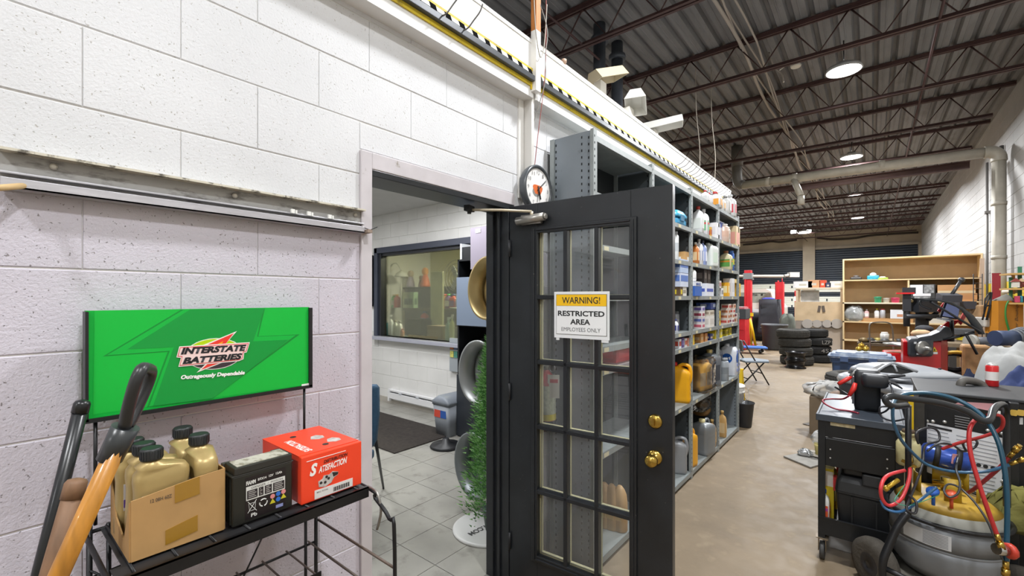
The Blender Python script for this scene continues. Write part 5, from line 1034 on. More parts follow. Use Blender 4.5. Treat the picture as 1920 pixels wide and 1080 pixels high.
# things on the office roof behind the fascia
def trough(px, py, D, ln, rz, label, m, ry=0, h=.08):
    p = W(px, py, D); t = thing('lamp_reflector', label, 'reflector', p); T = Matrix.Translation(p) @ Matrix.Rotation(rz, 4, 'Z') @ Matrix.Rotation(ry, 4, 'Y')
    prof = [(-.09, 0), (-.045, h), (.045, h), (.09, 0)]; 
    rows = [[T @ Vector((x, y, z)) for y, z in prof] for x in (-ln / 2, ln / 2)]
    MB().grid(rows, smooth=False).build('reflector', m, t, solid=.006); 
    for x in (-ln / 2, ln / 2): MB().prism([T @ Vector((x, y, z)) for y, z in prof], T.to_3x3() @ Vector((.006, 0, 0))).build('end_plate', m, t)
    return t
for px, py, D, l in ((1140, 150, 3.62, 'nearest'), (1192, 200, 3.98, 'middle'), (1238, 242, 4.45, 'farthest')):
    p = W(px, py, D); solo('roof_crate', MB().box(p.x - .2, p.x - .04, p.y - .05, p.y + .05, 2.951, p.z - .0).mat(1).box(p.x - .203, p.x - .037, p.y - .053, p.y + .053, 3.05, 3.08), [offw, white], l + ' pale crate under the lamp reflectors on the office roof', 'crate')
crm = M('#b5a88c', .5); wsh = M('#d9d8d2', .45)
trough(1140, 150, 3.62, .30, 1.2, 'cream metal lamp reflector lying on the office roof, nearest of three', crm, -.35)
trough(1192, 200, 3.98, .20, 1.9, 'white bent lamp reflector standing on the office roof, middle of three', wsh, .5, .11)
trough(1238, 242, 4.45, .42, .35, 'long white trough reflector sticking out over the fascia, farthest of three', wsh, -.12)
solo('junction_cap', MB().lathe([(.012, 0), (.012, .02), (.017, .024), (.017, .042), (.01, .046)], (-1.47, W(1058, 100, 2.72).y, 2.976), 12), M('#b99a84', .6), 'small beige cap on the top edge of the fascia', 'cap')
solo('conduit_run', MB().tube([(FX - .02, 2.05, 2.99), (FX - .02, 3.4, 2.99), (FX - .02, 4.9, 2.985)], .012, 6), M('#b9b5ae', .5), 'thin pale conduit along the top edge of the fascia', 'conduit')
for px, y, l, z1 in ((1308, 6.5, 'thin pale rope hanging from the deck above the fascia, left of two', 3.0), (1337, 6.9, 'thin pale rope hanging from the deck above the fascia, right of two', 2.96)):
    p = onY(px, 200, y); solo('hanging_rope', MB().tube([(p.x, y, z1), (p.x + .03, y, 3.6), (p.x - .02, y, 4.2), (p.x - .03, y, ZC)], .006, 5, smooth_path=4), M('#a89f92', .7), l, 'rope')
for (px, py, y) in ((1455, 60, 7.0), ):
    p = onY(1450, 30, y); solo('hanging_cable', MB().tube([(p.x - .05, y, ZC), (p.x, y, 4.75), (p.x + .1, y, 4.6), (p.x + .12, y, 4.48)], .01, 5, smooth_path=4), cabm, 'pale cable drooping between two joists left of the brightest lamp', 'cable')
p = W(1492, 126, 6.3); t = thing('ceiling_sensor', 'small white disc sensor on a wire left of the brightest lamp', 'sensor', p); MB().lathe([(.06, 0), (.07, .02), (.04, .05)], p, 18).build('body', offw, t); MB().tube([p, p + Vector((-.1, 0, .06)), p + Vector((-.2, 0, .02))], .006, 5, smooth_path=4).build('wire', offw, t)
# ================================================================ BACK OF THE HALL
redp = M('#c0202a', .45, var=.08)
def post(name, px, pyt, D, w, h0, m, label, cat='post', parts=()):
    p = W(px, pyt, D); t = thing(name, label, cat, (p.x, p.y, 0)); MB().cbox((p.x, p.y, p.z / 2 + .01), (w, w * 1.2, p.z - .02)).cbox((p.x - w * .3, p.y - w * .65, p.z / 2), (w * .2, w * .15, p.z * .9)).build('column', m, t, bevel=.008); MB().cbox((p.x, p.y, .01), (w * 2.4, w * 2.4, .02)).build('base_plate', m, t); return t, p
t, p = post('alignment_post', 1403, 507, 14.7, .20, 0, redp, 'red wheel aligner post with grey sensor beam at the back left', 'lift'); q = W(1403, 518, 14.7)
MB().cbox(q, (.26, .30, .20)).cbox(q - Z1 * .1, (.30, .2, .05)).build('beam_clamp', M('#8b8d90', .4, .5), t); MB().cyl(q - Rv * 1.5, q + Rv * 1.15, .05, n=12).build('beam', M('#a39d94', .5, .2), t); e = q + Rv * 1.2; MB().cyl(e, e + Rv * .2 + Z1 * .06, .05, n=10).cbox(e + Rv * .30 + Z1 * .05 - Fv * 0, (.32, .14, .16), YAW).build('camera_head', M('#b5b3af', .4, .3), t)
t, p = post('lift_column', 1462, 529, 16.5, .26, 0, redp, 'red car lift column behind the black draped tower', 'lift'); MB().cyl(p + Vector((.08, 0, -.02)), p + Vector((.08, 0, .14)), .015, n=6).cyl(p - Vector((.05, 0, .02)), p + Vector((-.05, 0, .06)), .03, n=6).build('top_fitting', redp, t)
t, p = post('bollard_post', 1494, 545, 15.0, .12, 0, redp, 'slim red post with white band near the plastic-covered table', 'post'); MB().cbox((p.x, p.y - .01, p.z - .27), (.13, .155, .16)).build('white_band', M('#e8e4de', .5), t)
for pts, l in (([(1393, 459), (1420, 457), (1445, 453), (1465, 454), (1494, 450)], 'dark cable garland sagging above the left overhead door'), ([(1532, 446), (1560, 449), (1600, 447), (1640, 441), (1722, 436)], 'dark cable garland sagging above the right overhead door')):
    solo('cable_garland', MB().tube([onY(x, y, YB - .16) for x, y in pts], .05, 6, smooth_path=5), M('#3a332e', .8), l, 'cable')
# red cabinet
def hall(px, py): return onZ(px, py, 0)
c = W(1386, 640, 13.4); t = thing('tool_cabinet', 'red tool cabinet half hidden behind the shelving end', 'cabinet', (c.x, c.y, 0)); MB().box(c.x - .45, c.x + .22, c.y - .3, c.y + .3, .02, .92).build('body', redp, t, bevel=.01)
MB().box(c.x - .44, c.x + .24, c.y - .31, c.y + .31, .92, 1.22).build('drawer_box', M('#383b40', .5), t, bevel=.01); MB().box(c.x - .44, c.x + .2, c.y - .31, c.y + .25, 1.22, 1.28).build('lid', M('#b86a70', .5), t)
for z in (.3, .6): MB().box(c.x - .4, c.x + .18, c.y - .312, c.y - .30, z, z + .01).cbox((c.x - .1, c.y - .32, z + .12), (.3, .02, .02)).build('drawer', M('#a5161c', .4), t)
# parked van behind
v = W(1420, 600, 17.5); t = thing('white_van', 'white vehicle with lettering across its windscreen at the back left', 'car', (v.x, v.y, 0)); vm = M('#e3e1d8', .3, coat=.5); x0, x1, yv = v.x - 1.4, v.x + .68, v.y
MB().ring([[Vector((x0 + s, yv + a, z)) for s, z in ((0, .35), (0, 1.15), (.18, 1.32), (.30, 1.82), (.45, 1.90), (1.70, 1.90), (1.85, 1.80), (1.98, 1.32), (2.1, 1.15), (2.1, .35))] for a in (0, .5, 2.6)], smooth=False).build('body', vm, t)
MB().add([(x0 + .26, yv - .012, 1.36), (x0 + 1.9, yv - .012, 1.36), (x0 + 1.80, yv - .012, 1.76), (x0 + .36, yv - .012, 1.76)], [(0, 1, 2, 3)]).box(x0 + .3, x0 + 1.86, yv - .01, yv - .002, 1.38, 1.74).build('windscreen', M('#9aa095', .2, var=.2), t)
text('EST', (x0 + 1.0, yv - .015, 1.62), X1, Z1, .7, .11, M('#3f443f', .5), t, bold=.03)
MB().box(x0 + .1, x0 + 2.0, yv - .12, yv, .4, 1.1).build('bonnet', M('#d5d8dc', .35), t, bevel=.05); MB().box(x0 + .5, x0 + 1.6, yv - .13, yv - .11, .75, .95).box(x0, x0 + 2.1, yv - .16, yv - .1, .38, .55).build('grille', darkm, t)
for s in (.3, 1.8): MB().cyl((x0 + s - .1, yv + .4, .33), (x0 + s + .1, yv + .4, .33), .33, n=20).build('wheel', rubber, t)
solo('black_post', MB().cbox(W(1390, 570, 15.5) - Z1 * .4, (.35, .2, 1.6)), M('#1f2022', .6), 'black narrow box standing in front of the vehicle behind the shelving end', 'box', bevel=.01).location.z = 0
# draped tower
p = hall(1447, 658); p = W(1444, 600, 14.6); dt = thing('draped_tower', 'tall black draped tower with blue cloth on top beside the grey waste bin', 'cover', (p.x, p.y, 0)); rng = random.Random(2)
rings = []
for i in range(8):
    a = i / 7; s = 1 + .12 * (1 - a); rings.append([q + Vector((.02 * math.sin(j * 1.9 + i * .5), .02 * math.cos(j * 2.3 + i), 0)) for j, q in enumerate(rrect(p.x, p.y, .35 + a * 1.15, .56 * s, .5 * s, .06, 6))])
MB().ring(rings).build('drape', M('#2e2f36', .75, var=.15), dt); MB().box(p.x - .2, p.x + .2, p.y - .2, p.y + .2, .01, .36).build('base', black, dt)
MB().ring([rrect(p.x - .05, p.y, z, .34 * s, .4 * s, .1, 5) for z, s in ((1.50, 1.05), (1.53, 1), (1.56, .5))]).build('blue_cloth', M('#3b3f9a', .8), dt)
# clothes rack mess: dark tarp, clothes
p = W(1418, 620, 16.2); solo('dark_tarp', MB().ring([[q + Vector((.03 * math.sin(j * 2 + i), 0, .01 * abs(math.sin(j * 3)))) for j, q in enumerate(rrect(p.x, p.y, .01 + i * .2, 1.0 * s, .6 * s, .2, 6))] for i, s in enumerate((1, 1.0, .95, .85, .7, .4))]), M('#1e1f23', .85, var=.3, bump=.5, bs=14), 'sagging dark tarpaulin heap left of the grey waste bin', 'tarpaulin')
# grey bin
p = onZ(1452, 655, .01); gbn = thing('waste_bin', 'large dark grey round waste bin left of the tyre stacks', 'bin', p); MB().lathe([(.27, .01), (.29, .05), (.34, .70), (.36, .72), (.36, .76), (.33, .765), (.31, .70), (.27, .1)], (p.x, p.y, 0), 30).build('body', M('#46484c', .6, var=.1), gbn)
for s in (-1, 1): MB().cbox((p.x + s * .35, p.y, .62), (.05, .12, .05)).build('handle', M('#3c3e42', .6), gbn)
jy_ = W(1496, 635, 13.6)
for px, py, c_, l, s in ((1474, 611, '#d8c420', 'yellow cloth bag beside the grey waste bin rim', .16), (1486, 600, '#d9622c', 'orange and yellow work vest heap behind the tyre stack', .26), (1478, 592, '#5a5f58', 'dark camouflage heap behind the tyre stack', .3), (1497, 606, '#24262a', 'black jacket heap behind the tyre stack', .28)):
    p = W(px, py, 13.8); o = solo('cloth_heap', MB().ring([[q + Vector((.04 * math.sin(j * 2.1 + i), .03 * math.cos(j * 1.3), .03 * math.sin(j + i))) for j, q in enumerate(rrect(p.x, p.y, .02 + (p.z + .02) * a, s * 1.5 * k, s * 1.5 * k, s * .5, 5))] for i, (a, k) in enumerate(((0, 1), (.3, 1.05), (.6, .95), (.85, .9), (1, .5)))]), M(c_, .85, var=.25, bump=.4, bs=20), l, 'clothes')
# yellow stand, mop
p = onZ(1412, 652, .01); ys_ = thing('yellow_jack_stand', 'yellow A-shaped stand in front of the red cabinet', 'stand', p); ym = M('#e0b81a', .45)
MB().cyl(p + Vector((-.25, 0, 0)), p + Vector((-.08, 0, 1.0)), .03, n=8).cyl(p + Vector((.08, 0, 0)), p + Vector((-.1, 0, 1.0)), .035, n=8).cyl(p + Vector((-.1, .3, 0)), p + Vector((-.1, 0, .95)), .03, n=8).build('leg', ym, ys_); MB().cbox(p + Vector((-.1, 0, 1.02)), (.2, .1, .1)).build('head', ym, ys_)
p2 = p + Vector((-.42, .1, 0)); mp_ = thing('blue_mop', 'light blue headed mop leaning by the red cabinet', 'mop', p2); MB().cyl(p2, p2 + Vector((-.02, .05, .95)), .014, n=8).build('handle', M('#b9b5c4', .5), mp_); MB().sph(p2 + Vector((-.02, .05, 1.0)), (.09, .06, .12), 10, 7).build('head', M('#a8c0cc', .9), mp_)
p = onZ(1402, 662, .01); cr = thing('blue_creeper', 'blue and yellow mechanic creeper on the floor behind the folding chair', 'creeper', p); MB().cbox(p + Vector((0, .1, .16)), (.9, .4, .05), .3).build('board', M('#3a6ab8', .45), cr, bevel=.02); MB().cbox(p + Vector((-.35, 0, .13)), (.2, .3, .06), .3).build('yellow_pad', yellow, cr)
for dx, dy in ((-.3, -.05), (.3, .05), (-.3, .25), (.3, .3)): MB().sph(p + Vector((dx, dy, .06)), .05, 8, 6).build('caster', darkm, cr)
# folding chair
fcx = onZ(1397, 722, .0); fc_ = thing('folding_chair', 'grey padded black-legged folding chair beyond the shelving end', 'chair', (fcx.x - .1, fcx.y + .1, 0)); fl = M('#222326', .4, .3)
S_ = W(1407, 682, 8.0); sx_, sy_ = S_.x, S_.y; U = Rv; V = -Fv
def fp(a, b, z): return Vector((sx_, sy_, 0)) + U * a + V * b + Z1 * z
MB().ring([[fp(a * s, b * s, z) for a, b in ((-.2, .2), (.2, .24), (.30, 0.05), (.2, -.2), (-.2, -.2))] for z, s in ((.405, .96), (.41, 1), (.435, 1), (.44, .96))], smooth=False).build('seat', M('#6c7884', .55), fc_, bevel=.01)
for s in (-1, 1):
    MB().cyl(fp(-.23, .20 * s, .80), fp(.22, .20 * s, .015), .012, n=8).build('leg', fl, fc_); MB().cyl(fp(.16, .18 * s, .42), fp(-.24, .18 * s, .015), .012, n=8).build('leg', fl, fc_)
MB().cyl(fp(.10, .2, .22), fp(.10, -.2, .22), .009, n=6).cyl(fp(-.14, .18, .12), fp(-.14, -.18, .12), .009, n=6).build('stretcher', fl, fc_)
MB().ring([[fp(-.24 - .02 * abs(b) * 0 + c, b, z) for b, z in ((-.2, .60), (.2, .60), (.21, .70), (.17, .80), (-.17, .80), (-.21, .70))] for c in (-.015, .015)], smooth=False).build('backrest', M('#53575d', .55), fc_, bevel=.01)
# small bin, wet-floor sign by the shelving end
p = onZ(1396, 803, .0); o = thing('waste_basket', 'small black waste basket at the foot of the shelving end', 'bin', p); MB().lathe([(.075, .002), (.08, .01), (.108, .285), (.112, .29), (.105, .292), (.075, .02)], (p.x - .02, p.y + .08, 0), 28).build('body', M('#2c2d30', .5), o); MB().lathe([(.112, .283), (.116, .29), (.112, .297)], (p.x - .02, p.y + .08, 0), 28, caps=False).build('rim', M('#3a3b3f', .5), o)
p = W(1391, 700, 5.75); wf = thing('wet_floor_sign', 'narrow yellow folding floor sign standing behind the black waste basket', 'sign', (p.x, p.y, 0)); MB().prism([(p.x - .22, p.y, .002), (p.x - .01, p.y + .0, .002), (p.x - .02, p.y + .14, .60), (p.x - .2, p.y + .14, .60)], (0, .012, 0)).prism([(p.x - .22, p.y + .30, .002), (p.x - .01, p.y + .30, .002), (p.x - .02, p.y + .17, .60), (p.x - .2, p.y + .17, .60)], (0, -.012, 0)).build('panel', M('#e2bf1c', .4), wf); MB().cyl((p.x - .21, p.y + .155, .60), (p.x - .01, p.y + .155, .60), .012, n=8).build('hinge', yellow, wf)
# ---------------- tyres
def tyre(R, wd, label, loc, g, m=rubber, tread=True, rim=None):
    t = thing('tire', label, 'tire', (0, 0, 0), g); h = wd
    prof = [(R * .60, .03 * h / .2), (R * .66, 0), (R * .84, .004), (R * .95, h * .10), (R, h * .22), (R, h * .78), (R * .95, h * .90), (R * .84, h - .004), (R * .66, h), (R * .60, h - .03), (R * .62, h * .6), (R * .80, h * .5), (R * .62, h * .4)]
    MB().lathe(prof, n=44, caps=False, closed=True).build('carcass', m, t)
    if tread:
        b = MB(); N = 60
        for k in range(N):
            a = 2 * math.pi * k / N
            for zz, dz in ((.30, .12), (.50, .12), (.70, .12)): b.cbox((R * 1.004 * math.cos(a), R * 1.004 * math.sin(a), h * zz), (.012, R * 2 * math.pi / N * .72, h * dz), a)
            b.cbox((R * .975 * math.cos(a), R * .975 * math.sin(a), h * .16), (.012, R * 2 * math.pi / N * .6, h * .1), a).cbox((R * .975 * math.cos(a), R * .975 * math.sin(a), h * .84), (.012, R * 2 * math.pi / N * .6, h * .1), a)
        q = b.build('tread', m, t); q['kind'] = 'stuff'
    t.location = loc; return t
def hxy(px, py, back): g_ = onZ(px, py, 0); d = Vector((g_.x, g_.y, 0)).normalized(); return g_ + d * back
c1 = hxy(1491, 686, .33); rub2 = M('#3a3936', .9, var=.25, vs=14, bump=.3, bs=80)
T1 = tyre(.33, .205, 'grey car tyre on top of the front tyre stack', (c1.x - .05, c1.y, .615), 'tyres of the front stack', rub2)
dup(T1, (c1.x - .02, c1.y + .01, .41), .4, 'car tyre second from the top of the front tyre stack'); dup(T1, (c1.x + .01, c1.y, .205), 1, 'car tyre third from the top of the front stack, partly behind the black rims'); dup(T1, (c1.x + .03, c1.y, 0), 2, 'car tyre at the bottom of the front stack behind the black rims')
c2 = hxy(1532, 681, .27); chalk = M('#8b8986', .9)
T2 = tyre(.30, .20, 'black tyre on top of the rear tyre stack', (c2.x - .08, c2.y, .60), 'tyres of the rear stack', rubber)
a_ = dup(T2, (c2.x, c2.y, .40), .5, 'chalk-marked black tyre second from the top of the rear stack'); b_ = dup(T2, (c2.x - .02, c2.y, .20), 1.1, 'chalk-marked black tyre third from the top of the rear stack'); dup(T2, (c2.x, c2.y, 0), 1.9, 'black tyre at the bottom of the rear stack')
WMAT[a_.name] = Matrix.Translation(a_.location); WMAT[b_.name] = Matrix.Translation(b_.location); a_.rotation_euler.z = 0; b_.rotation_euler.z = 0
for o, s in ((a_, 'LZP1'), (b_, '4S1')):
    g_ = Vector((o.location.x, o.location.y, o.location.z)) - Fv * .31; text(s, g_ - Rv * .10 + Z1 * .06, Rv, Z1, .24, .085, chalk, o, name='chalk_marking', lift=.012)
c3 = hxy(1491, 692, .20)
def drum(z, l):
    t = thing('car_wheel', l, 'rim', (0, 0, 0), 'black steel rims before the tyre stack'); m = M('#1d1d1f', .25, .4)
    MB().lathe([(.205, 0), (.21, .006), (.205, .02), (.18, .03), (.175, .07), (.165, .09), (.178, .11), (.185, .15), (.205, .16), (.21, .172), (.205, .178), (.185, .17), (.16, .12), (.06, .13), (.055, .10), (.15, .05)], n=36, caps=False, closed=True).build('barrel', m, t)
    MB().lathe([(.15, .115), (.10, .13), (.03, .125)], n=24).build('disc', m, t)
    t.location = (c3.x, c3.y, z); return t
d0 = drum(.0, 'lower of the two glossy black steel rims before the front tyre stack'); dup(d0, (c3.x + .01, c3.y, .18), .6, 'upper of the two glossy black steel rims before the front tyre stack')
c4 = W(1611, 690, 5.2); T3 = tyre(.325, .235, 'large off-road tyre lying flat before the blue tote, on another tyre', (c4.x, c4.y, .43), 'large off-road tyres before the blue tote', rub2); dup(T3, (c4.x + .05, c4.y + .04, .19), .7, 'lower large off-road tyre under the upper one, behind the workshop cart'); 
solo('tire_block', MB().box(c4.x - .25, c4.x + .25, c4.y - .25, c4.y + .25, 0, .19), wood, 'low wooden crate under the two large off-road tyres', 'crate', bevel=.01)
# ---------------- table under plastic film with foam sheets
p0 = onY(1492, 560, 13.9); p1 = onY(1583, 560, 13.9); zt = 1.06
tb_ = thing('steel_rack_table', 'pale frame stand wrapped in clear film and brown paper left of the wooden bookcase', 'rack', ((p0.x + p1.x) / 2, 13.9, 0)); pk = M('#c9b49a', .6)
yT = 13.9; z = lambda py: onY(1540, py, yT).z
for x in (p0.x, p1.x - .08):
    for yy in (yT, yT + .5): MB().box(x, x + .05, yy, yy + .05, 0, z(540)).build('post', pk, tb_)
MB().box(p0.x, p1.x, yT - .02, yT + .55, z(542), z(539)).build('top_shelf', M('#cfc3ae', .6), tb_)
MB().box(p0.x, p1.x, yT, yT + .55, z(569), z(567)).build('mid_shelf', M('#cfc3ae', .6), tb_)
rng = random.Random(9)
def film(x0, x1, zb, ztop, yy, m, nm, amp=.02):
    rows = [[Vector((x0 + (x1 - x0) * i / 14, yy + rng.uniform(-amp, amp), zb + (ztop - zb) * j / 6)) for i in range(15)] for j in range(7)]
    return MB().grid(rows).build(nm, m, tb_)
film(p0.x - .02, p1.x - .02, z(602), z(566), yT - .04, M('#c4ad8d', .5, var=.08, bump=.2, bs=8), 'brown_paper', .012)
film(p0.x + .0, p1.x + .15, .15, z(602), yT - .05, thin_glass('#cfc8c0', 1.2, .62, '#a79f98'), 'clear_film', .03)
for i, px in enumerate((1514, 1532, 1551, 1569)):
    q = onY(px, 607, yT - .10); MB().lathe([(.10 + .02 * (i % 3 == 0), -.01), (.10 + .02 * (i % 3 == 0), .01)], q, 20, (0, 1, 0)).build('round_foam', M('#a8a29c', .6), tb_)
for px in (1536, 1544): q = onY(px, 579, yT - .065); MB().cbox(q, (.06, .005, .16), 0, 0, .15 * (1 if px < 1540 else -1)).build('glove_print', M('#5a5048', .7), tb_)
q = onY(1527, 552, yT + .2); solo('foggy_sheet', MB().box(q.x - .30, q.x + .1, yT + .2, yT + .28, z(566), z(544)), M('#a9aaac', .4, var=.2, vs=8), 'stack of grey translucent sheets inside the film-wrapped rack', 'sheets')
for px, w, h, c_, l in ((1506, .42, .17, '#dcdcdf', 'white carton at the left on top of the film-wrapped rack'), (1527, .26, .2, '#c4936c', 'tan open carton on top of the film-wrapped rack'), (1543, .14, .19, '#d8492c', 'red orange box on top of the film-wrapped rack'), (1553, .12, .12, '#2c3358', 'navy box on top of the film-wrapped rack'), (1571, .32, .16, '#d9d7cc', 'white long carton at the right on top of the film-wrapped rack')):
    q = onY(px, 540, yT + .2); carton(q.x, yT + .25, z(539), w, .3, h, c_, l, panel='#b9b4a8', psz=(.4, .3, .3))
# ---------------- wooden bookcase
YS = 13.3; x0, x1 = onY(1580, 560, YS).x, onY(1843, 560, YS).x; zz = lambda py, px=1585: onY(px, py, YS).z
bk_ = thing('wooden_bookcase', 'wide plywood shelving unit with brown backs against the far right corner', 'bookcase', ((x0 + x1) / 2, YS + .2, 0)); ply = M('#dcc397', .6, var=.06, vs=5); hb = M('#a98f6e', .8, var=.08, vs=4)
top = 2.45; lv = [zz(525), zz(567), zz(602), .55, .1]
MB().box(x0, x0 + .03, YS, YS + .45, 0, top).build('side', ply, bk_); MB().box(x1 - .03, x1, YS, YS + .45, 0, top).build('side', ply, bk_); MB().box(x0, x1, YS, YS + .45, top, top + .03).build('top_board', ply, bk_)
MB().box(x0, x1, YS + .44, YS + .455, 0, top).build('back_panel', hb, bk_)
xm_ = onY(1702, 560, YS).x
MB().box(x0, x1, YS + .01, YS + .44, lv[0] - .025, lv[0]).build('shelf', ply, bk_); MB().box(xm_, x1, YS + .01, YS + .44, zz(564) - .025, zz(564)).build('shelf', ply, bk_); MB().box(x0, xm_, YS - .0, YS + .44, lv[1] - .03, lv[1]).build('shelf', M('#e0d6bd', .6), bk_)
MB().box(x0, x1, YS - .0, YS + .44, lv[2] - .03, lv[2]).build('shelf', ply, bk_); MB().box(x0, x1, YS, YS + .44, lv[3] - .03, lv[3]).build('shelf', ply, bk_); MB().box(xm_, xm_ + .03, YS + .02, YS + .44, .1, lv[0]).build('divider', ply, bk_)
def onshelf(px): return onY(px, 560, YS + .1).x
for px, w, c_, z_, h, l in ((1605, .22, '#2f2d2c', lv[0], .11, 'dark toy machine on the highest shelf of the wooden bookcase'), (1637, .22, '#2f9fc0', lv[0], .16, 'bright blue and green toy on the highest shelf of the wooden bookcase'), (1655, .2, '#9ac43a', lv[0], .07, 'lime green flat toy beside the blue toy')):
    q = onshelf(px); t = thing('toy', l, 'toy', (q, YS + .15, z_)); MB().cbox((q, YS + .15, z_ + h * .3), (w, .14, h * .6)).build('body', M(c_, .45, var=.3, vs=30), t, bevel=.02); MB().sph((q, YS + .15, z_ + h * .7), (w * .3, .06, h * .35), 12, 8).build('top', M('#dfe4e2' if px > 1610 else '#57514e', .5), t)
for px, r, h, c_, l in ((1646, .07, .13, '#2f9f78', 'green round tub on the middle shelf of the wooden bookcase'), (1662, .06, .10, '#c4c2bd', 'clear tub between the green and pink tubs'), (1679, .075, .11, '#d4386e', 'pink round tub on the middle shelf of the wooden bookcase')):
    t = thing('tub', l, 'tub', (onshelf(px), YS + .12, lv[1])); MB().lathe([(r * .85, 0), (r, h * .9), (r * 1.05, h * .92), (r * 1.05, h), (r * .3, h * 1.05)], (onshelf(px), YS + .12, lv[1]), 20).build('body', M(c_, .4), t)
solo('plastic_bundle', MB().ring([[q + Vector((rng.uniform(-.02, .02), rng.uniform(-.02, .02), rng.uniform(-.02, .02))) for q in rrect(onshelf(1602), YS + .13, lv[2] + .002 + .36 * a, .36 * s, .26 * s, .1, 6)] for a, s in ((0, .9), (.2, 1), (.5, 1.02), (.8, .9), (1, .5))]), M('#a9abab', .2, .3, var=.3, vs=9), 'crumpled grey plastic-wrapped bundle on the left of the lower bookcase shelf', 'bundle')
bottle(onshelf(1625), YS + .1, lv[2] + .085, .09, .2, '#cfa8a8', 'pinkish bottle beside the plastic bundle on the bookcase', '#d8d4d4'); bottle(onshelf(1644), YS + .1, lv[2] + .085, .09, .22, '#d9dadd', 'white bottle with yellow cap on the bookcase', '#c9c01c'); can(onshelf(1655), YS + .1, lv[2] + .085, .05, .22, '#b8b9bf', 'grey can with red cap on the bookcase', '#b3262c')
carton(onshelf(1660), YS + .14, lv[2], .95, .24, .084, '#b98c5c', 'long low brown carton across the lower bookcase shelf', panel='#c49a6a'); carton(onshelf(1687), YS + .12, lv[2] + .086, .33, .2, .20, '#dfe0e6', 'white and blue carton on the long low brown carton', panel='#c48a6a', psz=(.3, .3, .2))
mw = thing('microwave_box', 'white and black carton with photo print on the right bookcase shelf', 'box', (onshelf(1729), YS + .2, zz(564))); xa, xb_ = onshelf(1705), onshelf(1753); za = zz(564); MB().box(xa, xb_, YS + .05, YS + .4, za, za + .37).build('carton', M('#3a3b3d', .5), mw); MB().box(xa + .0, xa + .22, YS + .044, YS + .05, za + .16, za + .36).box(xa + .06, xb_ - .07, YS + .04, YS + .044, za + .11, za + .17).build('white_print', M('#dcdde2', .5), mw); MB().box(xa + .24, xb_ - .02, YS + .044, YS + .05, za + .18, za + .36).box(xa + .08, xb_ - .08, YS + .044, YS + .05, za + .01, za + .10).build('photo_print', M('#8b8d90', .5, var=.5, vs=25), mw)
xa, xb_ = onshelf(1757), onshelf(1832); carton((xa + xb_) / 2, YS + .22, za, xb_ - xa, .3, .17, '#b78a5e', 'lower brown long carton on the right bookcase shelf', panel='#b08058', tape=False); carton((xa + xb_) / 2 - .01, YS + .22, za + .172, xb_ - xa - .03, .3, .18, '#be9062', 'upper brown long carton with printed tape on the right bookcase shelf', panel='#cdbb9c', psz=(.99, .3, .0))
carton(onshelf(1815), YS + .15, lv[2] - .0, .3, .25, .2, '#a98a68', 'tan carton low on the right of the bookcase'); carton(onshelf(1760), YS + .15, lv[2], .3, .25, .15, '#c9c4ba', 'pale carton low behind the red machine on the bookcase')
# ---------------- blue tote with gold balls
tp_ = W(1614, 660, 7.0); tt = thing('blue_tote', 'large navy blue plastic tote with grey-blue lid behind the big tyre', 'tote', (tp_.x, tp_.y, 0)); tz = 1.556 - 102 / 830 * 7.0
MB().ring([rrect(tp_.x, tp_.y, z_, .72 * s, .5 * s, .04, 5) for z_, s in ((.01, .9), (.05, .93), (tz - .17, 1.0), (tz - .165, 1.06), (tz - .09, 1.08))], smooth=False).build('body', M('#2d4468', .45, var=.08), tt)
MB().ring([rrect(tp_.x, tp_.y, z_, .80 * s, .56 * s, .05, 5) for z_, s in ((tz - .09, 1.02), (tz - .06, 1.04), (tz - .055, .96), (tz - .02, .92), (tz - .018, .80), (tz + .0, .78), (tz + .002, .5))], smooth=False).build('lid', M('#5c6d88', .4, var=.15, dirt='#9fa9b5', dscale=5, dlo=.45, dhi=.7), tt)
for dx in (-.2, .15): MB().cbox((tp_.x + dx, tp_.y - .29, tz - .1), (.1, .02, .08)).build('latch', M('#44587c', .4), tt)
gball = M('#b8963a', .25, .6)
for i, (dx, dy, dz) in enumerate(((-.04, 0, 0), (.04, -.03, 0), (.10, .03, 0), (.03, .04, .05))):
    q = W(1615, 640, 6.95) + Rv * dx + Fv * dy; t = thing('gold_bulb', ['leftmost', 'middle', 'rightmost', 'uppermost'][i] + ' of the gold bulbs on the blue tote lid', 'bulb', (q.x, q.y, tz + .02 + dz)); MB().sph((q.x, q.y, tz + .055 + dz), (.045, .045, .038), 14, 10).build('bulb', gball, t); MB().cyl((q.x, q.y, tz + .085 + dz), (q.x + .01, q.y, tz + .105 + dz), .012, n=8).build('stem', brass, t)
# hand truck loop
ht = thing('hand_truck', 'tubular steel hand truck behind the blue tote', 'hand truck', W(1655, 690, 8.3)); D_ = 8.3
b1, b2 = W(1632, 700, D_), W(1674, 700, D_); b1.z = b2.z = .2
MB().tube([b1, W(1631, 640, D_), W(1630, 612, D_), W(1637, 605, D_), W(1665, 605, D_), W(1673, 616, D_), W(1675, 650, D_), b2], .013, 8, smooth_path=4).build('frame', M('#8f8b84', .3, .8), ht)
for py in (640, 680): MB().cyl(W(1631, py, D_), W(1675, py, D_), .010, n=8).build('crossbar', M('#8f8b84', .3, .8), ht)
for b in (b1, b2): MB().cyl(b - Rv * .02 - Z1 * .08, b + Rv * .02 - Z1 * .08, .12, n=20).build('wheel', rubber, ht)
MB().cbox((b1 + b2) / 2 - Z1 * .17 - Fv * .1, (.4, .25, .02), YAW).build('toe_plate', darkm, ht)
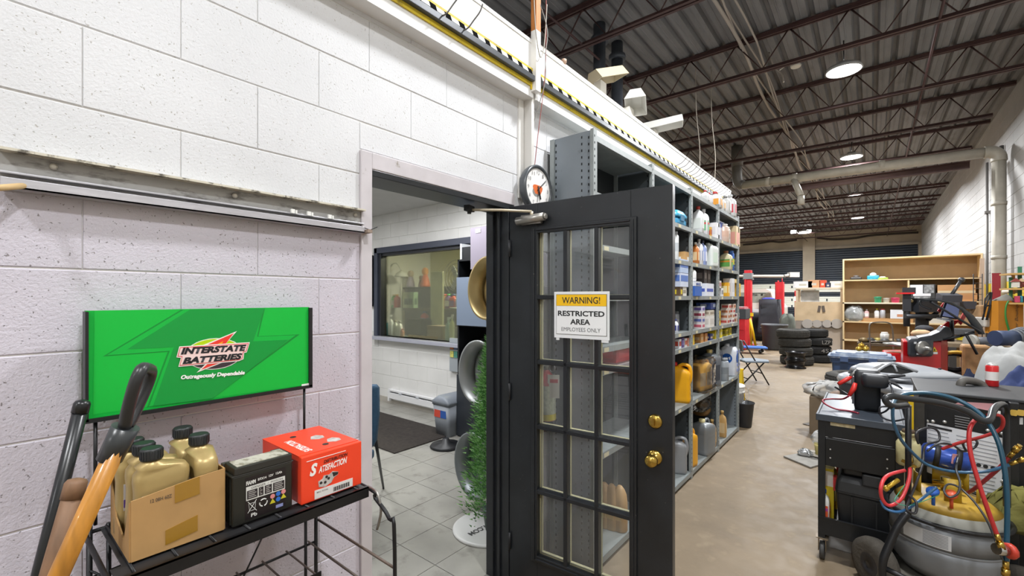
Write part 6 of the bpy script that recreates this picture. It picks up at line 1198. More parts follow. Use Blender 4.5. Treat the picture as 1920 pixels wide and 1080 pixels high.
# odds on the low bench between tote and balancer
q = W(1655, 655, 8.9); bn = thing('clutter_bench', 'low dark bench with scrap parts behind the hand truck', 'bench', (q.x, q.y, 0)); MB().cbox((q.x, q.y, .62), (.8, .5, .05)).build('top', M('#5a4c3c', .7), bn)
for dx in (-.35, .35):
    for dy in (-.2, .2): MB().cbox((q.x + dx, q.y + dy, .3), (.05, .05, .6)).build('leg', darkm, bn)
can(q.x + .03, q.y, .645, .07, .22, '#dadada', 'white jar on the low bench behind the hand truck', '#d0ccc8', '#c9c9c9', 'jar', 'jar')
for i in range(6):
    a = rng.uniform(-.3, .3); solo('scrap_part', MB().lathe([(.02, 0), (.07, .01), (.09, .05), (.05, .09), (.02, .1)], (q.x - .3 + .11 * i, q.y - .1 + .05 * (i % 3), .646), 14), M(['#6b5a3a', '#3a3a3c', '#8a7a3a', '#4a4a4c', '#7c6a50', '#2c2c2e'][i], .5, .3, var=.3), ['brownish', 'black', 'olive', 'grey', 'tan', 'dark'][i] + ' small part in the scrap on the low bench', 'part', 'scrap parts')
# ================================================================ WHEEL BALANCER
def Q(px, py, D): return W(px, py, D)
wb = thing('wheel_balancer', 'red wheel balancer with black hood guard and small screen behind the grey moulded cover', 'machine', (W(1733, 660, 5.2).x, W(1733, 660, 5.2).y, 0)); D = 5.0; rc_ = M('#c4141c', .35, coat=.3)
cb0, cb1 = W(1693, 660, D), W(1765, 660, D); zt = W(0, 640, D).z
def slab(p, q, dep, z0, z1, mb): 
    a = Vector((p.x, p.y, 0)); b = Vector((q.x, q.y, 0)); n = Vector((0, 1, 0)) * dep
    return mb.prism([a + Z1 * z0, b + Z1 * z0, b + n + Z1 * z0, a + n + Z1 * z0], Z1 * (z1 - z0))
slab(cb0, cb1, .45, .05, zt, MB()).build('cabinet', rc_, wb, bevel=.01)
slab(cb1, W(1777, 660, D + .12), .4, .05, zt + .01, MB()).build('side_panel', M('#a80f16', .4), wb, bevel=.005)
gh = M('#3b3e44', .4, var=.1); p = cb0 - Fv * .06; q = W(1741, 660, D) - Fv * .06; 
MB().ring([[Vector((a.x, a.y, 0)) + Z1 * (zt + h) for a, h in ((p, -.17), (q, -.17), (q + Vector((0, .5, 0)), -.17), (p + Vector((0, .5, 0)), -.17))], [Vector((a.x, a.y, 0)) + Z1 * (zt + h) for a, h in ((p, .03), (q, .05), (q + Vector((0, .5, 0)), .05), (p + Vector((0, .5, 0)), .03))]], smooth=False).build('gear_cover', gh, wb, bevel=.03)
top = [(1716, 640, -.1), (1722, 633, 0), (1745, 629, 0), (1762, 622, 0), (1772, 612, 0), (1781, 614, 0), (1786, 628, 0), (1776, 638, 0), (1740, 642, 0)]
MB().prism([W(x, y, D - .05) for x, y, _ in top], Vector((0, .42, 0))).build('weight_tray', gh, wb, bevel=.01)
c = W(1731, 653, D - .12); MB().lathe([(.02, -.02), (.075, -.02), (.078, 0), (.07, .015), (.03, .02), (.022, .05), (.02, .075), (.012, .08)], c, 28, -Fv + Rv * .1).build('spindle', M('#8f8d88', .35, .7), wb)
c = W(1733, 653, D - .02); MB().lathe([(.088, -.02), (.09, .01), (.075, .02)], c, 28, -Fv + Rv * .35).build('flange', darkm, wb)
for k in range(5): MB().cbox(W(1716 + 1.2 * k, 643 + 5 * k, D - .09), (.02, .02, .02)).build('knob', M(['#d8d8d8', '#222222'][k % 2], .4), wb)
tri = [W(1746, 659, D - .012), W(1757, 659, D - .012), W(1751.5, 650, D - .012)]; ff = Vector((0, 0, 0)); fy = cb0.y - .004
F2 = lambda px, py: onY(px, py, fy) if True else None
def onface(px, py, off=.004):
    """point on the cabinet front"""
    r = ray(px, py); n = Vector((-(cb1 - cb0).y, (cb1 - cb0).x, 0)).normalized(); n = n if n.dot(Fv) < 0 else -n
    t = (cb0 - Vector((0, 0, EYE))).dot(n) / r.dot(n); return Vector((0, 0, EYE)) + r * t + n * off
MB().prism([onface(1746, 659), onface(1757, 659), onface(1751.5, 650)], (0, -.001, 0)).build('warning_triangle', M('#e8c21a', .4), wb); MB().prism([onface(1746, 664), onface(1757.5, 664), onface(1757.5, 660), onface(1746, 660)], (0, -.001, 0)).build('warning_label', white, wb); MB().prism([onface(1749.5, 657.5, .006), onface(1753.5, 657.5, .006), onface(1751.5, 653.5, .006)], (0, -.001, 0)).build('warning_symbol', darkm, wb)
MB().cyl(W(1782, 640, D + .1), W(1781, 600, D + .1), .035, n=10).build('screen_column', black, wb)
scr = [W(1772, 566, D), W(1800, 577, D), W(1796, 599, D), W(1762, 594, D)]; MB().prism(scr, (0, .05, 0)).build('screen_housing', M('#26282d', .4), wb, bevel=.006)
cen = sum(scr, Vector()) / 4; MB().prism([cen + (s - cen) * .84 - Fv * .012 for s in scr], (0, .003, 0)).build('screen_glass', emitter('#6f779a', .55), wb)
MB().prism([W(1756, 598, D - .1), W(1786, 600, D - .1), W(1780, 603, D - .2), W(1766, 600, D - .2)], Z1 * .015).build('screen_tray', M('#b5b6ba', .4), wb)
MB().prism([W(1758, 583, D + .08), W(1770, 566, D + .08), W(1774, 568, D + .08), W(1762, 586, D + .08)], (0, .06, 0)).prism([W(1797, 605, D + .08), W(1810, 580, D + .08), W(1816, 586, D + .08), W(1802, 610, D + .08)], (0, .06, 0)).prism([W(1764, 614, D + .08), W(1778, 602, D + .08), W(1800, 600, D + .08), W(1784, 616, D + .08)], (0, .06, 0)).build('red_bracket', rc_, wb)
arcO = [(1724, 560), (1757, 561), (1785, 566), (1806, 577), (1826, 592), (1840, 610), (1847, 627)]; arcI = [(1726, 565), (1757, 565), (1784, 570), (1802, 582), (1813, 597), (1822, 612), (1835, 627)]
arc = [(1724, 563, .01), (1738, 562, .02), (1757, 563, .03), (1778, 566, .04), (1800, 576, .05), (1820, 590, .055), (1836, 608, .05), (1845, 626, .03)]
rows = [[W(*o, D - .34), W(*i_, D - .34), W(*i_, D + .0), W(*o, D + .0)] for o, i_ in zip(arcO, arcI)]
MB().ring(rows, caps=True).build('hood_guard', M('#24272a', .4, var=.1), wb)
MB().tube([W(1727, 564, D - .3), W(1726, 572, D - .3), W(1745, 580, D - .3)], .012, 8, smooth_path=4).cyl(W(1745, 566, D - .34), W(1838, 622, D - .34), .012, n=8).cyl(W(1768, 637, D - .1), W(1800, 630, D - .2), .014, n=8).cyl(W(1800, 630, D - .2), W(1826, 623, D - .3), .014, n=8).cyl(W(1812, 628, D - .25), W(1832, 664, D - .25), .013, n=8).build('guard_arm', M('#2b2d30', .4, .3), wb)
# ---------------- tyre changer behind
D = 7.2; tcg = thing('tire_changer', 'black tyre changing machine with arms and ball-ended lever behind the red balancer', 'machine', (W(1725, 620, D).x, W(1725, 620, D).y, 0)); g0 = M('#2c2e33', .45, .2, var=.15)
MB().prism([Vector((W(px, 600, D).x, W(px, 600, D).y, .02)) for px in (1716, 1742)] + [Vector((W(px, 600, D + .25).x, W(px, 600, D + .25).y, .02)) for px in (1742, 1716)], Z1 * 1.45).build('column', g0, tcg, bevel=.02)
a0, a1 = W(1655, 660, D), W(1712, 660, D); slab(a0, a1, .6, .02, W(0, 662, D).z, MB()).build('base', rc_, tcg, bevel=.02)
MB().cyl(W(1697, 593, D - .1), W(1763, 593, D - .1), .035, n=12).cyl(W(1714, 578, D), W(1736, 590, D), .05, n=12).cyl(W(1700, 560, D), W(1700, 612, D), .045, n=10).cbox(W(1727, 572, D), (.3, .25, .22), YAW).build('arm', M('#3a3c41', .4, .4), tcg)
MB().cbox(W(1700, 566, D), (.10, .12, .30)).cbox(W(1704, 545, D), (.16, .14, .10)).build('shaft_head', g0, tcg); MB().cbox(W(1697, 550, D - .02), (.22, .16, .025)).build('red_disc', red, tcg); MB().cyl(W(1703, 565, D), W(1727, 563, D), .03, n=8).build('slide', M('#a8946a', .5, .4), tcg)
MB().cyl(W(1784, 553, D - .3), W(1802, 526, D - .3), .024, n=10).sph(W(1803, 525, D - .3), .042, 14, 10).build('lever', M('#4a4c50', .35, .5), tcg)
MB().cbox(W(1779, 558, D - .3), (.24, .2, .11), .3, .2).cbox(W(1810, 572, D - .2), (.2, .16, .12), .3).build('bead_press', M('#3f4149', .45), tcg); MB().cyl(W(1740, 600, D), W(1783, 562, D - .2), .03, n=8).build('press_arm', g0, tcg)
MB().lathe([(.22, 0), (.24, .03), (.10, .05)], W(1690, 648, D + .1), 24).build('turntable', steel, tcg)
# clutter between: cap, belt, hose reel
solo('work_glove', MB().ring([rrect(W(1727, 622, 5.3).x, W(1727, 622, 5.3).y, W(0, 630, 5.3).z + a, .19 * s, .11 * s, .04, 6) for a, s in ((0, .9), (.03, 1), (.06, .8), (.075, .4))]), M('#c9a882', .85), 'tan work glove lying on the left of the balancer hood', 'glove')
solo('baseball_cap', MB().sph(W(1733, 617, 5.55), (.09, .08, .05), 14, 8), M('#2f3136', .8), 'black cap behind the tan work glove on the balancer', 'cap')
hr = thing('hose_reel', 'dark hose coil with yellow rim on the floor right of the red balancer', 'hose', (W(1790, 680, 5.3).x, W(1790, 680, 5.3).y, 0)); c = W(1788, 678, 5.4)
MB().tube([c + Vector((.14 * math.cos(a), .02 * math.sin(a * 3), .10 * math.sin(a))) for a in [i * math.pi / 10 for i in range(20)]], .028, 8, closed=True).build('coil', darkm, hr); MB().tube([c + Vector((.17 * math.cos(a) + .03, -.04, .12 * math.sin(a))) for a in [i * math.pi / 12 for i in range(1, 13)]], .022, 8).build('yellow_rim', M('#c49a2a', .5), hr); MB().cbox((c.x, c.y + .05, c.z / 2 - .06), (.3, .2, c.z - .13)).build('stand', darkm, hr)
# workbench behind right with vice, boxes
D = 6.2; a, b = W(1780, 632, D), W(1900, 632, D - .4); a = W(1776, 632, 5.95); wbh = thing('work_bench', 'cluttered dark workbench along the right wall behind the grey sheet', 'bench', ((a.x + b.x) / 2, (a.y + b.y) / 2, 0))
zz_ = W(0, 640, D).z; MB().prism([Vector((a.x, a.y, zz_ - .05)), Vector((XR - .08, a.y - .2, zz_ - .05)), Vector((XR - .08, a.y + .9, zz_ - .05)), Vector((a.x, a.y + .9, zz_ - .05))], Z1 * .05).build('top', M('#7a6a54', .7, var=.2), wbh)
for x in (a.x + .05, XR - .16):
    for y in (a.y + .0, a.y + .8): MB().cbox((x, y, (zz_ - .05) / 2), (.07, .07, zz_ - .05)).build('leg', M('#3c3a38', .6), wbh)
MB().prism([Vector((a.x, a.y, .3)), Vector((XR - .08, a.y - .2, .3)), Vector((XR - .08, a.y + .9, .3)), Vector((a.x, a.y + .9, .3))], Z1 * .03).build('lower_shelf', M('#4c4338', .7), wbh)
def block(px, py, D, size, c_, label, cat, nm, rz=0, g=None, extra=None):
    p = W(px, py, D); t = thing(nm, label, cat, (p.x, p.y, p.z - size[2] / 2), g); MB().cbox(p, size, rz).build('body', M(c_, .55, var=.2, vs=12), t, bevel=min(size) * .12)
    if extra: MB().cbox(p - Fv * (size[1] * .5 + .004) + Z1 * size[2] * .1, (size[0] * .6, .01, size[2] * .35), rz).build('panel', M(extra, .5), t)
    return t
D = 6.3
block(1802, 622, 6.25, (.22, .2, .09), '#4a4c50', 'dark grey casting on the workbench right of the balancer arm', 'part', 'machine_casting', .2)
block(1812, 634, 6.2, (.20, .12, .06), '#d6c41c', 'yellow box on the workbench under the black guard arm', 'box', 'yellow_box')
p = W(1832, 640, 5.6); vs_ = thing('bench_grinder', 'dark bench grinder with pale wheel on the workbench behind the grey sheet', 'grinder', p); MB().cyl(p - Rv * .02, p + Rv * .30, .055, n=18).cbox(p + Rv * .14 - Z1 * .06, (.2, .12, .06), YAW).build('motor', M('#5d5f66', .45, .2), vs_); MB().cyl(p - Rv * .1, p - Rv * .05, .085, n=24).build('grinding_wheel', M('#9b9a94', .7), vs_)
block(1828, 724, 5.3, (.24, .22, .99), '#a98258', 'brown carton under the bench grinder', 'box', 'brown_carton')
p = W(1885, 634, 5.0); bm_ = thing('blue_motor', 'blue and grey electric motor with coiled cable at the right edge behind the grey sheet', 'motor', p); MB().cyl(p - Rv * .12, p + Rv * .10, .085, n=22).build('body', M('#33415f', .5, .1, var=.2), bm_)
for k in range(4): MB().tube([p + Rv * (.10 + .03 * k) + Vector((0, 0, 0)) + (Z1 * math.sin(a) + Fv * math.cos(a)) * (.085 + .01 * k) for a in [i * math.pi / 8 for i in range(16)]], .013, 6, closed=True).build('cable_coil', M('#55585e', .6), bm_)
# painting easel-like frame / bicycle fork
p = W(1852, 590, 6.4); fk = thing('metal_frame', 'thin dark metal folding frame standing on the workbench before the yellow wall band', 'frame', p)
MB().tube([W(1842, 600, 6.4), W(1850, 570, 6.4), W(1858, 548, 6.4)], .011, 6).tube([W(1850, 600, 6.4), W(1856, 575, 6.4), W(1859, 548, 6.4)], .014, 6).tube([W(1845, 590, 6.4), W(1847, 560, 6.4), W(1856, 548, 6.4)], .009, 6).cyl(W(1846, 575, 6.4), W(1857, 572, 6.4), .01).build('frame', darkm, fk)
rr_ = solo('grey_roll', MB().cyl(W(1867, 572, 6.45), W(1896, 559, 6.35), .08, n=22).mat(1).cyl(W(1896, 559, 6.35), W(1897, 558.6, 6.345), .05, n=18), [M('#77766f', .7, bump=.3), M('#4a4946', .8)], 'grey cylindrical roll tilted above the orange carton at the right edge', 'roll')
block(1860, 604, 6.5, (.30, .25, .14), '#b3b0aa', 'pale grey crate on the workbench left of the orange carton', 'crate', 'grey_crate', .3)
block(1842, 590, 6.9, (.22, .2, .30), '#a88763', 'tan board leaning right of the bookcase', 'board', 'tan_board', .5)
# orange carton with green leaf
D = 6.3; p0, p1 = W(1872, 626, D), W(1919, 626, D - .0); oc = thing('orange_carton', 'orange-brown carton with green stem print and vertical script at the right edge', 'box', (p0.x + .1, p0.y, p0.z)); ocm = M('#b97a22', .6, var=.05); z0 = p0.z; z1 = W(0, 564, D).z
e = (p1 - p0).normalized(); n_ = Vector((-e.y, e.x, 0)); ww = (p1 - p0).length
T = Matrix.Translation(p0) @ Matrix.Rotation(math.atan2(e.y, e.x), 4, 'Z'); MB().box(0, ww, 0, .18, 0, z1 - z0, T).build('carton', ocm, oc)
pts = [T @ Vector((ww * a, -.002, (z1 - z0) * b)) for a, b in ((.40, 1.0), (.30, .85), (.27, .6), (.32, .35), (.45, .02))]; MB().tube(pts, [.004] + [.012] * 12 + [.014] * 8, 6, smooth_path=5).build('leaf_print', M('#2f7a34', .5), oc)
text('mer Boutiqu', T @ Vector((ww * .82, -.003, (z1 - z0) * .03)), Z1, -e, (z1 - z0) * .92, ww * .17, M('#4a3a2a', .6), oc, shear=.3)
# coloured poles, bird house shelf at the right edge
for px, y0, y1, c_, l, w in ((1868, 512, 600, '#8e2430', 'dark red flat post against the yellow wall band', .09), (1895, 520, 600, '#2f6a44', 'thin green post against the yellow wall band', .035), (1867, 572, 610, '#2f7a44', 'short green post under the grey roll', .045), (1912, 500, 600, '#2f7258', 'green shelf post at the right edge', .04)):
    p = W(px, y0, 6.9 if px < 1890 else 6.35); q = W(px, y1, 6.9 if px < 1890 else 6.35); solo('coloured_post', MB().cbox(((p.x), (p.y), (p.z + zz_) / 2), (w, .03, p.z - zz_)).cbox((p.x, p.y, p.z - .01), (w * 1.05, .034, .012)), M(c_, .5), l, 'post')
for py, l in ((514, 'upper small plywood shelf with birdhouse at the right edge'), (542, 'middle small plywood shelf at the right edge'), (569, 'lower small plywood shelf at the right edge')):
    p = W(1915, py, 6.3); t = thing('plywood_shelf', l, 'shelf', p); MB().cbox(p, (.34, .3, .025), .2).build('board', M('#c09a5e', .6), t); MB().cbox(p - Z1 * .04 + Fv * .1, (.03, .03, .06)).build('bracket', wood, t)
for px, py, c1, c2, l in ((1904, 533, '#c9c4ba', '#8a3a34', 'small birdhouse with red roof and white front at the right edge'), (1914, 533, '#7a3a2e', '#c9b08a', 'small birdhouse with tan roof at the right edge')):
    p = W(px, py + 6, 6.25); t = thing('birdhouse', l, 'birdhouse', p); MB().cbox(p + Z1 * .04, (.07, .07, .08)).build('body', M(c1, .6), t); MB().prism([p + Vector((-.05, -.045, .08)), p + Vector((.05, -.045, .08)), p + Vector((0, -.045, .13))], (0, .09, 0)).build('roof', M(c2, .6), t)
solo('white_fluorescent_box', MB().cyl(W(1882, 547, 6.6), W(1907, 546, 6.4), .03, n=12), M('#dcd4c0', .6), 'short cream cardboard tube beside the green post on the right', 'tube')
for i, c_ in enumerate(('#b13a5a', '#2f8fa0', '#2c2c34')): block(1907 + 5 * i, 561, 6.25, (.05, .06, .09), c_, ['pink', 'teal', 'black'][i] + ' small tin between the plywood shelves at the right edge', 'tin', 'small_tin')
# metal lattice ladder by bookcase
lt = thing('wire_grid', 'narrow wire grid panel standing right of the wooden bookcase', 'grid', (1.70, 12.6, 0)); X = 1.62
for x in (-.07, .05): MB().cyl((X + x, 12.5, 0), (X + x, 12.5, onX(1, 1, 1).z * 0 + 2.02), .008, n=6).build('rail', darkm, lt)
for i in range(16): MB().cyl((X - .07, 12.5, .3 + i * .11), (X + .05, 12.5, .3 + i * .11), .005, n=5).build('rung', darkm, lt)
solo('leaning_board', MB().prism([(1.66, 12.9, 0), (1.76, 12.9, 0), (1.76, 12.95, 2.35), (1.70, 12.95, 2.35)], (0, .03, 0)), M('#b59c86', .7), 'pale brown board leaning between bookcase and right wall', 'board')
# ================================================================ GREY MOULDED COVER (vehicle fairing)
D = 4.35; cx = W(1712, 712, D); gf = thing('moulded_fairing', 'silver grey moulded vehicle hood with black air intake behind the jump starter', 'vehicle part', (cx.x, cx.y, 0)); sil = M('#a7abb1', .35, .15, var=.04, coat=.3); dgr = M('#4a4d53', .45)
def shell(c, secs, m, nm, bev=0):
    rings = []
    for z, w, d, ox, oy, r in secs: rings.append([Vector((0, 0, 0)) + (Rv * (p.x + ox) + Fv * (p.y + oy)) + Vector((c.x, c.y, z)) for p in rrect(0, 0, 0, w, d, r, 7)])
    return MB().ring(rings).build(nm, m, gf, bevel=bev)
zf = lambda py, D: 1.556 - (py - 558) / 830 * D
shell(cx, ((.02, .9, .6, 0, .05, .1), (.55, .95, .7, 0, .05, .1), (.66, 1.0, .75, 0, .05, .15)), M('#2c2d31', .6), 'underbody')
shell(cx, ((.655, 1.02, .92, .03, 0, .18), (.70, 1.06, .96, .03, 0, .2), (.735, 1.02, .92, .03, .02, .2), (.752, .95, .86, .03, .03, .2), (.76, .85, .78, .03, .04, .2)), sil, 'lower_shell')
shell(cx, ((.755, .86, .76, .03, .05, .16), (.80, .80, .70, .03, .06, .16)), dgr, 'dark_band')
shell(cx, ((.795, .74, .62, -.02, .08, .12), (.825, .70, .60, -.03, .08, .12), (.862, .56, .48, -.05, .10, .12), (.884, .36, .32, -.05, .10, .1), (.888, .15, .15, -.05, .1, .05)), sil, 'upper_shell')
MB().prism([W(1641, 697, D - .42), W(1668, 684, D - .38), W(1684, 686, D - .38), W(1716, 697, D - .42), W(1690, 702, D - .44)], Fv * .08).build('air_intake', M('#101114', .5), gf)
MB().tube([W(1638, 700, D - .43), W(1668, 682, D - .40), W(1686, 684, D - .40), W(1720, 697, D - .44)], .012, 8, smooth_path=3).tube([W(1676, 684, D - .42), W(1682, 697, D - .45)], .009, 6).build('intake_rim', sil, gf)
MB().lathe([(.012, 0), (.012, .02)], W(1762, 694, D - .1), 10).build('cap_bolt', darkm, gf)
# ================================================================ CLOTH COVERS at right
def heap(c, w, d, zb, zt, seed, m, label, nm='cover', rot=0, fold=.05, pw=1.5):
    rng = random.Random(seed); ph = [rng.uniform(0, 6) for _ in range(8)]; rows = []
    N = 34
    for i in range(N + 1):
        row = []
        for j in range(N + 1):
            a = i / N * 2 - 1; b = j / N * 2 - 1; r = min(1, (abs(a) ** 2.6 + abs(b) ** 2.6) ** (1 / 2.6))
            h = zb + (zt - zb) * (1 - r ** pw) + .5 * fold * abs(math.sin(13 * a - 7 * b + ph[4] + math.sin(4 * b))) * (1 - r * .5) + fold * (math.sin(5 * a + 3 * b + ph[0]) + .6 * math.sin(9 * b - 4 * a + ph[1]) + .45 * abs(math.sin(8 * a + 6 * b + ph[2]))) * (1 - r * .6)
            s = 1 + .05 * math.sin(7 * a + ph[3]) * abs(b); row.append(Vector((c.x, c.y, 0)) + Rv * (a * w / 2 * s) + Fv * (b * d / 2) + Z1 * max(h, zb))
        rows.append(row)
    mb = MB().grid(rows)
    per = [rows[0][j] for j in range(N + 1)] + [rows[i][N] for i in range(1, N + 1)] + [rows[N][j] for j in range(N - 1, -1, -1)] + [rows[i][0] for i in range(N - 1, 0, -1)]
    low = [Vector((p.x + .02 * math.sin(k), p.y + .02 * math.cos(k * 1.7), .02)) for k, p in enumerate(per)]; mb.ring([per, low], caps=False)
    return solo(nm, mb, m, label, 'cover')
heap(W(1926, 690, 4.12), .72, .60, .62, 1.04, 4, M('#9fa09f', .85, var=.08, bump=.8, bs=7), 'crumpled light grey dust sheet draped over a bulky shape at the right edge', 'dust_sheet', fold=.05, pw=7)
heap(W(1925, 712, 3.60), .62, .30, .50, .93, 8, M('#2d3a66', .85, var=.15, bump=.3, bs=25), 'crumpled navy blue cloth in front of the grey dust sheet', 'blue_cloth', fold=.035, pw=3)
heap(W(1888, 735, 3.22), .55, .26, .45, .84, 12, M('#b1b2b4', .6, var=.1, bump=.3, bs=20), 'pale silvery cover bunched behind the black machine', 'silver_cover', fold=.03, pw=3)
heap(W(1816, 700, 4.60), .28, .16, .5, .80, 15, M('#343d5c', .8, var=.15, bump=.3), 'dark navy cloth between the moulded hood and the grey dust sheet', 'navy_cloth', fold=.03)
# ================================================================ WORKSHOP CART
CX0, CX1, CY0, CY1, CT = -.25, .135, 3.20, 3.98, .862
wc = thing('workshop_cart', 'black steel workshop cart with casters carrying the jump starter and a tool box', 'cart', ((CX0 + CX1) / 2, (CY0 + CY1) / 2, 0)); cm_ = M('#1c1e21', .45, .2, var=.2, vs=12, dirt='#4a4540', dscale=26, dlo=.64, dhi=.76)
MB().box(CX0 - .01, CX1 + .01, CY0 - .01, CY1 + .01, CT - .035, CT - .03).box(CX0 - .01, CX1 + .01, CY0 - .01, CY0 + .004, CT - .035, CT + .004).box(CX0 - .01, CX0 + .002, CY0, CY1, CT - .035, CT + .002).box(CX1 - .002, CX1 + .01, CY0, CY1, CT - .035, CT + .002).box(CX0 - .005, CX1 + .005, CY0, CY1, CT - .012, CT - .006).build('top_tray', M('#434a54', .4, .3, var=.15, vs=9), wc, bevel=.003)
for x in (CX0, CX1 - .035):
    for y in (CY0, CY1 - .035): MB().box(x, x + .035, y, y + .035, .13, CT - .03).build('leg', cm_, wc)
MB().box(CX0 + .035, CX1 - .035, CY0 + .004, CY0 + .02, .735, CT - .035).build('apron', cm_, wc); MB().box(CX0 + .035, CX1 - .035, CY0 - .002, CY0 + .03, .565, .728).build('drawer', M('#17191b', .4, .2), wc, bevel=.004)
MB().box(CX0 + .035, CX1 - .035, CY0 + .03, CY1 - .03, .57, .573).build('drawer_base', cm_, wc)
for x in (CX0 + .06, CX1 - .07):
    for z in (.615, .665): MB().lathe([(.004, 0), (.004, .004)], (x, CY0 - .002, z), 8, (0, -1, 0)).build('rivet', M('#c9c9c9', .3, .5), wc)
MB().box(CX0 + .06, CX0 + .175, CY0 + .002, CY0 + .004, .805, .83).build('maker_label', M('#b3a684', .6, var=.3, vs=60), wc)
MB().box(CX0, CX1, CY0, CY1, .20, .206).box(CX0, CX1, CY0 - .002, CY0 + .004, .155, .255).box(CX0, CX0 + .004, CY0, CY1, .155, .255).box(CX1 - .004, CX1, CY0, CY1, .155, .255).box(CX0, CX1, CY0 - .006, CY0 + .01, .252, .257).build('lower_tray', cm_, wc)
for x in (CX0 + .02, CX1 - .02):
    for y in (CY0 + .02, CY1 - .02):
        k = MB().cyl((x - .012, y, .052), (x + .012, y, .052), .05, n=20).build('caster', M('#3a3a3a', .6), wc)
        MB().box(x - .02, x - .016, y - .02, y + .02, .05, .13).box(x + .016, x + .02, y - .02, y + .02, .05, .13).box(x - .03, x + .03, y - .03, y + .03, .126, .131).build('caster_fork', M('#8d7f6c', .4, .6), wc)
# tool box on lower tray
tbx = thing('tool_box', 'black plastic tool box with red latches on the lower tray of the cart', 'toolbox', (-.05, 3.45, .207)); bp_ = M('#202225', .5, var=.1)
x0, x1, y0, y1 = -.165, .10, 3.24, 3.72
MB().ring([rrect((x0 + x1) / 2, (y0 + y1) / 2, z, (x1 - x0) * s, (y1 - y0) * s, .02) for z, s in ((.207, .92), (.40, 1.0), (.41, 1.03), (.42, 1.03))], smooth=False).build('body', bp_, tbx)
MB().ring([rrect((x0 + x1) / 2, (y0 + y1) / 2 + oy, z, (x1 - x0) * s, (y1 - y0) * s2, .02) for z, s, s2, oy in ((.422, 1.04, 1.04, 0), (.475, 1.0, 1.0, 0), (.50, .92, .92, .0), (.505, .9, .9, 0))], smooth=False).build('lid', bp_, tbx)
MB().cbox((.0, 3.27, .515), (.09, .10, .07), 0, .0).cbox((-.03, 3.40, .535), (.20, .25, .05)).build('handle_block', M('#2a2c2f', .5), tbx, bevel=.01)
MB().cbox((.01, 3.262, .545), (.06, .02, .010)).cbox((.015, 3.232, .505), (.075, .012, .012)).cbox((x0 - .006, 3.30, .44), (.02, .05, .08)).cbox((x0 - .006, 3.60, .44), (.02, .05, .08)).build('latch', M('#b8222a', .4), tbx)
for x in (-.09, .02): MB().cbox((x, y0 - .004, .31), (.008, .008, .18)).build('rib', bp_, tbx)
bottle(-.222, 3.245, .207, .052, .20, '#e0e0dc', 'orange, pink and green spray bottle with blue cap at the cart left corner', '#1f49a8', '#d8582c', d=.05, stripe='#a83a8e', name='spray_bottle')
carton(-.215, 3.36, .207, .07, .07, .30, '#dcc42a', 'yellow and white upright carton behind the blue-capped bottle on the cart', panel='#e6e4dc', psz=(.9, .3, .65)); bottle(-.20, 3.50, .207, .06, .32, '#c9a03a', 'amber bottle behind the yellow carton on the cart lower tray', '#b8322a')
block(.10, .1, .1, (.1, .1, .1), '#6a4d2e', 'x', 'box', 'wood_block') if 0 else None
solo('brown_board', MB().box(.02, .12, 3.80, 3.84, .207, .56), M('#6a4f30', .7, var=.1), 'brown board standing at the back of the cart lower tray', 'board')
# jump starter
jp = W(1626, 740, 2.78); jz = CT - .005; js = thing('jump_starter', 'black portable jump starter with red clamps and cables on the cart top', 'jump starter', (jp.x, jp.y, jz)); jb_ = M('#1e2023', .45, var=.1)
JX, JY = jp.x, jp.y
MB().ring([rrect(JX + o_, JY, jz + z, .13 * s, .15 * s, .025, 6) for z, s, o_ in ((0, .93, 0), (.02, .98, 0), (.022, 1.0, 0), (.17, 1.0, 0), (.20, 1.02, 0), (.235, .98, .0), (.25, .80, 0))]).build('body', jb_, js)
MB().cbox((JX - .068, JY - .01, jz + .12), (.012, .12, .17)).build('front_panel', M('#4d4f55', .3), js); MB().cbox((JX - .077, JY - .045, jz + .13), (.003, .03, .14)).build('red_stripe', M('#7e3238', .4), js)
hc = W(1640, 712, 2.68); MB().ring([[p_ for p_ in rrect(hc.x, hc.y, hc.z + z, .13 * s, .09 * s, .03, 6)] for z, s in ((-.045, .8), (-.03, 1), (.02, 1), (.035, .85))]).build('clamp_holder', M('#2a2c30', .4), js)
MB().tube([W(1655, 706, 2.66), W(1672, 706, 2.64), W(1697, 704, 2.62)], [.014, .012, .006], 8).tube([W(1655, 716, 2.66), W(1675, 718, 2.64), W(1692, 729, 2.6)], [.013, .010, .004], 8).build('black_clamp', M('#33353a', .4), js)
MB().tube([W(1572, 720, 2.78), W(1590, 710, 2.78), W(1596, 706, 2.78)], [.011, .014, .010], 8).tube([W(1592, 742, 2.72), W(1601, 728, 2.72), W(1604, 718, 2.72)], [.010, .015, .010], 8).build('red_clamp', M('#c82a24', .4), js)
MB().tube([W(1594, 706, 2.78), W(1606, 695, 2.78), W(1612, 694, 2.78)], .009, 6).tube([W(1596, 702, 2.8), W(1610, 697, 2.8)], .006, 6).build('clamp_jaw', steel, js)
MB().tube([W(1592, 742, 2.7), W(1580, 748, 2.75), W(1560, 748, 2.85), W(1543, 750, 2.85), W(1548, 758, 2.8), W(1568, 767, 2.75), W(1590, 770, 2.72), W(1610, 775, 2.66)], .0055, 6, smooth_path=5).build('red_cable', M('#8e2a3c', .45), js)
MB().tube([W(1566, 726, 2.8), W(1578, 733, 2.8), W(1592, 741, 2.74)], .006, 6, smooth_path=4).build('black_cable', M('#2a2b30', .45), js)
MB().tube([W(1648, 776, 2.66), W(1662, 770, 2.6), W(1672, 757, 2.55), W(1664, 762, 2.5), W(1650, 764, 2.5), W(1652, 780, 2.5), W(1672, 789, 2.45), W(1695, 786, 2.4), W(1706, 778, 2.4)], .005, 6, smooth_path=5).build('black_cable', M('#2a2b30', .45), js)
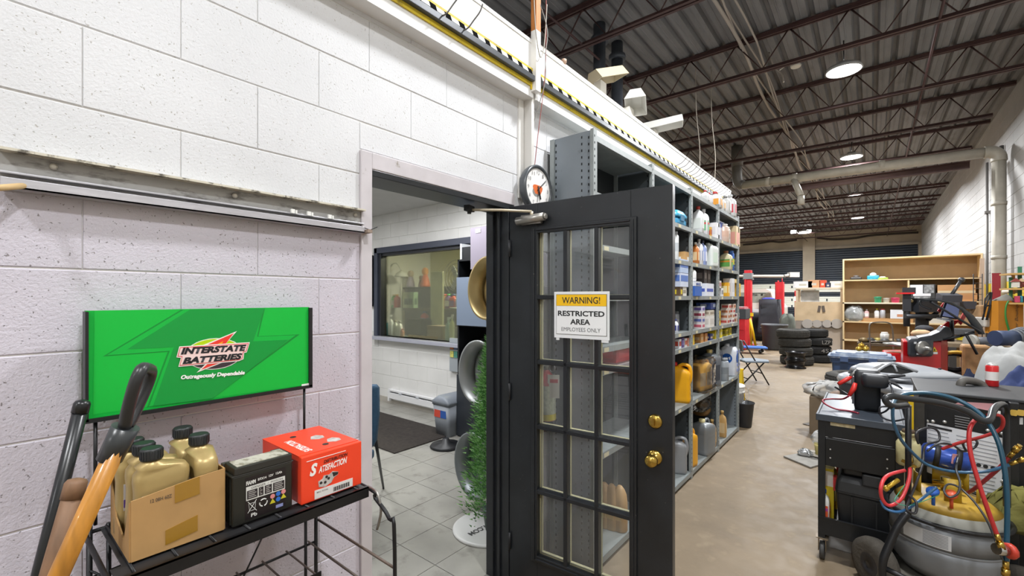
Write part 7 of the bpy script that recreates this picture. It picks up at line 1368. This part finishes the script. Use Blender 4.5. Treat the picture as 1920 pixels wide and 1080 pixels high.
MB().tube([W(1665, 712, 2.66), W(1672, 728, 2.62), W(1676, 745, 2.5)], .005, 6).build('black_cable', M('#2a2b30', .45), js)
# floor odds left of the cart
q = [onZ(x, y, .004) for x, y in ((1469, 857), (1520, 878), (1560, 866), (1580, 850), (1530, 846))]; solo('cardboard_sheet', MB().prism(q, Z1 * .012).mat(1).prism([p + Z1 * .012 + (Vector((0, 0, 0))) for p in [onZ(x, y, .018) for x, y in ((1500, 851), (1545, 863), (1560, 857), (1522, 846))]], Z1 * .003), [M('#8d8a84', .8, var=.15, vs=14), M('#b5b0a6', .8)], 'flattened grey cardboard sheet on the floor left of the cart', 'cardboard')
q = [onZ(x, y, .004) for x, y in ((1505, 795), (1545, 806), (1570, 796), (1535, 789))]; solo('dark_sheet', MB().prism(q, Z1 * .006), M('#5b5550', .7), 'thin dark flat sheet on the floor beyond the cardboard', 'sheet')
def bagmesh(c, w, d, h, seed):
    rng = random.Random(seed); return MB().ring([[p + Vector((rng.uniform(-1, 1) * w * .09, rng.uniform(-1, 1) * w * .09, rng.uniform(-1, 1) * h * .06)) for p in rrect(c.x, c.y, c.z + .012 + a * h, w * s, d * s, w * .3, 7)] for a, s in ((0, .8), (.15, 1), (.4, 1.02), (.6, .9), (.8, .62), (1, .3))])
bagm = thin_glass('#fafaf8', 1.8, .35, '#f4f4f2')
c = W(1550, 748, 5.0); c.z = .42; cst = solo('carton_stand', MB().cbox((c.x + .05, c.y + .15, .21), (.42, .38, .42)).mat(1).cbox((c.x + .05, c.y + .15, .4215), (.06, .38, .003)), [M('#7a6a56', .8, var=.15), M('#a58a5a', .4)], 'brown carton under the clear plastic bag behind the cart', 'box', bevel=.008)
solo('plastic_bag', bagmesh(Vector((c.x + .04, c.y + .12, .425)), .50, .36, .16, 4), bagm, 'clear crumpled plastic bag on a carton behind the cart', 'bag'); solo('orange_packet', MB().ring([rrect(c.x + .12, c.y + .06, .43 + a, .20 * s, .10 * s, .02, 5) for a, s in ((0, .9), (.03, 1), (.07, .6))]), M('#d99a66', .6), 'orange packet inside the clear plastic bag', 'packet')
c = onZ(1531, 857, .02); tb_c = thing('small_tub', 'small cream tub with clear bag left of the cart leg', 'tub', (c.x + .02, c.y + .1, .02)); MB().ring([rrect(c.x + .03, c.y + .08, .022 + a, .10 * s, .12 * s, .02, 5) for a, s in ((0, .85), (.09, 1), (.10, 1.06), (.11, 1.06))]).build('tub', M('#c9bd7a', .5), tb_c); solo('clear_bag', bagmesh(Vector((c.x + .02, c.y + .08, .135)), .13, .14, .11, 9), bagm, 'small clear bag standing in the cream tub left of the cart', 'bag')
solo('foil_scrap', bagmesh(Vector((c.x - .09, c.y + .0, .008)), .12, .10, .06, 13), M('#b5b7b8', .25, .5), 'crumpled silver foil scrap on the cardboard sheet', 'foil')
# ================================================================ BLACK SERVICE MACHINE
YF = 3.36; mc = thing('service_machine', 'large black service machine with printed instruction sheets at the right edge', 'machine', (.62, 3.6, 0)); mk = M('#1a1c1e', .4, .2, var=.15, vs=8, dirt='#4f4b46', dscale=22, dlo=.66, dhi=.78)
ax0, ax1 = .205, 1.05; mz = 1.028
MB().box(ax0, ax1, YF, YF + .48, .12, mz - .004).build('body', mk, mc, bevel=.006); MB().box(ax0 - .01, ax1, YF - .012, YF + .49, mz - .004, mz + .012).build('top_panel', M('#2e3033', .5, .1, var=.15), mc, bevel=.004)
xr = onY(1888, 800, YF).x; MB().box(xr, xr + .035, YF - .05, YF, .12, mz).build('corner_post', mk, mc, bevel=.004); MB().box(ax0 - .004, ax0 + .03, YF - .02, YF, .12, mz - .02).build('corner_post', mk, mc)
PX = lambda px, py, off=.002: onY(px, py, YF - off)
MB().prism([PX(1733, 791), PX(1883, 822), PX(1876, 944), PX(1836, 925), PX(1726, 880)], (0, -.0012, 0)).build('instruction_sheet', M('#d3d5d9', .5), mc)
ln_ = MB()
for col in ((1740, 1786), (1793, 1876)):
    for j in range(15):
        k = j * 7.2; yA = 806 + k + (col[0] - 1740) * .21; rng_ = random.random() * 12
        if col[0] == 1740 and j > 9: continue
        a, b = PX(col[0], yA, .0036), PX(col[1] - rng_, yA + (col[1] - rng_ - col[0]) * .21, .0036); ln_.prism([a, b, b + Z1 * .0045, a + Z1 * .0045], (0, -.0004, 0))
ln_.build('print_lines', M('#8f9299', .6), mc)['kind'] = 'stuff'
MB().prism([PX(1739, 800, .0037), PX(1785, 810, .0037), PX(1785, 806, .0037), PX(1739, 796, .0037)], (0, -.0004, 0)).build('heading_bar', dk, mc)
for px in (1835, 1848, 1862): MB().lathe([(.0095, 0), (.0095, .001)], PX(px, 872 + (px - 1835) * .2, .004), 14, (0, -1, 0)).build('pictogram', dk, mc)
MB().prism([PX(1791, 757), PX(1873, 774), PX(1872, 768), PX(1868, 757), PX(1800, 753)], (0, -.001, 0)).build('danger_label', M('#cf9aa0', .5), mc); MB().prism([PX(1860, 775), PX(1876, 778), PX(1876, 771), PX(1860, 768)], (0, -.0014, 0)).build('danger_label', white, mc)
for i in range(5): MB().prism([PX(1790 + i * .2, 779 + i * 4.6), PX(1818, 784 + i * 4.6), PX(1818, 785.5 + i * 4.6), PX(1790, 780.5 + i * 4.6)], (0, -.003, 0)).build('vent_slat', M('#8b8d90', .4, .4), mc)
for px, py in ((1738, 789), (1749, 790), (1771, 791), (1852, 807), (1879, 813), (1886, 826), (1880, 902), (1897, 905)): MB().lathe([(.008, 0), (.009, .004), (.003, .008)], PX(px, py, .003), 12, (0, -1, 0)).build('screw', M('#c9c7c2', .3, .6), mc)
MB().prism([PX(1700, 797), PX(1719, 800), PX(1719, 792), PX(1700, 789)], (0, -.001, 0)).build('small_label', M('#c9c8c4', .5), mc) if 0 else None
MB().prism([PX(1898, 795), PX(1918, 796), PX(1918, 783), PX(1898, 783)], (0, -.0012, 0)).build('small_label', M('#d5d6d8', .5), mc)
for px, py in ((1901, 774), (1914, 774)): MB().cyl(PX(px, py, .0), PX(px, py, .05), .012, n=8).cyl(PX(px, py, .05), PX(px, py, .07), .017, n=6).build('brass_fitting', brass, mc)
MB().box(ax0 + .02, ax1, YF + .02, YF + .46, 0, .12).build('base', black, mc)
gl_ = W(1708, 775, 2.42); MB().cbox((gl_.x, gl_.y, .93), (.022, .02, .20)).build('sight_tube', M('#c9a81c', .3), mc); MB().cbox((gl_.x - .03, gl_.y + .01, .985), (.06, .03, .07)).cbox((gl_.x + .03, gl_.y + .02, .93), (.05, .03, .16)).build('manifold', M('#3a3936', .4, .3), mc)
tb2 = solo('tow_handle', MB().tube([W(1802, 742, 2.6), W(1801, 722, 2.6), W(1808, 714, 2.6), W(1835, 718, 2.6), W(1850, 732, 2.58), W(1860, 750, 2.55)], .021, 10, smooth_path=5), M('#55524e', .6), 'grey-brown bent tube handle on the back top of the black machine', 'handle')
MB()
q = W(1860, 728, 2.58); q.z = mz + .013; cn = thing('lubricant_can', 'small red and white can standing on top of the black machine', 'can', q)
MB().lathe([(.026, 0), (.028, .003), (.028, .115), (.025, .12)], q, 22).build('body', M('#c3262a', .3), cn); MB().lathe([(.0284, .035), (.0284, .085)], q, 22, caps=False).build('label_band', M('#ddd8d6', .4), cn); MB().lathe([(.024, .12), (.024, .124), (.008, .135)], q, 18).build('cap', M('#c9c9c9', .3, .5), cn)
tank = thing('refrigerant_tank', 'grey refrigerant tank with yellow top and collar on a black hand trolley', 'tank', (0, 0, 0)); tc_ = W(1773, 1000, 2.26); TX, TY = tc_.x, tc_.y; tank.location = (TX, TY, .16); WMAT[tank.name] = Matrix.Translation((TX, TY, .22))
tg = M('#7c8085', .38, .15, var=.05)
MB().lathe([(.05, .215), (.17, .235), (.213, .29), (.218, .36), (.219, .40)], (TX, TY, 0), 48).lathe([(.219, .40), (.219, .515)], (TX, TY, 0), 48).build('lower_body', tg, tank)
MB().lathe([(.2195, .515), (.217, .54), (.20, .572)], (TX, TY, 0), 48, caps=False).build('shoulder', M('#8f8f88', .4, .1, var=.1), tank); MB().lathe([(.20, .572), (.16, .605), (.09, .628), (.02, .635)], (TX, TY, 0), 48).build('yellow_top', M('#b59236', .45, var=.25, vs=7, dirt='#8b8574', dscale=7, dlo=.55, dhi=.75), tank)
MB().lathe([(.221, .395), (.2225, .40), (.221, .405)], (TX, TY, 0), 48, caps=False).build('weld_seam', tg, tank)
MB().tube([Vector((TX + .232 * math.cos(a), TY + .232 * math.sin(a), .525)) for a in [i * math.pi / 20 for i in range(40)]], .010, 8, closed=True).build('holding_ring', black, tank)
def tq(px, py): # point on the cylinder front
    r = ray(px, py); a = r.x ** 2 + r.y ** 2; b = -2 * (r.x * TX + r.y * TY); c = TX ** 2 + TY ** 2 - .2205 ** 2; d = (-b - math.sqrt(max(b * b - 4 * a * c, 0))) / (2 * a); return Vector((0, 0, EYE)) + r * d
rows = [[tq(px, y0 + (px - 1694) * .36 * (1 - (px - 1694) / 400) + k) for px in range(1694, 1786, 6)] for k, y0 in ((0, 976), (27, 976))]
rows = [[Vector((p.x, p.y, z)) for p in rows[0]] for z in (.415, .485)]; MB().grid(rows).build('label', M('#bfc1c4', .5), tank)
lm = MB()
for j in range(9): 
    z = .421 + j * .007; A = rows[0]; lm.add([Vector((TX, TY, 0)) + (Vector((p.x, p.y, 0)) - Vector((TX, TY, 0))) * 1.003 + Z1 * (z + dz) for p in A[6:-1] for dz in (0, .0035)], [(2 * i, 2 * i + 2, 2 * i + 3, 2 * i + 1) for i in range(len(A[6:-1]) - 1)])
lm.build('label_print', M('#83868a', .6), tank)
yl = M('#a98a22', .4, var=.12)
for a0, a1, h in ((165, 215, .10), (262, 300, .12), (330, 365, .11), (40, 110, .12)):
    P = [Vector((TX + .12 * math.cos(R_(a)), TY + .12 * math.sin(R_(a)), 0)) for a in range(a0, a1 + 1, 10)]
    MB().grid([[p + Z1 * .61 for p in P], [p + Z1 * (.61 + h) for p in P]]).build('collar', yl, tank, solid=.006)
MB().cyl((TX, TY, .63), (TX, TY, .70), .02, n=12).cyl((TX - .05, TY - .02, .67), (TX + .06, TY - .03, .68), .012, n=10).build('valve', brass, tank)
for px, py, c_ in ((1750, 900, '#2a62c0'), (1784, 906, '#c8502a')):
    q = W(px, py, 2.12); MB().lathe([(.022, 0), (.026, .005), (.024, .016), (.008, .02)], q, 10, (-.3, -.5, .8)).cyl(q, q - Z1 * .06, .007, n=8).build('valve_knob', M(c_, .4), tank)
# trolley
ty = thing('tank_trolley', 'black tubular two-wheeled trolley holding the grey refrigerant tank', 'trolley', (TX, TY, 0)); tm = M('#222326', .35, .3)
MB().tube([W(1702, 962, 2.12), W(1684, 985, 2.12), W(1668, 1020, 2.12), W(1655, 1055, 2.12), W(1660, 1090, 2.12), W(1710, 1110, 2.08)], .017, 10, smooth_path=5).tube([W(1660, 1066, 2.12), W(1700, 1085, 2.08), W(1760, 1105, 2.05)], .013, 8).build('frame', tm, ty)
MB().box(TX - .22, TX + .24, TY - .2, TY + .2, .13, .153).build('base_plate', M('#6a675f', .5, .3), ty)
for px, D in ((1641, 2.36), (1925, 2.1)):
    c = W(px, 1075, D); c.z = .135; w_ = MB().lathe([(.05, -.035), (.095, -.04), (.128, -.03), (.135, 0), (.128, .03), (.095, .04), (.05, .035)], c, 36, Rv).build('tire', M('#4b463f', .85, var=.2, bump=.8, bs=70), ty); MB().lathe([(.09, -.03), (.06, -.035), (.02, -.045), (.02, .045), (.06, .035), (.09, .03)], c, 24, Rv).build('hub', M('#26262a', .5), ty)
MB().cyl(Vector((W(1641, 0, 2.36).x, W(1641, 0, 2.36).y, .135)), Vector((W(1925, 0, 2.1).x, W(1925, 0, 2.1).y, .135)), .012).build('axle', tm, ty)
hd = MB().tube([W(1700, 760, 2.05), W(1680, 762, 2.0), W(1666, 758, 1.98), W(1660, 748, 1.98), W(1672, 743, 1.98), W(1700, 747, 1.98), W(1760, 755, 1.96), W(1810, 770, 1.93), W(1840, 788, 1.90), W(1856, 787, 1.90), W(1862, 770, 1.95), W(1872, 760, 2.0), W(1884, 762, 2.05), W(1887, 800, 2.1), W(1888, 950, 2.1)], .0135, 12, smooth_path=6).build('handle', M('#2a2c2f', .3, .2), ty)
MB().cyl(W(1703, 760, 2.08), W(1703, 965, 2.12), .012, n=8).build('upright', tm, ty)
# vacuum pump cylinder
vp = thing('filter_cylinder', 'blue metal cylinder with black straps and pink label above the yellow tank top', 'cylinder', W(1775, 860, 2.28)); a, b = W(1731, 847, 2.36), W(1822, 871, 2.24); d = (b - a).normalized(); L_ = (b - a).length; bl_ = M('#26479a', .3, .2, var=.1)
MB().lathe([(.025, -.012), (.045, -.004), (.054, .01), (.054, L_ - .02), (.046, L_ - .004), (.02, L_)], a, 28, d).build('body', bl_, vp)
for f in (.22, .66): MB().lathe([(.0555, L_ * f), (.0555, L_ * (f + .13))], a, 28, d).build('strap', M('#1b1c20', .6), vp)
c = a + d * L_ * .48 - Fv * .055; MB().cbox(c + Z1 * .012, (.045, .003, .05), YAW, 0, .15).build('label', M('#d59aa2', .5), vp)
bt_ = thing('cream_bottle', 'cream plastic oil bottle hanging left of the blue cylinder', 'bottle', W(1703, 868, 2.3)); q = W(1703, 872, 2.3)
MB().ring([rrect(q.x, q.y, q.z + z, .098 * s, .075 * s, .02, 6) for z, s in ((0, .8), (.012, 1), (.11, 1), (.128, .8), (.14, .55), (.155, .5), (.156, .62), (.17, .62))]).build('body', M('#b8b083', .5, var=.1), bt_); MB().lathe([(.026, .17), (.028, .172), (.024, .185), (.01, .19)], q, 14).build('cap', M('#5a4a38', .6), bt_); MB().cbox(q + Vector((.0, -.04, .02)), (.06, .012, .015), 0, 0, .4).cyl(q + Vector((0, -.02, .01)), q + Vector((0, -.02, -.05)), .01, n=8).build('tap', brass, bt_)
# hoses
def hose(pts, r, c_, label, nm='hose', ends=None):
    P = [W(*p) for p in pts]; r *= .8; o = MB().tube(P, r, 10, smooth_path=7).build(nm, M(c_, .35), None)
    tag(o, label, 'cable' if 'cable' in nm or 'wire' in nm else 'hose', None)
    if ends:
        f = MB()
        for k in ends:
            e = P[k]; e2 = P[1] if k == 0 else P[-2]; d = (e - e2).normalized(); f.cyl(e - d * .01, e + d * .022, r * 1.15, n=10).cyl(e + d * .022, e + d * .05, r * 1.6, n=6).cyl(e + d * .05, e + d * .062, r * 1.1, n=10)
        f.build('brass_fitting', brass, o)
    return o
hose([(1672, 765, 2.0), (1680, 748, 2.1), (1705, 738, 2.15), (1750, 738, 2.1), (1800, 752, 2.05), (1842, 780, 1.98), (1868, 820, 1.92), (1882, 870, 1.88), (1888, 930, 1.86), (1888, 1000, 1.85), (1886, 1056, 1.84)], .0115, '#1e4a60', 'teal blue hose arching over the black handle and down the right side', 'air_hose', [-1])
hose([(1674, 762, 1.98), (1675, 790, 2.0), (1688, 822, 2.02), (1712, 850, 2.05), (1740, 872, 2.06), (1785, 884, 2.05), (1840, 885, 2.0), (1880, 876, 1.96), (1898, 869, 1.94)], .0085, '#2f5a7a', 'blue hose sweeping below the blue cylinder to a brass fitting', 'air_hose', [-1])
hose([(1706, 874, 2.1), (1704, 900, 2.06), (1690, 935, 2.02), (1668, 948, 2.0), (1654, 935, 2.0), (1652, 912, 2.0), (1664, 892, 2.03), (1696, 882, 2.08)], .0095, '#c4353a', 'red hose looped left of the tank over the tool box', 'air_hose', [0])
hose([(1830, 786, 1.94), (1818, 805, 1.92), (1819, 845, 1.9), (1832, 895, 1.87), (1850, 950, 1.84), (1870, 1005, 1.82)], .0105, '#b02a2c', 'red hose running down across the right side of the tank', 'air_hose', [-1])
hose([(1852, 778, 1.98), (1874, 779, 1.98), (1881, 790, 1.98), (1874, 806, 2.0), (1845, 818, 2.04), (1800, 830, 2.1), (1766, 842, 2.15)], .009, '#a82c2c', 'red hose crossing the instruction sheet from the black handle', 'air_hose')
hose([(1895, 854, 1.95), (1876, 875, 1.98), (1850, 898, 2.02), (1825, 918, 2.08), (1812, 925, 2.12)], .010, '#8e2a30', 'dark red hose ending in a brass fitting at the right edge', 'air_hose', [0])
hose([(1756, 914, 2.06), (1735, 930, 2.05), (1705, 952, 2.0), (1682, 960, 1.98), (1660, 953, 2.0), (1652, 938, 2.02)], .0075, '#2a5a86', 'short blue hose from the tank valve to the left', 'air_hose')
hose([(1722, 832, 2.2), (1718, 812, 2.2), (1740, 802, 2.22), (1758, 808, 2.22), (1760, 826, 2.2), (1735, 836, 2.15), (1730, 870, 2.1), (1720, 900, 2.05), (1706, 935, 2.0), (1700, 955, 1.97), (1716, 962, 1.96), (1718, 942, 1.97), (1704, 928, 2.0)], .0065, '#2c2c30', 'black electric cable looped down the left of the blue cylinder', 'power_cable')
hose([(1738, 846, 2.15), (1760, 832, 2.14), (1785, 834, 2.12), (1805, 846, 2.1), (1826, 840, 2.1), (1832, 828, 2.1), (1818, 822, 2.12), (1806, 832, 2.1), (1812, 846, 2.1)], .006, '#232327', 'black electric cable tangled on top of the blue cylinder', 'power_cable')
hose([(1797, 858, 2.1), (1793, 880, 2.04), (1800, 905, 2.0), (1796, 925, 1.99), (1780, 932, 2.0), (1770, 920, 2.02), (1778, 908, 2.04), (1800, 915, 2.02), (1830, 945, 1.95), (1855, 985, 1.9), (1880, 1050, 1.84)], .0055, '#3a3b3e', 'dark grey cable from the blue cylinder over the tank to the lower right', 'power_cable')
hose([(1700, 905, 2.06), (1685, 925, 2.02), (1678, 940, 2.0), (1700, 948, 1.98), (1730, 940, 2.02), (1760, 928, 2.06)], .002, '#2a8a6a', 'thin green wire beside the red loop', 'thin_wire')
gz = thing('yellow_connector', 'yellow and brass quick connector inside the red hose loop', 'connector', W(1675, 908, 2.05)); MB().cyl(W(1662, 915, 2.02), W(1684, 900, 2.04), .009, n=10).cyl(W(1658, 918, 2.02), W(1664, 914, 2.02), .012, n=8).build('body', M('#b8942c', .35, .5), gz)
vr = thing('red_valve', 'silver coupling with red hand wheel at the lower right of the tank', 'valve', W(1882, 1033, 1.82)); MB().cyl(W(1868, 1029, 1.82), W(1884, 1032, 1.82), .022, n=12).build('coupling', chrome, vr); MB().lathe([(.02, 0), (.032, .006), (.03, .02), (.01, .024)], W(1888, 1033, 1.82), 10, Rv).build('hand_wheel', M('#b83a2a', .4), vr)
yg = solo('yellow_green_rag', bagmesh(Vector((TX + .27, TY + .12, .40)), .22, .16, .20, 21), M('#6d6a34', .9, var=.3, bump=.5), 'mossy yellow-green rag behind the tank on the right', 'rag')
bpy.data.objects['yellow_green_rag'].name = 'oily_rag'
